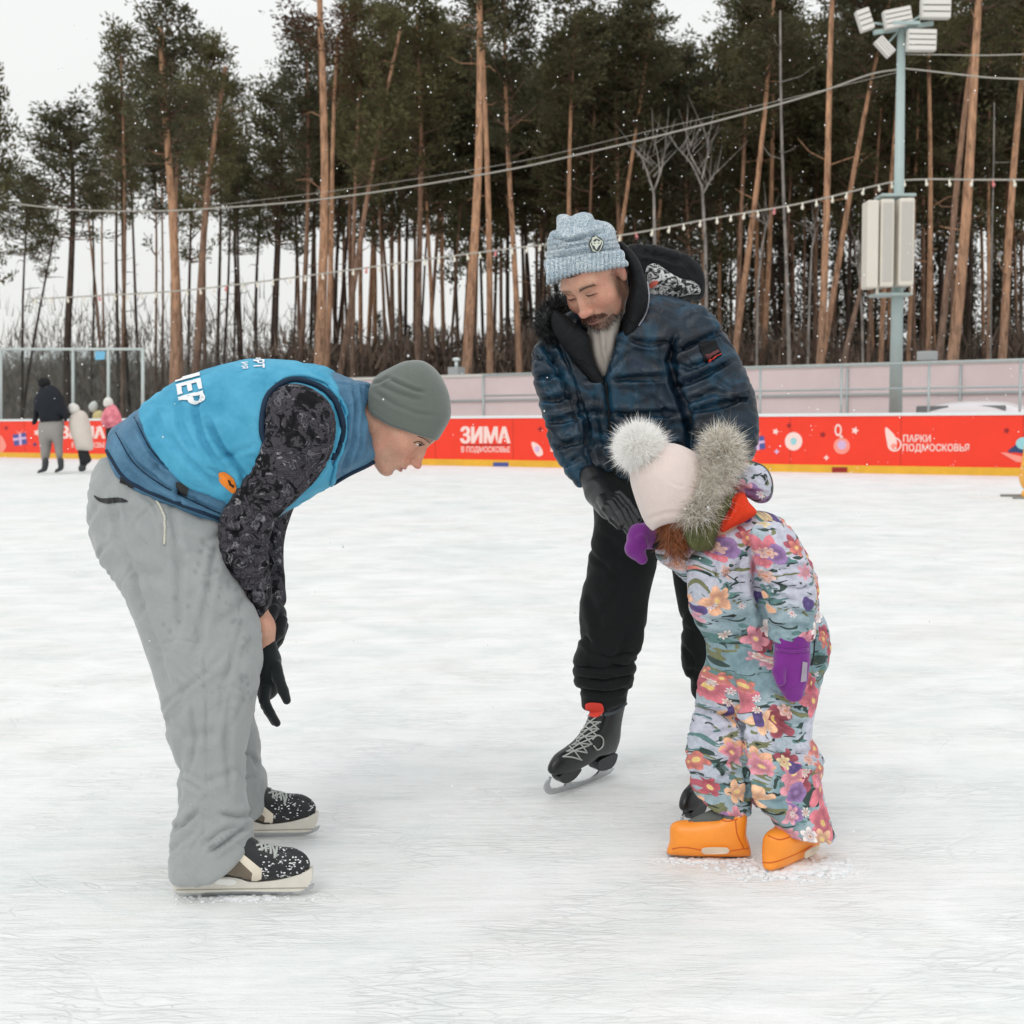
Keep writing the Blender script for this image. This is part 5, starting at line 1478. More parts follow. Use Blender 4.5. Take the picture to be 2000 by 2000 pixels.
def suit_kid():
    F = Field(P(1270, 1660, 3.2) - np.array((.0, .42, .02)), P(1650, 960, 3.2) + np.array((0.02, .28, .02)), 0.0055)
    tor = [(1340, 1100), (1346, 1150), (1349, 1190), (1362, 1222), (1379, 1250), (1382, 1290), (1372, 1320), (1366, 1360), (1356, 1395), (1440, 1420), (1560, 1430), (1585, 1400), (1600, 1331), (1616, 1285), (1613, 1222), (1598, 1165), (1588, 1115), (1574, 1080), (1556, 1042), (1525, 1012), (1490, 997), (1460, 998), (1410, 1025), (1360, 1075)]
    F.puff(tor, 3.12, ky=0.75, tmax=0.135, k=0)
    lL = [(1372, 1310), (1359, 1385), (1346, 1426), (1341, 1473), (1347, 1512), (1356, 1545), (1375, 1620), (1475, 1620), (1474, 1545), (1474, 1480), (1474, 1420), (1480, 1340), (1440, 1290)]
    F.puff(lL, Field.ramp(1300, 3.14, 1580, 3.05), ky=0.95, tmax=0.085, k=0.006)
    lR = [(1440, 1300), (1448, 1380), (1452, 1430), (1456, 1500), (1462, 1552), (1490, 1585), (1508, 1600), (1515, 1680), (1640, 1680), (1627, 1612), (1614, 1570), (1602, 1520), (1605, 1486), (1590, 1455), (1581, 1435), (1585, 1405), (1598, 1335), (1560, 1280)]
    F.puff(lR, Field.ramp(1300, 3.03, 1600, 2.98), ky=0.95, tmax=0.10, k=0.006)
    # far arm, held out to the man
    F.chain([P(1425, 1075, 3.18), P(1365, 1105, 3.24), P(1310, 1076, 3.26)], [.055, .048, .040], .02)
    F.crop([(1260, 940), (1700, 940), (1700, 1500), (1624, 1610), (1597, 1622), (1584, 1616), (1563, 1614), (1524, 1604), (1506, 1592), (1478, 1576), (1461, 1552), (1459, 1579), (1439, 1585), (1413, 1582), (1387, 1572), (1357, 1545), (1300, 1480), (1260, 1200)], 3.06, 0.004, smooth=0)
    v, f = F.mesh(2)
    L = [([(1356, 1385), (1400, 1392), (1440, 1404), (1456, 1424)], 6, .020), ([(1464, 1050), (1476, 1100), (1480, 1150), (1492, 1205), (1496, 1250)], 8, .020), ([(1600, 1110), (1606, 1180), (1604, 1250)], 6, .010), ([(1452, 1410), (1458, 1480), (1460, 1560)], 5, .014), ([(1385, 1235), (1430, 1248), (1490, 1240)], 7, .010), ([(1500, 1400), (1540, 1415), (1582, 1412)], 6, .007), ([(1385, 1250), (1420, 1262), (1460, 1255)], 7, .006),
         ([(1395, 1500), (1430, 1490), (1456, 1480)], 6, .008), ([(1400, 1520), (1440, 1505), (1458, 1508)], 5, .007), ([(1350, 1510), (1380, 1530), (1420, 1535)], 6, .007), ([(1475, 1560), (1520, 1570), (1570, 1560)], 6, .006),
         ([(1470, 1470), (1520, 1485), (1590, 1480)], 9, .006), ([(1460, 1075), (1440, 1110), (1405, 1128)], 5, .009), ([(1410, 1128), (1440, 1122), (1462, 1130)], 4, .008), ([(1360, 1200), (1400, 1215), (1440, 1210)], 7, .006),
         ([(1395, 1075), (1400, 1110), (1398, 1130)], 4, .007), ([(1458, 1400), (1460, 1480), (1462, 1560)], 4, .006), ([(1475, 1170), (1440, 1180), (1400, 1172)], 6, .006), ([(1600, 1180), (1590, 1240), (1596, 1300)], 6, .006), ([(1372, 1340), (1380, 1370)], 5, .005)]
    v = folds(v, f, L); v = crumple(v, f, 0.0050, 0.08, (.3, .2, .9), 51, .6, 6); v = ruffle(v, f, 0.0045, 24, 14)
    return mesh_obj("snowsuit", v, f, M_floral, kid)
def fur_mat(name, col, var=.08):
    m, nt, b = nodes_of(name)
    v = coord(nt); c = ramp(nt, noise(nt, v, 120, 3), [(.3, tuple(x * (1 - var) for x in col)), (.7, tuple(min(1, x * (1 + var)) for x in col))])
    d = nt.nodes.new("ShaderNodeBsdfDiffuse"); t = nt.nodes.new("ShaderNodeBsdfTranslucent"); mx = nt.nodes.new("ShaderNodeMixShader"); mx.inputs[0].default_value = .5
    nt.links.new(c, d.inputs[0]); nt.links.new(c, t.inputs[0]); nt.links.new(d.outputs[0], mx.inputs[1]); nt.links.new(t.outputs[0], mx.inputs[2])
    nt.links.new(mx.outputs[0], nt.nodes["Material Output"].inputs[0]); return m
M_pom = fur_mat("white_fur", S(253, 252, 250), .02); M_greyfur = fur_mat("grey_cream_fur", S(224, 218, 206), .15); M_greyfur2 = fur_mat("grey_brown_fur", S(168, 158, 142), .2)
k_suit = suit_kid(); B_suit = bvh_of(k_suit)
def sleeve_kid():
    F = Field(P(1430, 1270, 3.05) - np.array((0, .2, .02)), P(1620, 1010, 3.05) + np.array((0.02, .16, .02)), 0.0045)
    arm = [(1462, 1040), (1470, 1075), (1480, 1105), (1487, 1130), (1486, 1155), (1492, 1180), (1500, 1212), (1497, 1240), (1502, 1248), (1545, 1252), (1588, 1246), (1592, 1225), (1592, 1190), (1592, 1155), (1588, 1120), (1575, 1082), (1556, 1045), (1525, 1020), (1485, 1020)]
    F.puff(arm[:7] + [(1500, 1250), (1505, 1310), (1585, 1310), (1592, 1250)] + arm[12:], 2.945, ky=0.95, tmax=0.085, k=0)
    F.crop([(1400, 1003), (1520, 1003), (1570, 1040), (1700, 1100), (1700, 1245), (1590, 1246), (1546, 1256), (1500, 1248), (1400, 1240)], 2.96, .005, smooth=0)
    v, f = F.mesh(1)
    L = [([(1486, 1118), (1520, 1110), (1580, 1105)], 4, .006), ([(1486, 1150), (1515, 1140), (1560, 1150), (1590, 1145)], 4, .008), ([(1488, 1178), (1520, 1165), (1560, 1172)], 4, .007), ([(1500, 1205), (1540, 1192), (1590, 1200)], 5, .006), ([(1502, 1228), (1545, 1222), (1588, 1228)], 4, .007), ([(1470, 1080), (1510, 1075)], 5, .005), ([(1478, 1050), (1490, 1090), (1492, 1120)], 4, .005)]
    v = folds(v, f, L); v = crumple(v, f, 0.0042, 0.06, (.2, .2, 1), 52, .4, 5); v = ruffle(v, f, 0.003, 34, 15)
    return mesh_obj("snowsuit_sleeve", v, f, M_floral, kid)
k_slv = sleeve_kid(); B_kslv = bvh_of(k_slv)

def kid_puff(name, poly, D, mat, ky=1.0, tmax=.06, folds_=(), amp=0.0, freq=30, h=.004, parent=kid, seed=1, cut=None, crop=None):
    a = np.array([p[:2] for p in poly], float)
    F = Field(P(a[:, 0].min() - 25, a[:, 1].max() + 25, D) - np.array((0, tmax * ky + .03, 0)), P(a[:, 0].max() + 25, a[:, 1].min() - 25, D) + np.array((0, tmax * ky + .03, 0)), h)
    F.puff(poly, D, ky=ky, tmax=tmax, k=0)
    if crop: F.crop(crop, D, 0.004)
    v, f = F.mesh(2 if amp else 1)
    if folds_: v = folds(v, f, folds_)
    if amp: v = ruffle(v, f, amp, freq, seed)
    return mesh_obj(name, v, f, mat, parent)

k_hood = kid_puff("snowsuit_hood", [(1428, 912), (1458, 897), (1491, 909), (1506, 930), (1511, 958), (1500, 980), (1478, 982), (1458, 968), (1430, 955), (1416, 935)], 3.12, M_floral, 1.3, .07, [([(1440, 950), (1470, 962), (1500, 965)], 4, .006), ([(1450, 915), (1480, 930), (1500, 950)], 4, .004)], .002)
seam("hood_binding", [(1458, 899), (1490, 911), (1505, 932), (1508, 958), (1498, 977)], bvh_of(k_hood), 0.0022, M_greyfelt, k_hood, 0.001)
kid_puff("neck_warmer", [(1421, 994), (1425, 970), (1450, 962), (1462, 980), (1478, 1000), (1460, 1015), (1430, 1030), (1408, 1040), (1404, 1015)], 3.08, M_redneck, 1.5, .05, [([(1435, 975), (1425, 1000), (1412, 1025)], 3, .004), ([(1450, 972), (1442, 1000), (1430, 1020)], 3, .004)], .001)
kid_puff("scarf", [(1340, 1010), (1360, 1000), (1400, 975), (1420, 960), (1440, 955), (1432, 975), (1420, 1000), (1405, 1025), (1400, 1050), (1392, 1074), (1370, 1078), (1350, 1074), (1338, 1050)], 3.07, M_olive, 1.2, .055, [([(1360, 1010), (1372, 1040), (1368, 1070)], 3, .006), ([(1385, 1000), (1400, 1020)], 4, .006), ([(1340, 1030), (1356, 1060)], 4, .005)], .0035, 45)
k_hair = kid_puff("hair", [(1288, 1010), (1296, 1035), (1300, 1056), (1312, 1078), (1330, 1080), (1342, 1066), (1352, 1040), (1348, 1010), (1320, 1000)], 3.10, M_hair, 1.0, .045, [([(1305, 1030), (1318, 1055), (1330, 1075)], 2.5, .005), ([(1325, 1025), (1335, 1045), (1338, 1065)], 2.5, .005)], .002, 60)
rs = np.random.RandomState(8)
me = k_hair.data; vv = np.array([tuple(q.co) for q in me.vertices]); nn = np.array([tuple(q.normal) for q in me.vertices])
ix = rs.choice(len(vv), 1500)
fur("hair_strands", vv[ix], nn[ix], 0.035, 0.0007, M_hair, k_hair, 9, 0.35, (0.2, 0, -1.2))
k_hat = kid_puff("knit_hat", [(1230, 929), (1238, 900), (1262, 880), (1285, 868), (1310, 866), (1336, 873), (1362, 890), (1375, 930), (1372, 980), (1350, 1016), (1338, 1021), (1338, 1021), (1304, 1024), (1290, 1028), (1274, 1037), (1274, 1037), (1262, 1024), (1252, 1004), (1240, 972)],
                 3.10, M_pinkhat, 1.35, .13, [([(1272, 886), (1274, 898), (1268, 905)], 2.5, .003), ([(1310, 940), (1322, 948), (1335, 950)], 3, .002), ([(1262, 1015), (1300, 1003), (1345, 1000)], 4, .0025)], .0012, 30, h=.0032)
# pompom and fur trim
def pom(c, r, n, L, mat, parent, seed, name="pompom"):
    mb = MB(); mb.sphere(c, r * .86, 0, 20, 14); core = mb.build(name, mat, parent)
    rs = np.random.RandomState(seed); d = rs.randn(n, 3); d /= np.linalg.norm(d, axis=1)[:, None]
    fur("pompom_hair", c + d * r * .84, d, L, .0007, mat, core, seed, 1.3, curl=.4)
pom(P(1249, 874, 3.08), 0.054, 9000, 0.022, M_pom, k_hat, 21)
tp = [(1408, 862), (1418, 890), (1400, 920), (1380, 950), (1362, 985), (1372, 1005)]
k_rim = rim_core("fur_rim", [(1405, 868), (1415, 890), (1400, 920), (1382, 950), (1362, 985), (1362, 1002)], 3.06, 0.043, M_greyfur, kid)
for sd, mt, nn_ in ((31, M_greyfur, 8200), (32, M_greyfur2, 2400), (33, M_pom, 4200)):
    fur_rim([(1405, 866), (1415, 890), (1400, 920), (1382, 950), (1362, 985), (1362, 1004)], 3.06, 0.036, nn_, 0.036, "fur", mt, k_rim, sd, 0.00065, spread=0.9)

# mittens
glove("mitten", [(P(1547, 1250, 2.93), P(1547, 1290, 2.93), .042, .040, .7), (P(1547, 1290, 2.93), P(1546, 1325, 2.93), .040, .036, .7), (P(1546, 1325, 2.93), P(1550, 1354, 2.93), .034, .022, .7)],
      [([P(1528, 1290, 2.92), P(1521, 1312, 2.91), P(1524, 1330, 2.905)], [.016, .015, .012])], kid, M_purple)
k_mit = bpy.context.scene.objects[-1]
mm = [o for o in kid.children if o.name.startswith("mitten")][-1]
bm_ = bvh_of(mm)
patch("mitten_label", [(1567, 1292), (1576, 1294), (1574, 1330), (1563, 1332)], bm_, plain("grey_label", S(160, 150, 166), 0.6), mm, 0.002, 0)
seam("mitten_cuff", [(1518, 1268), (1547, 1272), (1577, 1268)], bm_, 0.004, M_purple, mm, 0.001)
mb = MB(); mb.tube([P(1592, 1242, 2.99), P(1590, 1270, 2.985), P(1588, 1290, 2.98), P(1584, 1300, 2.98)], 0.0018, 6)
mb.build("mitten_cord", M_black, mm)
glove("mitten", [(P(1290, 1052, 3.26), P(1268, 1046, 3.25), .026, .031, 1.0), (P(1268, 1046, 3.25), P(1250, 1046, 3.22), .034, .032, 1.0), (P(1250, 1046, 3.22), P(1240, 1072, 3.20), .026, .024, 1.0), (P(1240, 1072, 3.20), P(1254, 1092, 3.20), .022, .014, 1.0)],
      [([P(1258, 1036, 3.21), P(1252, 1052, 3.19), P(1258, 1066, 3.19)], [.014, .013, .010])], kid, M_purple)
kid_puff("dark_cuff", [(1270, 1036), (1285, 1028), (1300, 1032), (1300, 1068), (1284, 1074), (1268, 1066)], 3.235, M_lining, 1.1, .035, (), .002)

# orange moulded skates
def kid_skate(T, parent):
    root = side_solid("skate_shell", [(-.006, .010), (-.002, .035), (.006, .06), (.004, .10), (.006, .124), (.03, .128), (.055, .118), (.075, .104), (.10, .100), (.135, .093), (.172, .090), (.190, .078), (.192, .04), (.199, .014), (.19, .007), (.0, .005)], T, M_orange, parent, 0.060, h=.0028, ky=.95)
    bv = bvh_of(root)
    mb = MB()
    hull_plate(mb, smooth_poly([(-.006, .012), (.002, .0), (.10, -.001), (.190, .0), (.20, .012), (.19, .009), (.0, .009)], 3), 0.004, T)
    mb.build("blade", M_steel, root, smooth=False)
    mb = MB(); c = (np.array(T) @ np.array((.035, 0, .118, 1)))[:3]
    w = lambda x, z, y=0: (np.array(T) @ np.array((x, y, z, 1)))[:3]
    mb.tube([w(.04, .09), w(.052, .125)], [.030, .024], 14); mb.tube([w(.05, .12), w(.056, .17)], [.026, .024], 14); mb.tube([w(.066, .105), w(.10, .096), (w(.145, .084))], [.022, .018, .009], 12)
    mb.build("felt_liner", M_greyfelt, root)
    mb = MB()
    pts = smooth_poly([(.052, .034), (.060, .027), (.11, .025), (.119, .031), (.114, .041), (.06, .042)], 4)
    for sgn in (-1, 1):
        hull_plate(mb, pts, 0.0, T @ np.array(Matrix.Translation((0, sgn * .0470, 0))))
    o = mb.build("holder_opening", plain("pale_gap", S(246, 240, 222), 0.6), root, smooth=False)
    return root, bv
a_toe, a_heel = PG(1310, 1677), PG(1462, 1676)
kk, bk = kid_skate(place(a_heel, PI - 0.05, 0, 0, np.linalg.norm(a_toe - a_heel) / .19), kid)
b_toe, b_heel = PG(1490, 1712), PG(1588, 1664)
kk2, bk2 = kid_skate(place(b_heel, math.atan2(b_toe[1] - b_heel[1], b_toe[0] - b_heel[0]), 0, 0, 1.06), kid)
for q in (k_suit,):
    pass
M_odark = plain("orange_edge", S(206, 98, 24), 0.5)
for q_, b_, ln in ((kk, bk, [[(1313, 1658), (1340, 1655), (1400, 1664), (1462, 1656)], [(1345, 1606), (1372, 1602), (1400, 1598), (1418, 1604), (1440, 1600)], [(1436, 1600), (1440, 1630), (1452, 1655)]]), (kk2, bk2, [[(1486, 1684), (1510, 1684), (1550, 1670), (1586, 1652)], [(1500, 1632), (1522, 1640), (1546, 1634), (1570, 1630)]])):
    for l_ in ln: seam("shell_groove", l_, b_, 0.0016, M_odark, q_, 0.0)
# shaved snow by the right skate
M_shave = plain("shaved_snow", (0.80, 0.82, 0.84), 0.75, var=0.04, bs=0.5, bd=0.003, scale=90)

def shavings(name, c, w, d, n, seed, parent=None, hmax=.014):
    rs = np.random.RandomState(seed); mb = MB()
    for i in range(n):
        a, r_ = rs.rand() * 6.28, abs(rs.randn()) * .55
        x, y = c[0] + w * r_ * math.cos(a), c[1] + d * r_ * math.sin(a); s_ = rs.uniform(.25, 1) * hmax * max(.15, 1 - r_ * .6)
        mb.sphere((x, y, s_ * .15), (s_ * rs.uniform(1, 2.2), s_ * rs.uniform(1, 1.8), s_ * .8), 0, 6, 4)
    o = mb.build(name, M_shave); return tag(o, "shaved ice crumbs heaped round " + parent, "snow", kind="stuff")
shavings("shaved_snow", (b_toe + b_heel) / 2 + np.array((0, -.03, 0)), .17, .08, 700, 3, "the right-hand orange skate", .015)
shavings("shaved_snow", (a_toe + a_heel) / 2 + np.array((0, -.02, 0)), .16, .035, 160, 4, "the left-hand orange skate", .010)
shavings("shaved_snow", PG(470, 1756), .20, .03, 140, 5, "the nearer hockey skate", .008)
# ------------------------------------------------------------------ ice and ground
def ice_mat():
    m, nt, b = nodes_of("scratched_ice")
    v = coord(nt)
    def lines(scale, rot, st, w, seed, dist=0.4):
        mp = N(nt, "ShaderNodeMapping"); mp.inputs["Location"].default_value = (seed, seed * .7, 0); mp.inputs["Rotation"].default_value = (0, 0, rot); mp.inputs["Scale"].default_value = (1, st, 1)
        nt.links.new(v, mp.inputs[0])
        n = noise(nt, mp.outputs[0], scale, 1, 0.4, dist)
        d = math_n(nt, 'ABSOLUTE', math_n(nt, 'SUBTRACT', n, 0.5))
        return math_n(nt, 'SUBTRACT', 1.0, math_n(nt, 'DIVIDE', d, w), True)
    def streak(scale, rot, st, seed, lo=.35, hi=.7):
        mp = N(nt, "ShaderNodeMapping"); mp.inputs["Location"].default_value = (seed, seed * .7, 0); mp.inputs["Rotation"].default_value = (0, 0, rot); mp.inputs["Scale"].default_value = (1, st, 1)
        nt.links.new(v, mp.inputs[0])
        return ramp(nt, noise(nt, mp.outputs[0], scale, 5, 0.65, 0.3), [(lo, (0, 0, 0)), (hi, (1, 1, 1))])
    big = noise(nt, v, 0.55, 3, 0.5, 0.3); mid = noise(nt, v, 1.6, 4, 0.6, 0.5)
    c = ramp(nt, big, [(0.34, (0.72, 0.78, 0.765)), (0.47, (0.85, 0.855, 0.845)), (0.56, (0.86, 0.858, 0.845)), (0.70, (0.80, 0.785, 0.735))])
    c = mix(nt, ramp(nt, mid, [(0.40, (0.0,) * 3), (0.7, (0.55,) * 3)]), c, (0.88, 0.883, 0.882))
    mc = ramp(nt, noise(nt, v, 2.1, 4, 0.6, 0.8), [(0.52, (0,) * 3), (0.70, (0.75,) * 3)])
    c = mix(nt, mc, c, (0.68, 0.765, 0.745))
    mw = ramp(nt, noise(nt, coord(nt, scale=(1, 1.8, 1), rot=(0, 0, 0.3)), 1.3, 4, 0.6, 0.8), [(0.57, (0,) * 3), (0.72, (0.65,) * 3)])
    c = mix(nt, mw, c, (0.77, 0.75, 0.685))
    s1 = streak(3.2, 0.12, 9, 1.0); s2 = streak(2.6, -0.35, 11, 5.0); s3 = streak(4.5, 0.6, 12, 9.0, .45, .75)
    c = mix(nt, math_n(nt, 'MULTIPLY', s1, 0.55), c, (0.91, 0.915, 0.92))
    c = mix(nt, math_n(nt, 'MULTIPLY', s2, 0.42), c, (0.72, 0.765, 0.76))
    c = mix(nt, math_n(nt, 'MULTIPLY', s3, 0.40), c, (0.88, 0.88, 0.875))
    ls = [lines(1.1, 0.2, 3.0, 0.006, 2), lines(1.4, -0.5, 3.5, 0.006, 6), lines(0.9, 0.9, 2.5, 0.005, 11), lines(2.2, 0.05, 4.0, 0.012, 17), lines(1.7, 1.5, 2.0, 0.006, 23), lines(2.8, -0.2, 5.0, 0.016, 31), lines(5.0, 0.35, 6.0, 0.02, 37), lines(6.0, -0.7, 6.0, 0.02, 41)]
    tot = ls[0]
    for l in ls[1:]: tot = math_n(nt, 'MAXIMUM', tot, l)
    wide = lines(0.55, 0.35, 2.2, 0.030, 51, .8); wide2 = lines(0.7, -0.25, 2.6, 0.035, 57, .8); wide3 = lines(0.9, 1.1, 1.8, 0.020, 61, .6)
    c = mix(nt, math_n(nt, 'MULTIPLY', wide, 0.55), c, (0.91, 0.915, 0.92)); c = mix(nt, math_n(nt, 'MULTIPLY', wide2, 0.40), c, (0.70, 0.755, 0.745)); c = mix(nt, math_n(nt, 'MULTIPLY', wide3, 0.45), c, (0.90, 0.90, 0.895))
    brk = ramp(nt, noise(nt, v, 3.0, 3, 0.6), [(0.42, (0,) * 3), (0.6, (1,) * 3)])
    tot = math_n(nt, 'MULTIPLY', tot, brk)
    c = mix(nt, math_n(nt, 'MULTIPLY', tot, 0.38), c, (0.66, 0.70, 0.70))
    gr = noise(nt, v, 260, 2, 0.6)
    c = mix(nt, 1.0, c, ramp(nt, gr, [(0.3, (0.965,) * 3), (0.7, (1.02,) * 3)]), 'MULTIPLY')
    nt.links.new(c, b.inputs["Base Color"])
    nt.links.new(ramp(nt, mid, [(0.3, (0.42,) * 3), (0.7, (0.75,) * 3)]), b.inputs["Roughness"])
    b.inputs["Specular IOR Level"].default_value = 0.35
    h = math_n(nt, 'ADD', math_n(nt, 'MULTIPLY', s1, 0.5), math_n(nt, 'ADD', math_n(nt, 'MULTIPLY', tot, -0.5), math_n(nt, 'MULTIPLY', noise(nt, v, 22, 5, 0.65), 0.8)))
    bump(nt, b, h, 0.55, 0.009)
    return m
M_ice = ice_mat()

BL, BR = PG(0, 893), PG(2000, 930)          # foot of the boards where it leaves the picture
BD = (BR - BL) / np.linalg.norm(BR - BL); BN = np.array((-BD[1], BD[0], 0.0))       # along the boards, and away from the camera
if BN[1] < 0: BN = -BN
def onboard(px, off=0.0):
    """point at the foot of the boards seen at column px"""
    d = CM @ np.array([(px - 1000.0) / FPX, 0.05, -1.0])
    o = BL + BN * off
    # intersect the vertical plane of the boards with the ray's plan direction
    t = (o @ BN) / (d[0] * BN[0] + d[1] * BN[1])
    return np.array([d[0] * t, d[1] * t, 0.0])
A0, A1 = BL - BD * 14, BR + BD * 10

def sheet(name, pts, z, mat, kind="structure"):
    o = mesh_obj(name, np.array([(p[0], p[1], z) for p in pts]), [tuple(range(len(pts)))], mat, smooth=False)
    return tag(o, kind=kind)
e1, e2 = A0 + BN * 0.02, A1 + BN * 0.02
sheet("ice", [(-40, -6), (40, -6), tuple(e2[:2] + np.array((8.0, -4.0))), tuple(e2[:2]), tuple(e1[:2]), (-45, e1[1])], 0.0, M_ice)
M_ground = plain("trodden_snow", (0.55, 0.55, 0.54), 0.9, var=0.2, scale=0.6, bs=0.4, bd=0.05)
sheet("ground", [(-900, -900), (900, -900), (900, 1500), (-900, 1500)], -0.02, M_ground)
M_floor = plain("forest_floor_litter", (0.10, 0.075, 0.055), 0.95, var=0.5, scale=1.2, bs=0.5, bd=0.05)
fl = [onboard(300, 12), onboard(2000, 12) + BD * 40, onboard(2000, 12) + BD * 40 + BN * 100, onboard(300, 12) + BN * 100]
sheet("forest_floor", [tuple(q[:2]) for q in fl], -0.012, M_floor)

# ------------------------------------------------------------------ rink boards
M_redboard = plain("red_banner_vinyl", S(240, 54, 24), 0.45, var=0.05, scale=1.5)
M_cap = plain("white_cap_rail", S(222, 232, 232), 0.4, var=0.04)
M_kick = plain("yellow_kick_plate", S(228, 176, 48), 0.45, var=0.08, scale=4)
M_bwhite = plain("banner_white", S(244, 214, 206), 0.5, var=0.03)
M_bpink = plain("banner_pink", S(246, 150, 134), 0.5, var=0.03)
M_blilac = plain("banner_lilac", S(212, 180, 214), 0.5); M_bblue = plain("banner_blue", S(70, 84, 150), 0.5); M_bdark = plain("banner_maroon", S(150, 20, 24), 0.5)
M_bcyan = plain("banner_cyan", S(150, 208, 214), 0.5); M_bnavy = plain("banner_navy", S(40, 62, 106), 0.5)
boards = empty("rink_boards", tuple((BL + BR) / 2), "long low red rink boards with white top rail and yellow kick plate", "rink boards")
BM = np.stack([BD, BN, np.array((0, 0, 1.0))], 1)
def along(name, z0, z1, y0, y1, mat, parent, a=A0, b=A1):
    mb = MB(); c = (a + b) / 2 + BN * (y0 + y1) / 2 + np.array((0, 0, (z0 + z1) / 2))
    mb.box(c, (np.linalg.norm(b - a), y1 - y0, z1 - z0), BM)
    return mb.build(name, mat, parent, smooth=False)
along("banner_panel", 0.14, 1.03, 0.0, 0.09, M_redboard, boards)
along("cap_rail", 1.03, 1.085, -0.02, 0.13, M_cap, boards)
along("kick_plate", 0.0, 0.14, -0.025, 0.09, M_kick, boards)
# gaps between the panels
L_ = np.linalg.norm(A1 - A0); k = 0.8
mbs = MB()
while k < L_:
    c = A0 + BD * k - BN * 0.0015 + np.array((0, 0, 0.585)); mbs.box(c, (0.008, 0.003, 0.88), BM); k += 2.05
mbs.build("panel_joints", plain("joint_dark_red", S(150, 40, 26), 0.6), boards, smooth=False)  # thin strips of darker red along the panel seams
def bpt(px, py, off=-0.004):
    """point on the banner seen at a pixel"""
    d = CM @ np.array([(px - 1000.0) / FPX, (1000.0 - py) / FPX, -1.0]); o = BL + BN * off
    t = (o @ BN) / (d @ BN); return np.array((0, 0, CAM_H)) + d * t
def flat(name, pts, mat, off=-0.004, faces=None, parent=None):
    pts = [bpt(p[0], p[1], off) for p in pts]
    return mesh_obj(name, np.array(pts), faces or [tuple(range(len(pts)))], mat, parent or boards, smooth=False)
def disc(name, cx, cy, rx, ry, mat, off=-0.004, n=18):
    return flat(name, [(cx + rx * math.cos(a), cy + ry * math.sin(a)) for a in np.linspace(0, 2 * PI, n + 1)[:-1]], mat, off)
def star(cx, cy, r, mat, n=6, inner=0.5, off=-0.004):
    return flat("confetti", [(cx + (r if i % 2 == 0 else r * inner) * math.cos(PI * i / n), cy + (r if i % 2 == 0 else r * inner) * math.sin(PI * i / n)) for i in range(2 * n)], mat, off)
def btext(s, x0, x1, ybase, cap, bold, mat, slope=0.0, name="lettering"):
    wide = 1.3 if bold > .04 else .0
    bold = min(bold, .018)
    v, f = text_verts(s, bold)
    w0, w1 = v[:, 0].min(), v[:, 0].max(); h0 = 0.0; caph = text_verts("П", bold)[0][:, 1].max()
    pts = [(x0 + (a[0] - w0) / (w1 - w0) * (x1 - x0), ybase - (a[1] / caph) * cap + slope * ((a[0] - w0) / (w1 - w0)) * (x1 - x0)) for a in v]
    n = len(pts); V = [bpt(x, y, -.004) for x, y in pts]; Fs = [tuple(q) for q in f]
    for j, dx in enumerate((-wide, wide) if wide else ()):
        V += [bpt(x + dx, y, -.0045 - .0005 * j) for x, y in pts]; Fs += [tuple(n * (j + 1) + i for i in q) for q in f]
    return mesh_obj(name, np.array(V), Fs, mat, boards, smooth=False)
btext("ЗИМА", 900, 996, 865, 32, 0.045, M_bwhite)
btext("В ПОДМОСКОВЬЕ", 901, 996, 883, 11, 0.02, M_bwhite)
flat("lettering_rule", [(902, 868), (995, 868), (995, 870), (902, 870)], M_bdark)
btext("ЗИМА", 118, 205, 856, 24, 0.045, M_bwhite); btext("В ПОДМОСКОВЬЕ", 140, 205, 874, 10, 0.02, M_bwhite)
btext("ПАРКИ", 1764, 1818, 863, 14, 0.03, M_bwhite, 0.0); btext("ПОДМОСКОВЬЯ", 1763, 1893, 881, 14, 0.018, M_bwhite, 0.0)
# leaf-shaped emblem beside the lettering
ri = lambda cx, cy, r, r2, n=20: ([(cx + r * math.cos(a), cy + r * math.sin(a)) for a in np.linspace(0, 2 * PI, n + 1)[:-1]] + [(cx + r2 * math.cos(a), cy + r2 * math.sin(a)) for a in np.linspace(0, 2 * PI, n + 1)[:-1]])
rf = lambda n=20: [(i, (i + 1) % n, n + (i + 1) % n, n + i) for i in range(n)]
flat("emblem", ri(1747, 868, 14, 11), M_bwhite, faces=rf())
flat("emblem", smooth_poly([(1729, 835), (1740, 842), (1748, 852), (1752, 866), (1748, 878), (1738, 876), (1732, 862)], 3), M_bwhite, -0.003)
disc("emblem", 1746, 872, 6, 6, M_bpink, -0.006)
# ornaments
disc("bauble", 1550, 862, 17, 18, M_bwhite); disc("bauble_core", 1550, 862, 6, 7, M_bcyan, -0.006)
disc("bauble", 1644, 871, 16, 16, M_bpink); disc("bauble_core", 1644, 869, 9, 9, M_blilac, -0.006)
flat("bauble_loop", [(x, y * 1.0) for x, y in [(1637 + 7 * math.cos(a), 840 + 12 * math.sin(a)) for a in np.linspace(0, 2 * PI, 17)[:-1]] + [(1637 + 4 * math.cos(a), 840 + 8 * math.sin(a)) for a in np.linspace(0, 2 * PI, 17)[:-1]]], M_bwhite, faces=rf(16))
flat("bauble_loop", [(1640, 850), (1645, 850), (1647, 857), (1641, 857)], M_bwhite)
for cx, cy, r, mt in ((1515, 843, 7, M_bwhite), (1517, 882, 6, M_blilac), (1607, 849, 7, M_bdark), (1670, 841, 8, M_bwhite), (1614, 894, 6, M_bwhite), (1541, 831, 6, M_bdark), (1966, 841, 7, M_bdark), (1055, 838, 6, M_bdark), (1080, 878, 7, M_bwhite), (72, 845, 7, M_bwhite), (68, 868, 5, M_bnavy), (12, 836, 5, M_bdark)):
    star(cx, cy, r, mt, 5 if r > 6 else 4)
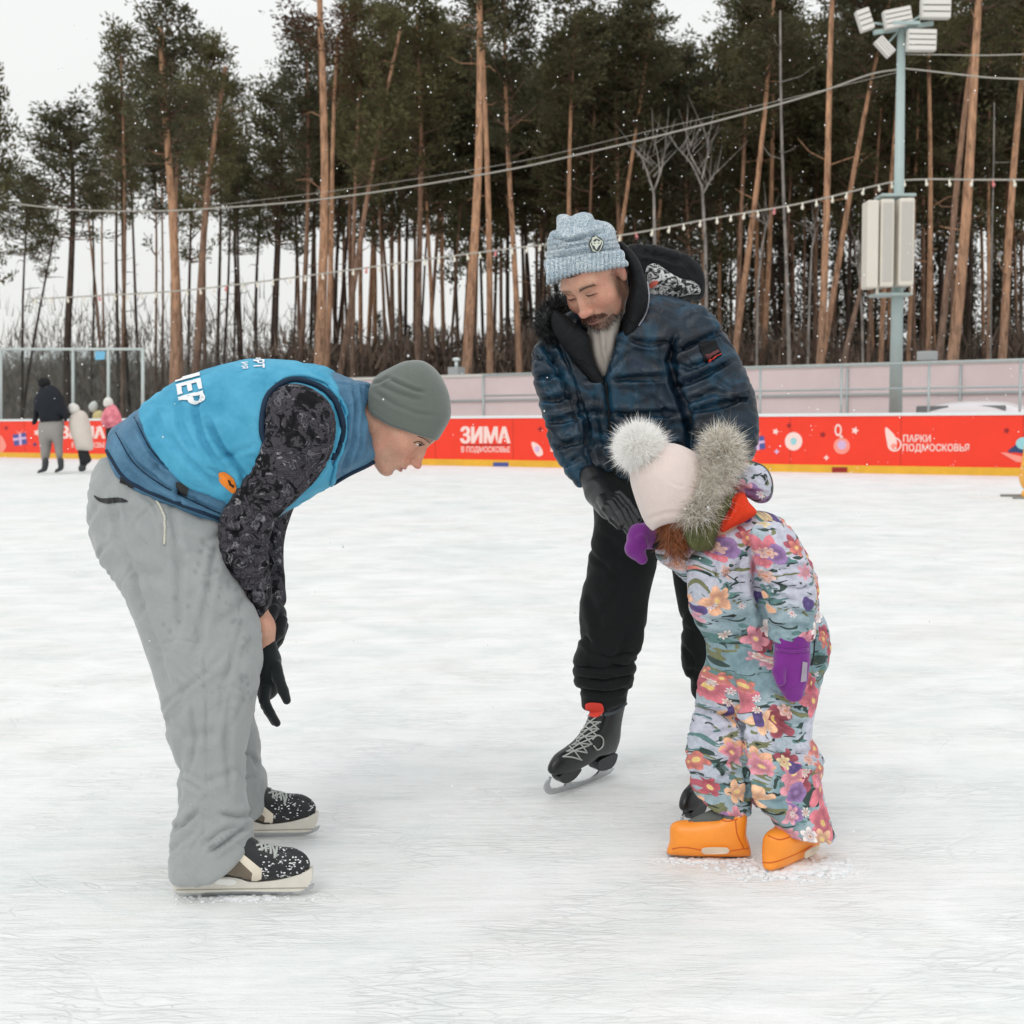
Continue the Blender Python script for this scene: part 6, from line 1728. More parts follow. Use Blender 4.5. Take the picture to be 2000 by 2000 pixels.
flat("ornament", smooth_poly([(1038, 864), (1048, 866), (1058, 876), (1060, 888), (1050, 891), (1042, 880)], 3), M_bwhite); disc("ornament", 1049, 877, 5, 6, M_blilac, -0.006)
def gift(cx, cy, s):
    flat("gift_box", [(cx - 13 * s, cy - 9 * s), (cx + 12 * s, cy - 13 * s), (cx + 15 * s, cy + 9 * s), (cx - 10 * s, cy + 13 * s)], M_bblue)
    flat("gift_ribbon", [(cx - 2 * s, cy - 13 * s), (cx + 3 * s, cy - 14 * s), (cx + 5 * s, cy + 11 * s), (cx, cy + 12 * s)], M_blilac, -0.006)
    flat("gift_ribbon", [(cx - 13 * s, cy - 2 * s), (cx + 13 * s, cy - 5 * s), (cx + 14 * s, cy - 1 * s), (cx - 12 * s, cy + 3 * s)], M_blilac, -0.007)
    flat("gift_bow", [(cx - 8 * s, cy - 18 * s), (cx + 1 * s, cy - 13 * s), (cx + 9 * s, cy - 20 * s), (cx + 1 * s, cy - 9 * s)], M_bpink, -0.008)
gift(38, 858, 1.0); gift(1478, 866, 1.15)
flat("ornament", smooth_poly([(0, 850), (6, 856), (12, 872), (4, 884), (0, 886)], 3), M_bpink)
# painted winter-shoe motif by the picture's edge
flat("boot_motif", smooth_poly([(1968, 882), (1985, 868), (2000, 862), (2020, 862), (2020, 886), (1985, 884)], 3), M_bnavy)
disc("boot_motif", 1999, 866, 15, 12, M_bcyan, -0.006)
flat("boot_motif", [(1954, 884), (1964, 884), (2015, 896), (2015, 905), (1985, 902)], M_bpink, -0.008)
for px, mt in ((978, M_bblue), (1640, M_bdark), (300, M_bblue)):
    flat("kick_plate_mark", [(px - 14, bpt_y) for bpt_y in ()] or [(px - 15, 902 + (px - 900) * .014), (px + 15, 902 + (px - 900) * .014), (px + 15, 912 + (px - 900) * .014), (px - 15, 912 + (px - 900) * .014)], mt, -0.030)

# ------------------------------------------------------------------ barrier fence beyond the boards
M_panel = plain("pinkish_sheet_panel", S(216, 200, 200), 0.6, var=0.06, scale=0.8)
M_galv = plain("galvanised_tube", S(168, 178, 178), 0.45, 0.4, var=0.08)
fence = empty("panel_fence", tuple(onboard(1600, 7.0)), "pale pinkish panel fence with thin grey posts behind red boards", "fence")
f0, f1 = onboard(640, 7.0), onboard(2000, 7.0) + BD * 12
along("panel_sheet", 0.0, 2.18, 0.0, 0.03, M_panel, fence, f0, f1)
along("top_rail", 2.18, 2.26, -0.03, 0.05, plain("snowy_rail", S(206, 206, 200), 0.7), fence, f0, f1)
along("middle_rail", 1.50, 1.55, -0.06, -0.001, M_galv, fence, f0, f1)
k = 0.6
while k < np.linalg.norm(f1 - f0):
    mb = MB(); c = f0 + BD * k - BN * 0.03; mb.tube([c, c + np.array((0, 0, 2.15))], 0.03, 8); mb.build("post", M_galv, fence); k += 2.6
rail = empty("tube_railing", tuple(onboard(1600, 0.5)), "thin grey tube railing fixed just behind the red boards", "railing")
r0, r1 = onboard(1440, 0.45), onboard(2000, 0.45) + BD * 10
for px in (1484, 1642, 1812, 1990):
    mb = MB(); c = onboard(px, 0.45); mb.tube([c, c + np.array((0, 0, 2.0))], 0.024, 8); mb.build("post", M_galv, rail)
mb = MB(); mb.tube([onboard(945, .45), onboard(945, .45) + np.array((0, 0, 1.95))], 0.024, 8); mb.build("post", M_galv, rail)
for px in (1190,):
    mb = MB(); c = onboard(px, 0.45); mb.tube([c, c + np.array((0, 0, 1.95))], 0.024, 8); mb.build("post", M_galv, rail)
mb = MB(); mb.tube([onboard(945, .45) + np.array((0, 0, 1.52)), r1 + np.array((0, 0, 1.52))], 0.018, 8); mb.build("rail", M_galv, rail)
mb = MB(); mb.tube([onboard(945, .45) + np.array((0, 0, 1.97)), r1 + np.array((0, 0, 1.97))], 0.022, 8); mb.build("rail", M_galv, rail)

# transparent protective glass on the boards, far left
def glass_mat():
    m, nt, b = nodes_of("protective_glass")
    b.inputs["Base Color"].default_value = (0.86, 0.93, 0.94, 1); b.inputs["Roughness"].default_value = 0.04
    b.inputs["Transmission Weight"].default_value = 1.0; b.inputs["IOR"].default_value = 1.08
    return m
M_glass = glass_mat()
M_frost = plain("whitish_frame", S(190, 200, 198), 0.5)
gl = empty("glass_shield", tuple(onboard(200, 0.05)), "tall clear glass shield in whitish posts on far end of red boards", "glass shield")
H_ = lambda px, py, off=0.05: bpt(px, py, off)
for a, b_ in ((-70, 2), (2, 140), (140, 212), (212, 279)):
    p0, p1, p2, p3 = H_(a + 3, 816), H_(b_ - 3, 816), H_(b_ - 3, 683), H_(a + 3, 683)
    q = [p0, p1, p2, p3]; q2 = [x + BN * 0.012 for x in q]
    mesh_obj("pane", np.array(q + q2), [(0, 1, 2, 3), (7, 6, 5, 4), (0, 4, 5, 1), (1, 5, 6, 2), (2, 6, 7, 3), (3, 7, 4, 0)], M_glass, gl, smooth=False)
for px in (-70, 2, 143, 212, 279):
    mb = MB(); mb.tube([H_(px, 818), H_(px, 681)], 0.045, 8); mb.build("post", M_frost, gl)
mb = MB(); mb.tube([H_(-70, 682), H_(143, 682), H_(279, 682)], 0.035, 8); mb.build("top_rail", M_frost, gl)
flat("blue_sticker", [(186, 686), (206, 686), (204, 702), (186, 703)], plain("blue_sticker_print", S(110, 180, 214), 0.5), 0.03, parent=gl)

# ------------------------------------------------------------------ floodlight mast with loudspeaker cabinet
M_mast = plain("pale_green_grey_paint", S(168, 186, 184), 0.45, var=0.05, scale=3)
M_lamp = plain("lamp_housing", S(214, 212, 206), 0.45, var=0.03)
M_lampface = plain("lamp_lens", S(226, 222, 216), 0.25, var=0.03)
M_dk = plain("dark_gap", S(70, 78, 78), 0.6)
MD = 24.4
mast_b = P(1747, 940, MD); mast_b[2] = 0
mast = empty("floodlight_mast", tuple(mast_b), "pale grey-green lighting mast rising behind the red boards at right", "light mast")
mt_ = P(1763, 55, MD); mt_[0] = mast_b[0] + (P(1757, 400, MD)[0] - P(1751, 700, MD)[0]) * 0.5
top = np.array((mast_b[0], MD, mt_[2]))
mb = MB(); mb.tube([mast_b, (mast_b + top) / 2, top], [0.135, 0.105, 0.072], 12); mb.build("pole", M_mast, mast)
mb = MB()
ca, cb_ = P(1706, 64, MD), P(1822, 46, MD)
mb.box((ca + cb_) / 2, (np.linalg.norm(cb_ - ca), 0.08, 0.08), np.stack([(cb_ - ca) / np.linalg.norm(cb_ - ca), (0, 1, 0), np.cross((cb_ - ca) / np.linalg.norm(cb_ - ca), (0, 1, 0))], 1))
mb.box(P(1763, 52, MD), (0.5, 0.5, 0.06)); mb.build("crossbar", M_mast, mast, smooth=False)
def lamp(quad, D):
    q = [P(*p, D) for p in quad]; c = sum(q) / 4; u = (q[1] - q[0] + q[2] - q[3]) / 2; v = (q[3] - q[0] + q[2] - q[1]) / 2
    lu, lv = np.linalg.norm(u), np.linalg.norm(v); u = u / lu; v = v - u * (v @ u); v /= np.linalg.norm(v); w = np.cross(u, v)
    w = w if w[1] < 0 else -w
    fr = np.stack([u, w, v], 1)
    mb = MB(); mb.box(c - w * 0.05, (lu, 0.16, lv), fr, bev=0.02); body = mb.build("lamp_head", M_lamp, mast, smooth=False)
    mb = MB()
    for i in range(4):
        mb.box(c + w * 0.035 + v * lv * ((i + .5) / 4 - .5), (lu * .92, 0.014, lv * .19), fr)
    mb.build("lens", M_lampface, body, smooth=False)
    mb = MB()
    for i in range(1, 4): mb.box(c + w * 0.034 + v * lv * (i / 4 - .5), (lu * .92, 0.006, lv * .03), fr)
    mb.build("lens_gap", M_dk, body, smooth=False)
    e = c - w * 0.15; t = P(1763, 52, MD)
    mb = MB(); mb.tube([e, e * .6 + t * .4, t], 0.022, 6); mb.build("bracket", M_mast, body)
lamp([(1664, 24), (1692, 17), (1713, 50), (1690, 61)], MD - .1)
lamp([(1720, 22), (1776, 12), (1786, 45), (1735, 57)], MD - .2)
lamp([(1802, -14), (1861, -14), (1854, 36), (1798, 35)], MD - .2)
lamp([(1775, 56), (1832, 58), (1826, 99), (1770, 99)], MD - .25)
lamp([(1722, 69), (1750, 99), (1735, 113), (1708, 82)], MD - .15)
M_cab = plain("cream_cabinet_paint", S(218, 212, 200), 0.45, var=0.03, scale=2)
M_grille = plain("grey_grille", S(190, 186, 178), 0.6, var=0.05, scale=60)
cab = empty("loudspeaker_cabinet", tuple(P(1741, 575, MD + .3)), "cream column loudspeaker cabinet with three grilles strapped to the lighting mast", "loudspeaker")
def cabbox(name, x0, x1, y0, y1, D, depth, mat, parent, bev=0.02):
    a, b_ = P(x0, y1, D), P(x1, y0, D); c = (a + b_) / 2 + np.array((0, depth / 2, 0)); mb = MB(); mb.box(c, (b_[0] - a[0], depth, b_[2] - a[2]), bev=bev); return mb.build(name, mat, parent, smooth=False)
for (x0, x1, y0, y1) in ((1693, 1718, 390, 562), (1719, 1748, 388, 560), (1755, 1788, 386, 558)):
    q = cabbox("speaker_column", x0, x1, y0, y1, MD - .62, .42, M_cab, cab, .03)
    if x0 > 1700: cabbox("grille", x0 + 4, x1 - 4, y0 + 8, y1 - 10, MD - .628, .02, M_grille, q, 0)
cabbox("strap", 1722, 1790, 377, 383, MD - .45, .5, M_mast, cab, .005); cabbox("strap", 1711, 1783, 571, 577, MD - .45, .5, M_mast, cab, .005)
cabbox("strap_leg", 1711, 1716, 560, 575, MD - .46, .05, M_cab, cab, .005); cabbox("strap_leg", 1779, 1783, 556, 575, MD - .46, .05, M_cab, cab, .005)

# ------------------------------------------------------------------ light strings
M_cable = plain("pale_cable", S(168, 164, 154), 0.7); M_bulb = plain("frosted_bulb", S(236, 230, 214), 0.3); M_bulbr = plain("pink_bulb", S(214, 130, 130), 0.3)
def string(label, pts, d0, d1, rad, bulbs, cat="light string"):
    pp = spline([np.array((*p, 0.0)) for p in pts], 8); x0, x1 = pts[0][0], pts[-1][0]
    line = [P(p[0], p[1], d0 + (d1 - d0) * (p[0] - x0) / (x1 - x0)) for p in pp]
    mb = MB(); mb.tube(line, rad, 5)
    root = empty("light_string", tuple(line[-1]), label, cat); mb.build("cable", M_cable, root)
    if bulbs:
        x = pts[0][0] + 8; i = 0; rs = random.Random(5)
        xs = [p[0] for p in pp]
        while x < x1:
            y = float(np.interp(x, xs, [p[1] for p in pp])); D = d0 + (d1 - d0) * (x - x0) / (x1 - x0)
            c = P(x, y, D); b_ = MB(); dx = rs.uniform(-.02, .02)
            b_.tube([c, c + np.array((dx * .5, 0, -.06))], .02, 6); b_.sphere(c + np.array((dx, 0, -.09)), (.032, .032, .042), 0, 8, 6)
            b_.build("bulb", M_bulbr if i % 9 == 4 else M_bulb, root); x += bulbs * rs.uniform(.85, 1.15); i += 1
    return root
string("lower string of frosted bulbs running from the mast across to the left", [(60, 584), (200, 577), (350, 568), (460, 556), (580, 541), (700, 525), (860, 503), (1000, 485), (1210, 460), (1400, 425), (1560, 398), (1700, 365), (1758, 352)], 31, MD, 0.018, 29)
string("short string of frosted bulbs leaving the mast for the right edge", [(1758, 352), (1820, 350), (1900, 351), (2000, 351), (2060, 350)], MD, 23, 0.018, 40)
string("bare upper cable sagging from mast top towards the left treetops", [(30, 398), (150, 410), (300, 412), (430, 406), (600, 392), (780, 368), (1000, 330), (1150, 297), (1300, 262), (1480, 215), (1600, 180), (1700, 145), (1758, 135)], 32, MD, 0.018, 0)
string("thin bare cable just above the other upper cable", [(430, 400), (700, 366), (1000, 318), (1200, 272), (1400, 225), (1600, 178), (1758, 140)], 32, MD, 0.006, 0, "cable")
string("bare cable sagging from mast past the tall pine at right", [(1758, 133), (1800, 137), (1870, 145), (1940, 152), (2050, 156)], MD, 23, 0.016, 0, "cable")
string("level bare cable just below the lowest floodlights", [(1768, 106), (1850, 107), (1930, 108), (2050, 104)], MD, 23, 0.012, 0, "cable")

# ------------------------------------------------------------------ small things by the fence
M_roof = plain("grey_box_metal", S(170, 176, 176), 0.5)
vt = empty("vent_stack", tuple(onboard(893, 7.6)), "small grey vent box with snowy cowl above fence by the beanie", "vent")
c = onboard(893, 7.6)
mb = MB(); mb.box(c + np.array((0, 0, 1.25)), (0.36, 0.36, 2.5), BM, bev=.01); mb.build("vent_box", M_roof, vt, smooth=False)
mb = MB(); mb.tube([c + np.array((0, 0, 2.5)), c + np.array((0, 0, 2.66))], .05, 8); mb.sphere(c + np.array((0, 0, 2.72)), (.12, .12, .06), 0, 10, 6); mb.build("cowl", M_cap, vt)
bx = empty("equipment_box", tuple(onboard(1808, 8.0)), "grey metal box on posts peeking over the fence near the mast", "box")
c = onboard(1808, 8.0)
mb = MB(); mb.box(c + np.array((0, 0, 2.42)), (0.42, 0.3, 0.22), BM, bev=.02); mb.build("housing", M_roof, bx, smooth=False)
mb = MB()
for s_ in (-.15, .15): mb.tube([c + BD * s_, c + BD * s_ + np.array((0, 0, 2.32))], .02, 6)
mb.build("stand", M_roof, bx)
# pale car parked between railing and fence
def car():
    c = onboard(1893, 4.5); c[2] = 0.0
    M_car = plain("white_car_paint", S(222, 218, 220), 0.25, var=0.02); M_win = plain("tinted_glass", S(120, 124, 126), 0.1)
    root = empty("parked_car", tuple(c), "white car parked behind the boards beside the mast, mostly hidden", "car")
    prof = [(-2.1, .35), (-2.15, .6), (-2.0, .85), (-1.2, .95), (-.7, 1.2), (-.2, 1.30), (.6, 1.30), (1.1, 1.15), (1.5, 1.0), (2.1, .95), (2.15, .5), (2.1, .35)]
    Fm = Field((-2.4, -1.0, .1), (2.4, 1.0, 1.7), .06); Fm.puff(np.array(prof), 0.0, world=True, tmax=.85, ky=1.0, smooth=4, tadd=.5)
    v, f = Fm.mesh(1); v = v @ BM.T + c
    b_ = mesh_obj("body", v, f, M_car, root); b2 = bvh_of(b_)
    for x0, x1 in ((-1.0, -.1), (0.0, 1.0)):
        mb = MB(); mb.box(c + BM @ np.array(((x0 + x1) / 2, -.80, 1.12)), (x1 - x0 - .25, .03, .2), BM, bev=.02); mb.build("window", M_win, root, smooth=False)
    for x in (-1.35, 1.35):
        mb = MB(); w0 = c + BM @ np.array((x, -.84, .33)); mb.tube([w0, w0 + BN * .22], .32, 18); mb.build("wheel", M_black, root)
car()
# skating aid at the right edge
def skating_aid():
    c = PG(2040, 974)
    root = empty("skating_aid", tuple(c), "yellow skating aid with grey runner at the right edge of the ice", "skating aid")
    M_y = plain("yellow_plastic", S(240, 176, 70), 0.4)
    z = P(1978, 974, c[1]); x0 = z[0]
    mb = MB(); mb.tube([(x0, c[1], .02), (x0 + .05, c[1], .015), (x0 + .95, c[1], .015)], .016, 8); mb.tube([(x0, c[1] + .4, .02), (x0 + .95, c[1] + .4, .015)], .016, 8); mb.build("runner", plain("grey_runner", S(140, 140, 136), .5), root)
    Fm = Field((x0 + .05, c[1] - .2, 0), (x0 + 1.0, c[1] + .6, 1.1), .02)
    xb = P(1990, 900, c[1] + .2)[0]
    Fm.cone((xb + .22, c[1] + .2, .25), (xb + .24, c[1] + .2, .62), .20, .17, .05); Fm.ell((xb + .22, c[1] + .2, .85), (.15, .14, .15), None, .04)
    Fm.cone((xb + .1, c[1] + .05, .6), (xb - .02, c[1] - .05, .42), .05, .04, .03); Fm.cone((xb + .15, c[1], .12), (xb + .02, c[1], .06), .07, .06, .03)
    v, f = Fm.mesh(1); mesh_obj("figure", v, f, M_y, root)
skating_aid()
# ------------------------------------------------------------------ people far off on the left
def small_person(label, D, parts, body, head):
    """parts: (name, outline px, material, depth factor, depth offset); body: bones for the one skin surface"""
    z = PG(head[0], D) if False else None
    foot = body[-1][0]
    g0 = P(foot[0], foot[1], D); g0[2] = 0
    root = empty("person", tuple(g0), label, "person")
    HH = head_frame(P(head[0], head[1], D), head[2], (0, 0, 1), head[3] * .85); HH['ears'] = False
    bones = [(P(a[0], a[1], D), P(b[0], b[1], D), ra * .6, rb * .6) for a, b, ra, rb in body]
    pts = np.array([p for b in bones for p in b[:2]])
    F = Field(np.minimum(pts.min(0), HH['c']) - .25, np.maximum(pts.max(0), HH['c']) + .25, 0.022)
    add_head(F, HH)
    for a, b, ra, rb in bones: F.cone(a, b, ra, rb, 0.02)
    v, f = F.mesh(1); mesh_obj("body", v, f, SKIN_M, root, cols=np.tile(np.array(SKIN), (len(v), 1)))
    for nm, poly, mat, ky, off in parts:
        a = np.array(poly, float); h = 0.018
        F = Field(P(a[:, 0].min() - 3, a[:, 1].max() + 3, D) - np.array((0.03, .5, .03)), P(a[:, 0].max() + 3, a[:, 1].min() - 3, D) + np.array((.03, .5, .03)), h)
        F.puff(poly, D + off, ky=ky * 1.35, tmax=.4, k=0, smooth=3)
        v, f = F.mesh(1); v = ruffle(v, f, 0.008, 9, int(a[0, 0]))
        mesh_obj(nm, v, f, mat, root)
    return root
M_bj = cloth("dark_navy_jacket", S(34, 38, 44), .1, .8, coarse=4, wd=.05); M_gp = cloth("grey_trousers", S(150, 146, 142), .06, .9, coarse=4, wd=.05)
M_bb = plain("dark_boots", S(48, 52, 56), .5); M_bh = plain("black_knit", S(16, 18, 20), .9); M_cc = cloth("cream_coat", S(214, 204, 194), .05, .8, coarse=4, wd=.06)
M_ck = plain("black_trousers_far", S(26, 28, 30), .8); M_wh = plain("white_knit", S(222, 220, 214), .9); M_pk = cloth("pink_floral_jacket", S(226, 110, 128), .25, .8, coarse=9, col2=S(240, 150, 160)); M_yl = cloth("pale_yellow_jacket", S(226, 204, 150), .06, .8)
small_person("distant adult in a black jacket and grey trousers seen from behind", 25.4,
    [("jacket", [(78, 760), (84, 753), (97, 750), (108, 755), (117, 766), (124, 780), (131, 803), (131, 822), (126, 824), (122, 812), (121, 824), (106, 826), (80, 828), (79, 806), (72, 826), (63, 829), (66, 805), (70, 775)], M_bj, .9, 0),
     ("trousers", [(80, 822), (122, 820), (122, 850), (121, 898), (113, 901), (104, 862), (101, 862), (93, 902), (83, 902), (78, 860)], M_gp, .9, .02),
     ("boot", [(84, 897), (94, 898), (93, 914), (90, 921), (73, 925), (74, 919), (82, 914)], M_bb, .9, -.1), ("boot", [(113, 897), (123, 895), (125, 911), (123, 918), (107, 924), (108, 917), (114, 912)], M_bb, .9, -.1),
     ("knit_hat", [(75, 750), (78, 740), (87, 736), (96, 741), (98, 750), (93, 757), (80, 757)], M_bh, 1.5, 0)],
    [((90, 762), (95, 820), .13, .14), ((76, 770), (70, 822), .05, .04), ((114, 770), (127, 820), .05, .04), ((88, 822), (88, 905), .06, .05), ((112, 822), (118, 905), .06, .05), ((87, 752), (92, 768), .06, .07), ((100, 923), (100, 922), .001, .001)], (86.5, 748, (-.6, .8, 0), 1.0))
small_person("distant child in a long cream hooded coat beside the adult", 25.6,
    [("coat", [(138, 812), (145, 806), (158, 801), (168, 808), (173, 822), (177, 840), (181, 870), (180, 879), (165, 881), (150, 879), (146, 865), (141, 851), (137, 830)], M_cc, .95, 0),
     ("hood", [(133, 798), (136, 789), (145, 787), (153, 793), (155, 803), (148, 810), (138, 808)], M_wh, 1, 0),
     ("trousers", [(153, 876), (169, 876), (174, 888), (178, 900), (170, 908), (165, 916), (157, 916), (156, 900)], M_ck, .9, .02),
     ("boot", [(155, 908), (166, 908), (166, 919), (154, 920)], M_bb, .9, -.05)],
    [((150, 812), (160, 870), .10, .12), ((140, 815), (141, 850), .04, .03), ((168, 815), (174, 850), .04, .03), ((158, 875), (160, 912), .05, .04), ((166, 875), (172, 900), .05, .04), ((144, 800), (150, 815), .05, .06), ((160, 919), (160, 918), .001, .001)], (144, 798, (-.5, .8, -.2), .82))
small_person("distant child in a bright pink jacket half hidden by the blue vest", 27.0,
    [("jacket", [(201, 806), (206, 797), (214, 793), (222, 790), (230, 800), (236, 816), (236, 834), (220, 838), (206, 836), (198, 826)], M_pk, .95, 0),
     ("knit_hat", [(202, 786), (206, 778), (213, 776), (219, 782), (220, 792), (212, 797), (204, 795)], M_wh, 1, 0),
     ("trousers", [(208, 834), (234, 834), (234, 860), (228, 905), (215, 905), (208, 860)], M_ck, .9, .02)],
    [((213, 800), (218, 832), .08, .09), ((204, 806), (204, 830), .035, .03), ((228, 806), (232, 830), .035, .03), ((213, 835), (215, 905), .05, .04), ((226, 835), (226, 905), .05, .04), ((211, 790), (213, 803), .04, .05), ((220, 906), (220, 905), .001, .001)], (211, 787, (-.5, -.8, -.2), .8))
small_person("distant small child in pale yellow jacket and white hat beyond the boards", 38.5,
    [("jacket", [(182, 810), (190, 802), (200, 804), (203, 815), (203, 836), (192, 838), (183, 834)], M_yl, .95, 0),
     ("knit_hat", [(173, 796), (178, 786), (186, 783), (191, 790), (188, 802), (180, 806)], M_wh, 1, 0),
     ("trousers", [(184, 832), (202, 832), (202, 870), (198, 906), (188, 906), (184, 870)], M_ck, .9, .02)],
    [((190, 808), (193, 834), .07, .08), ((184, 812), (183, 832), .03, .025), ((200, 812), (202, 832), .03, .025), ((189, 835), (190, 904), .045, .035), ((197, 835), (197, 904), .045, .035), ((183, 798), (189, 810), .035, .045), ((193, 907), (193, 906), .001, .001)], (183, 796, (-.5, -.8, -.2), .8))

# ------------------------------------------------------------------ pines
def bark_mat(name, low, high, z0, z1):
    m, nt, b = nodes_of(name)
    v = coord(nt); sp = nt.nodes.new("ShaderNodeSeparateXYZ"); nt.links.new(v, sp.inputs[0])
    n1 = noise(nt, coord(nt, scale=(1, 1, .25)), 9, 5, .65, .4); n2 = noise(nt, v, .8, 3)
    g = N(nt, "ShaderNodeMapRange"); g.inputs["From Min"].default_value = z0; g.inputs["From Max"].default_value = z1
    nt.links.new(math_n(nt, 'ADD', sp.outputs[2], math_n(nt, 'MULTIPLY', n2, 4.0)), g.inputs["Value"])
    c = mix(nt, g.outputs[0], low, high)
    c = mix(nt, 1.0, c, ramp(nt, n1, [(.32, (.42, .38, .36)), (.5, (.95, .95, .95)), (.72, (1.5, 1.4, 1.32))]), 'MULTIPLY')
    nt.links.new(c, b.inputs["Base Color"]); b.inputs["Roughness"].default_value = .9; b.inputs["Specular IOR Level"].default_value = .15
    bump(nt, b, n1, .7, .03); return m
BARK = [bark_mat("orange_pine_bark", (.26, .18, .135), (.47, .275, .17), 3, 8), bark_mat("brown_pine_bark", (.17, .125, .10), (.34, .20, .13), 4, 12), bark_mat("dark_pine_bark", (.06, .048, .042), (.12, .075, .055), 5, 14)]
M_birch = bark_mat("pale_birch_bark", (.26, .24, .22), (.30, .28, .26), 3, 9)
def leaf_mat(name, a, b_):
    m, nt, b = nodes_of(name)
    oi = nt.nodes.new("ShaderNodeObjectInfo"); v = coord(nt)
    n1 = noise(nt, v, 1.1, 3, .6)
    c = ramp(nt, n1, [(.3, a), (.7, b_)])
    c = mix(nt, 1.0, c, ramp(nt, oi.outputs["Random"], [(0, (.75, .75, .8)), (1, (1.25, 1.2, 1.0))]), 'MULTIPLY')
    nt.links.new(c, b.inputs["Base Color"]); b.inputs["Roughness"].default_value = .8; b.inputs["Specular IOR Level"].default_value = .15
    t = nt.nodes.new("ShaderNodeBsdfTranslucent"); mx = nt.nodes.new("ShaderNodeMixShader"); mx.inputs[0].default_value = .42; nt.links.new(c, t.inputs[0])
    nt.links.new(b.outputs[0], mx.inputs[1]); nt.links.new(t.outputs[0], mx.inputs[2]); nt.links.new(mx.outputs[0], nt.nodes["Material Output"].inputs[0])
    return m
LEAF = [leaf_mat("pine_needles", (.076, .078, .044), (.175, .168, .098)), leaf_mat("rusty_pine_needles", (.07, .045, .028), (.16, .09, .055)), leaf_mat("spruce_needles", (.040, .042, .028), (.085, .082, .055))]
M_limb = plain("limb_bark", (.16, .10, .07), .9, var=.3, scale=3)

def crown_mesh(seed, H=9.0, Rm=2.5, nb=74, per=19, kind='pine', mat=None):
    rs = np.random.RandomState(seed); V = []; Fc = []; mi = []; mb = MB()
    cen = []
    for i in range(nb):
        t = rs.rand()**.8 if kind == 'pine' else (i + .5) / nb
        if kind == 'pine': L = Rm * (0.35 + .75 * math.sin(PI * (.12 + .80 * (1 - t)))**.8) * rs.uniform(.55, 1.1) * (1 - .35 * t)
        else: L = Rm * (1.02 - t)**.8 * rs.uniform(.75, 1.1)
        a = rs.rand() * 2 * PI; el = rs.uniform(-.1, .55) + .5 * t * (kind == 'pine') - (kind != 'pine') * .3
        d = np.array((math.cos(a) * math.cos(el), math.sin(a) * math.cos(el), math.sin(el))); o = np.array((0, 0, t * H))
        e = o + d * L + np.array((0, 0, .15 * L))
        if L > .6: mb.tube([o, (o + e) / 2 + np.array((0, 0, -.08 * L)), e], [.05 * (1.1 - t) + .015, .03, .008], 4, caps=False)
        nc = max(2, int(L / .42)); 
        for j in range(nc):
            u = 1 - (j + rs.rand()) / nc * (.62 if kind == 'pine' else .95)
            cen.append(o + (e - o) * u + rs.randn(3) * (.16, .16, .10))
    cen.append(np.array((0, 0, H * 1.0)))
    cen = np.array(cen); n = len(cen) * per
    c = np.repeat(cen, per, 0); off = rs.randn(n, 3) * (.23, .23, .13); p = c + off
    d = off / (np.linalg.norm(off, axis=1)[:, None] + .01) + rs.randn(n, 3) * .5 + np.array((0, 0, .35)); d /= np.linalg.norm(d, axis=1)[:, None]
    w = np.cross(d, rs.randn(n, 3)); w /= np.linalg.norm(w, axis=1)[:, None]
    Ls = rs.uniform(.14, .30, n)[:, None]; ws = rs.uniform(.03, .075, n)[:, None]
    V = np.stack([p - w * ws, p + w * ws, p + d * Ls + w * ws * .5, p + d * Ls - w * ws * .5], 1).reshape(-1, 3)
    Fq = np.arange(n * 4).reshape(n, 4)
    me = bpy.data.meshes.new("crown")
    nv = len(V); allv = np.concatenate([V, np.array(mb.v)]) if mb.v else V
    fl = Fq.tolist() + [[i + nv for i in f] for f in mb.f]
    me.from_pydata(allv.tolist(), [], fl)
    me.materials.append(mat or LEAF[0]); me.materials.append(M_limb)
    me.polygons.foreach_set("material_index", np.array([0] * n + [1] * len(mb.f), dtype=np.int32))
    me.update(); return me
CR = [crown_mesh(s, mat=LEAF[0]) for s in (1, 2, 3, 4, 5)]
CR_B = [crown_mesh(11, nb=40, per=12, mat=LEAF[0]), crown_mesh(12, nb=34, per=11, mat=LEAF[1]), crown_mesh(13, nb=30, per=11, mat=LEAF[0])]
SP = [crown_mesh(21, H=12, Rm=2.6, nb=150, per=8, kind='spruce', mat=LEAF[2]), crown_mesh(22, H=12, Rm=2.3, nb=140, per=8, kind='spruce', mat=LEAF[2])]

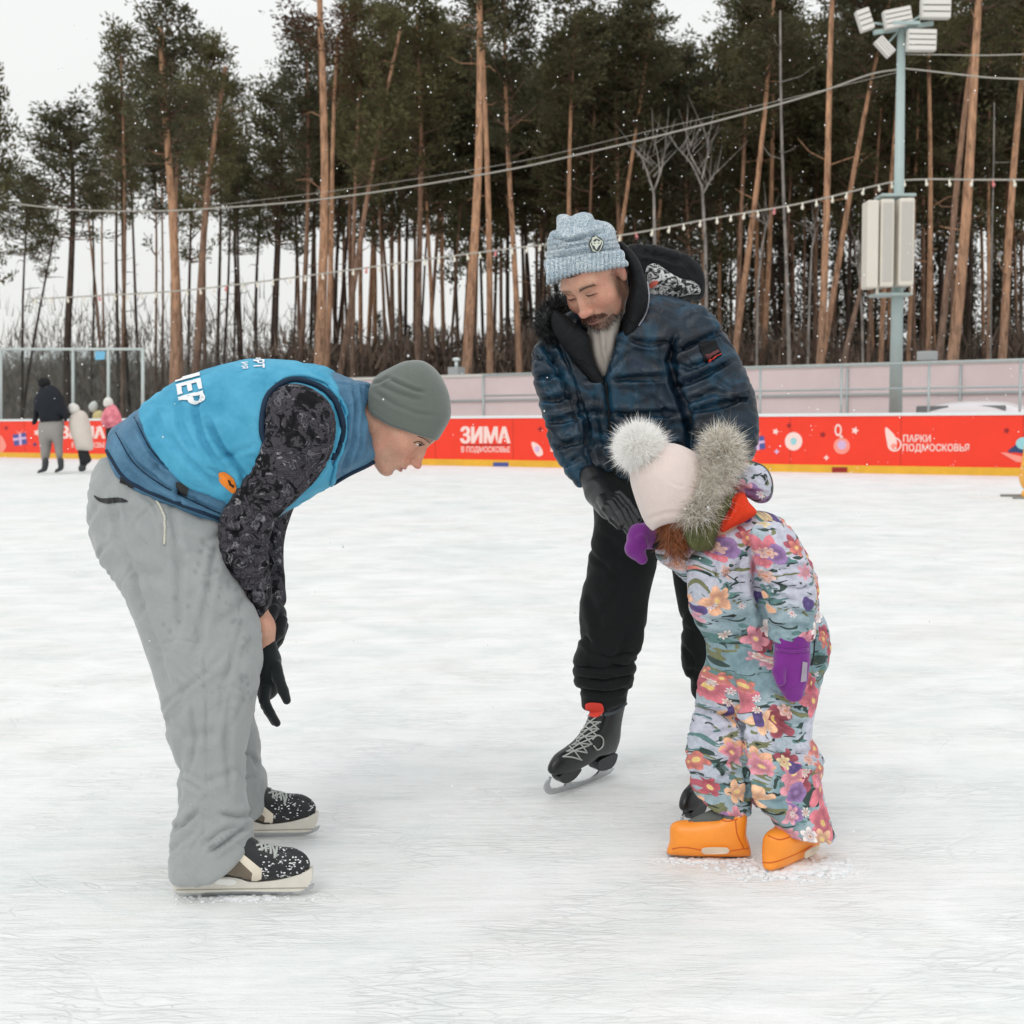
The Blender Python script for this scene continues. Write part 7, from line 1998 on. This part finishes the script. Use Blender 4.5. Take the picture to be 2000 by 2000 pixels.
def trunk_mesh(name, pts, rad, seed, mat, stubs=4, n=9):
    mb = MB(); mb.tube(pts, rad, n)
    rs = np.random.RandomState(seed)
    for i in range(stubs):
        t = rs.uniform(.35, .95); k = t * (len(pts) - 1); j = int(k); p = np.array(pts[j]) + (np.array(pts[min(j + 1, len(pts) - 1)]) - np.array(pts[j])) * (k - j)
        a = rs.rand() * 6.28; L = rs.uniform(.2, 1.1); d = np.array((math.cos(a), math.sin(a), rs.uniform(-.1, .6)))
        mb.tube([p, p + d * L * .6, p + d * L + np.array((0, 0, rs.uniform(-.3, .3)))], [.02, .014, .005], 4)
    return mb
tree_n = [0]
def pine(xb, xt, yt, wpx, D, crown=None, bark=0, label=None, group=None, ztop=None, cr=None, kink=0.0, name="pine_tree", fork=None):
    """trunk through (xb, 700) and (xt, yt); crown = (y_bottom, y_top, half_width_px) in the picture"""
    tree_n[0] += 1; sd = tree_n[0]; rs = np.random.RandomState(sd + 100)
    a, b_ = P(xb, 700, D), P(xt, yt, D); s = (b_ - a) / (b_[2] - a[2])
    g0 = a - s * a[2]
    if crown: zc0, zc1 = P(xb, crown[0], D)[2], P(xb, crown[1], D)[2]
    top = ztop if ztop else (zc1 - .8 if crown else b_[2])
    r0 = wpx / 2 * D / FPX * .88
    pts = []
    for i in range(8):
        t = i / 7; z = top * t; p = g0 + s * z; bend = r0 * 1.6 * np.array((math.sin(t * 5 + sd), math.cos(t * 4 + sd), 0)) * t * (1 - .3 * t) + np.array((kink * math.sin(PI * t), 0, 0))
        pts.append(p + bend)
    rad = [r0 * (1.25 if i == 0 else 1.05 - .62 * (i / 7)) for i in range(8)]
    root = empty(name, tuple(g0), label, "tree", group)
    mt = BARK[bark] if isinstance(bark, int) else bark
    mb = trunk_mesh("trunk", [np.array(q) - g0 for q in pts], rad, sd, mt)
    if fork:
        q0 = np.array(pts[fork[0]]) - g0; e = np.array((fork[1], 0, fork[2])); mb.tube([q0, q0 + e * .5 + np.array((fork[1] * .2, 0, 0)), q0 + e], [r0 * .6, r0 * .5, r0 * .3], 8)
    me = bpy.data.meshes.new("trunk"); me.from_pydata([tuple(map(float, q)) for q in mb.v], [], mb.f); me.materials.append(mt); me.polygons.foreach_set("use_smooth", np.ones(len(me.polygons), bool)); me.update()
    o = bpy.data.objects.new("trunk", me); COL.objects.link(o); o.parent = root
    if crown:
        cm = cr if cr is not None else CR[rs.randint(len(CR))]
        c = bpy.data.objects.new("crown", cm); COL.objects.link(c); c.parent = root
        zc0 = max(zc0, 0.5); cb = g0 + s * zc0 - g0
        hw = crown[2] * D / FPX
        c.location = Vector(cb.tolist()); c.scale = (hw / 2.3, hw / 2.3, (zc1 - zc0) / 9.3); c.rotation_euler = (-s[1] * .5, s[0] * .7, rs.rand() * 6.28)
    return root

# named trees, one by one, from the left
T = [
 (-20, -30, 300, 16, 46, (560, 120, 75), 2, "dark pine cut off by the left edge above the black-jacketed skater", None),
 (45, 48, 560, 7, 52, (500, 330, 55), 2, "very thin dark pine between two others at far left", None),
 (62, 85, 560, 7, 50, (540, 360, 40), 2, "thin dark trunk leaning against its neighbour at far left", None),
 (133, 133, 400, 19, 44, (470, 205, 95), 2, "dark straight pine with broad rounded crown behind the black-hatted skater", 0),
 (240, 240, 300, 10, 50, (390, 65, 70), 1, "slim pine with a tall narrow crown left of the tallest skyline crown", 1),
 (338, 330, 170, 24, 38, (345, 2, 100), 0, "thick orange pine under the tallest dense crown of the left skyline", 2),
 (352, 350, 300, 14, 39, None, 1, "reddish trunk standing tight against the thick orange pine", None),
 (385, 416, 340, 20, 42, (420, 78, 75), 1, "brown pine leaning right with crown just right of the tallest one", 3),
 (470, 452, 300, 9, 56, (430, 170, 60), 2, "slim dark pine in the gap of sky beside the leaning brown pine", 4),
 (540, 545, 300, 12, 52, (480, 150, 80), 2, "dark pine at the foot of the wedge of sky", 0),
 (590, 596, 400, 14, 48, (380, 60, 60), 1, "brown pine just left of the brightest orange pine", 1),
 (622, 634, 0, 25, 41, (150, -160, 100), 0, "brightest orange pine with rusty sparse crown above the bib", 'r'),
 (636, 660, 200, 15, 42.5, (215, 20, 60), 0, "orange pine leaning right out of the brightest one's base", 'r'),
 (668, 722, 390, 15, 42, (380, 10, 80), 1, "crooked pine leaning right above the blue collar", 2),
 (690, 700, 200, 12, 46, (420, 0, 70), 1, "brown pine between the crooked pine and the grey beanie", 3),
 (770, 762, 200, 12, 50, (400, 20, 80), 1, "brown pine directly above the crown of the grey beanie", 4),
 (818, 815, 100, 16, 45, (340, -20, 90), 1, "reddish-brown pine right above the face side of the grey beanie", 0),
 (912, 940, 0, 24, 40, (110, -200, 95), 0, "thick orange pine of the close pair left of the knit hat", 1),
 (955, 946, 0, 16, 41.5, (60, -220, 80), 0, "slimmer orange partner of the close pair left of the knit hat", 2),
 (1012, 992, 150, 15, 43, (330, -60, 80), 0, "orange-brown pine touching the left side of the puffer jacket", 3),
 (1113, 1116, 250, 13, 44, (260, -30, 95), 0, "pale orange pine rising straight out of the blue knit hat", 4),
 (1185, 1243, 230, 13, 46, (250, -20, 95), 0, "orange pine leaning right just right of the blue knit hat", 0),
 (1440, 1450, 250, 13, 46, (300, -20, 85), 1, "dull red pine above the sleeve badge of the puffer jacket", 1),
 (1435, 1495, 170, 17, 42, (200, -80, 90), 0, "orange pine leaning over the dull red one beyond the jacket shoulder", 2),
 (1490, 1508, 300, 14, 48, (300, -20, 80), 0, "straight ochre pine left of the pale slender trunk", 3),
 (1600, 1632, 0, 19, 37, (40, -250, 80), 0, "tall straight orange pine midway between jacket and mast", 4),
 (1605, 1703, 170, 16, 41, (190, -80, 90), 0, "orange pine leaning strongly right towards the lighting mast", 0),
 (1655, 1688, 500, 18, 36, None, 1, "leaning brown trunk passing behind the loudspeaker cabinet", None),
 (1722, 1748, 190, 13, 42, (180, -60, 75), 0, "slim orange pine hidden close behind the mast's left side", 1),
 (1775, 1790, 190, 11, 45, (200, -50, 80), 0, "slim pale orange pine just right of the mast", 2),
 (1812, 1815, 160, 14, 43, (160, -80, 80), 0, "orange pine with kinked stem right of the loudspeaker cabinet", 3),
 (1858, 1920, 0, 27, 33, (60, -280, 95), 0, "thickest leaning orange pine near the right edge", 4),
 (1832, 1880, 300, 18, 35, (140, -150, 90), 1, "brown pine crossing behind the thickest leaning one", 0),
 (1958, 1998, 150, 20, 35, (160, -150, 90), 0, "orange pine cut by the right edge above the boot motif", 1),
 (1935, 1940, 200, 6, 42, None, 3, "thin whitish birch stem between the two right-edge pines", None),
 (2015, 2030, 100, 18, 37, (150, -100, 90), 0, "pine almost wholly beyond the right edge", 2),
]
for xb, xt, yt, w, D, cr, bk, lb, ci in T:
    cm = None if cr is None else (CR_B[1] if ci == 'r' else CR[ci or 0])
    pine(xb, xt, yt, w, D, cr, M_birch if bk == 3 else bk, lb, None, None, cm, name="birch_tree" if bk == 3 else "pine_tree")
# bare birches with forked limbs
def birch(xb, D, w, ytop, forks, label):
    tree_n[0] += 1; rs = np.random.RandomState(tree_n[0])
    b0 = P(xb, 700, D); g0 = b0.copy(); g0[2] = 0; r0 = w / 2 * D / FPX
    root = empty("birch_tree", tuple(g0), label, "tree")
    mb = MB(); path = [P(x, y, D) - g0 for x, y in forks[0]]
    mb.tube([np.zeros(3)] + path, [r0] * 2 + [r0 * (1 - .6 * i / len(path)) for i in range(1, len(path))], 7)
    for fk in forks[1:]:
        q = [P(x, y, D) - g0 for x, y in fk]; mb.tube(spline(q, 3), [r0 * .62 * (1 - .8 * i / (3 * (len(q) - 1))) for i in range(3 * (len(q) - 1) + 1)], 5)
        for i in range(7):
            p = q[-1] + (q[0] - q[-1]) * rs.rand() * .8; d = np.array((rs.uniform(-.8, .8), rs.uniform(-.5, .5), rs.uniform(.3, 1.2)))
            mb.tube([p, p + d * .5, p + d], [.012, .009, .004], 4, caps=False)
    v = np.array(mb.v); me = bpy.data.meshes.new("trunk"); me.from_pydata(v.tolist(), [], mb.f); me.materials.append(M_birch); me.update()
    o = bpy.data.objects.new("trunk", me); COL.objects.link(o); o.parent = root
birch(1278, 38, 7, 270, [[(1279, 480), (1277, 375)], [(1277, 378), (1262, 330), (1248, 300), (1236, 285)], [(1277, 372), (1288, 340), (1284, 300), (1276, 268)], [(1288, 345), (1296, 310), (1300, 280)]], "forked bare birch above the snowy hood of the jacket")
birch(1384, 38, 7, 250, [[(1378, 480), (1371, 360)], [(1371, 365), (1350, 320), (1320, 285), (1308, 262)], [(1371, 350), (1382, 300), (1385, 255)], [(1368, 340), (1345, 295), (1340, 260)], [(1372, 380), (1392, 345), (1405, 330)]], "bare birch with fan of pale limbs right of the forked one")
pine(1540, 1525, 40, 10, 40, None, M_birch, "tall pale slender trunk with bare crooked top near the ochre pine", None, P(1525, 20, 40)[2], None, name="birch_tree")
birch(1478, 40, 5, 480, [[(1480, 560), (1490, 470)], [(1490, 475), (1496, 440), (1500, 420)]], "very thin whitish sapling beside the ochre pine's foot")
birch(1575, 40, 5, 480, [[(1582, 560), (1586, 480)], [(1586, 480), (1592, 455), (1590, 440)]], "very thin whitish sapling left of the tall straight orange pine")
birch(1690, 38, 5, 480, [[(1684, 620), (1680, 560), (1678, 470)], [(1680, 560), (1672, 500), (1670, 460)]], "thin pale crooked sapling just below the loudspeaker cabinet")

# the rest of the wood: no single one stands out
rnd = np.random.RandomState(77)
def near_what(px):
    for lim, w in ((170, "above the far skaters"), (420, "over the lower back of the blue vest"), (640, "over the shoulder of the blue vest"), (760, "above the blue stand collar"), (900, "above the grey beanie"), (1060, "between beanie and knit hat"), (1240, "behind the knit hat"), (1400, "above the snowy hood"), (1560, "above the puffer's sleeve"), (1690, "left of the loudspeaker cabinet"), (1800, "around the lighting mast"), (1900, "just right of the loudspeaker cabinet"), (9999, "by the right edge of the wood")):
        if px < lim: return w
def scatter(n, x0, x1, d0, d1, hfun, wr, grp, lb, barks, crs, cw=(60, 95), low=None, minsep=0.0):
    for i in range(n):
        px = x0 + (x1 - x0) * ((i + rnd.rand()) / n); D = rnd.uniform(d0, d1)
        yt, yb = hfun(px, D)
        lean = rnd.randn() * 14
        k = 46.0 / D
        pine(px, px + lean, 300, rnd.uniform(*wr), D, (yb, yt, rnd.uniform(*cw) * k), barks[rnd.randint(len(barks))], lb + " " + near_what(px), grp + " " + near_what(px), None, crs[rnd.randint(len(crs))])
def sky_top(px):
    return float(np.interp(px, [0, 60, 100, 150, 200, 240, 300, 360, 400, 440, 480, 520, 560, 620, 700, 800, 900, 1040, 1100, 1300, 1370, 1450, 2000], [330, 300, 240, 230, 190, 90, 40, 50, 130, 100, 190, 240, 190, 90, 60, 40, 30, 110, 20, 20, 120, 0, -20]))
scatter(26, 160, 700, 52, 74, lambda x, D: (sky_top(x) + rnd.uniform(40, 170), rnd.uniform(420, 520)), (6, 12), "slender pines in the open left of the wood", "slender dark pine in the open wood", [1, 2, 2], CR_B[:1] + CR_B[2:] + CR[:2], (50, 80))
scatter(34, 640, 1150, 46, 70, lambda x, D: (sky_top(x) + rnd.uniform(0, 120), rnd.uniform(380, 520)), (7, 13), "pines in the middle of the wood", "brown pine in mid wood", [1, 1, 2, 0], CR, (70, 95))
scatter(50, 1100, 2060, 44, 66, lambda x, D: (sky_top(x) + rnd.uniform(-10, 150), rnd.uniform(360, 520)), (7, 13), "pines crowding the right of the wood", "brown pine inside the dense wood", [1, 1, 2, 0], CR, (75, 100))
scatter(30, 820, 2080, 66, 90, lambda x, D: (sky_top(x) + rnd.uniform(60, 240), rnd.uniform(480, 600)), (6, 10), "dark pines at the back of the wood", "dark rearmost pine", [2], CR, (80, 110))
# dark spruces that close the wood behind the fence
def spruce(px, D, ytop, hw, lb, grp):
    tree_n[0] += 1
    g0 = P(px, 700, D); g0[2] = 0; root = empty("spruce_tree", tuple(g0), lb, "tree", grp)
    zt = P(px, ytop, D)[2]
    c = bpy.data.objects.new("crown", SP[tree_n[0] % 2]); COL.objects.link(c); c.parent = root; w = hw * D / FPX
    c.scale = (w / 2.3, w / 2.3, zt / 12.4); c.rotation_euler = (0, 0, rnd.rand() * 6)
    key = "spruce_trunk"
    me = bpy.data.meshes.get(key)
    if me is None:
        mb = MB(); mb.tube([(0, 0, 0), (0, 0, 6), (0, 0, 12)], [.16, .1, .03], 7); me = bpy.data.meshes.new(key); me.from_pydata([tuple(map(float, q)) for q in mb.v], [], mb.f); me.materials.append(BARK[2]); me.update()
    t = bpy.data.objects.new("trunk", me); COL.objects.link(t); t.parent = root; t.scale = (1, 1, zt / 12.4)
for i in range(44):
    px = 1000 + 1120 * (i + rnd.rand()) / 44
    spruce(px, rnd.uniform(58, 92), rnd.uniform(300, 520) if px > 1180 else rnd.uniform(470, 600), rnd.uniform(38, 60), "dark young spruce between pines " + near_what(px), "young spruces " + near_what(px))
for i in range(16):
    px = 560 + 470 * (i + rnd.rand()) / 16
    spruce(px, rnd.uniform(70, 95), rnd.uniform(600, 680), rnd.uniform(26, 42), "low dark spruce " + near_what(px), "low spruces " + near_what(px))
# undergrowth and the far edge of the forest: masses nobody could count
def thicket(name, spots, mat, seed, n_each, sz, label, thin=1.0):
    rs = np.random.RandomState(seed); V = []
    for (c, w, h) in spots:
        p = c + np.stack([rs.uniform(-w, w, n_each), rs.uniform(-1.5, 1.5, n_each), h * rs.rand(n_each)**1.2], 1)
        d = np.stack([rs.randn(n_each) * .35, rs.randn(n_each) * .35, np.abs(rs.randn(n_each)) + .4], 1); d /= np.linalg.norm(d, axis=1)[:, None]
        w_ = np.cross(d, rs.randn(n_each, 3)); w_ /= np.linalg.norm(w_, axis=1)[:, None]
        L = rs.uniform(.4, 1.0, n_each)[:, None] * sz; t = rs.uniform(.03, .07, n_each)[:, None] * sz * thin
        V.append(np.stack([p - w_ * t, p + w_ * t, p + d * L], 1).reshape(-1, 3))
    V = np.concatenate(V); o = mesh_obj(name, V, np.arange(len(V)).reshape(-1, 3), mat, smooth=False)
    return tag(o, label, "undergrowth", kind="stuff")
M_twig = plain("bare_brown_brush", (.15, .11, .085), .9, var=.4, scale=.8)
M_far = plain("far_forest_edge", (.17, .18, .165), .95, var=.3, scale=.05)  # haze over the far trees is put into this greyed colour
sp_ = [(np.array((P(px, 700, D)[0], D, 0)), 2.6, rnd.uniform(2.5, 4.2)) for px in np.arange(600, 2100, 45) for D in (48, 60)]
thicket("undergrowth", sp_, M_twig, 5, 900, 1.0, "bare brown brush between the pine feet")
sp_ = [(np.array((P(px, 700, D)[0], D, 0)), 3.0, rnd.uniform(3, 6.5)) for px in np.arange(-40, 640, 48) for D in (56, 70)]
thicket("bare_shrubs", sp_, plain("grey_brown_twigs", (.20, .17, .145), .9, var=.3), 15, 420, 1.3, "fine bare twigs of leafless shrubs on the open left side", .35)
sp_ = [(np.array((P(px, 700, 150)[0], 150 + rnd.uniform(-8, 8), 0)), 6, rnd.uniform(5, 7.5)) for px in np.arange(-300, 1200, 45)]
thicket("far_wood", sp_, M_far, 6, 900, 3.2, "hazy low edge of a distant forest")
# thin bare branches of the leafless shrubs at far left
# ------------------------------------------------------------------ falling snow
def snowfall():
    rs = np.random.RandomState(9); n = 2100
    Y = 1.8 + 20 * rs.rand(n)**.9; X = (rs.rand(n) - .5) * Y * .95; Z = .1 + rs.rand(n) * (.4 * Y + 1.0)
    c = np.stack([X, Y, Z], 1)
    # keep the air in front of the faces clear
    uv = proj(c)
    face = ((np.abs(uv[:, 0] - 790) < 80) & (np.abs(uv[:, 1] - 860) < 70)) | ((np.abs(uv[:, 0] - 1145) < 80) & (np.abs(uv[:, 1] - 590) < 70))
    c = c[~(face & (Y < 3.9))]; n = len(c); Y = c[:, 1]
    r = rs.uniform(.0018, .0052, n) * np.clip(Y / 6, .45, 1.3)
    base = np.array([(1, 0, 0), (-1, 0, 0), (0, 1, 0), (0, -1, 0), (0, 0, 1), (0, 0, -1)], float)
    F0 = np.array([(0, 2, 4), (2, 1, 4), (1, 3, 4), (3, 0, 4), (2, 0, 5), (1, 2, 5), (3, 1, 5), (0, 3, 5)])
    V = (c[:, None] + base[None] * r[:, None, None] * rs.uniform(.7, 1.2, (n, 6, 1))).reshape(-1, 3)
    F = (F0[None] + 6 * np.arange(n)[:, None, None]).reshape(-1, 3)
    m, nt, b = nodes_of("snowflake"); b.inputs["Base Color"].default_value = (.9, .9, .9, 1); b.inputs["Roughness"].default_value = .8
    o = mesh_obj("falling_snow", V, F, m); tag(o, "light snow drifting down through the air", "snow", kind="stuff")
snowfall()
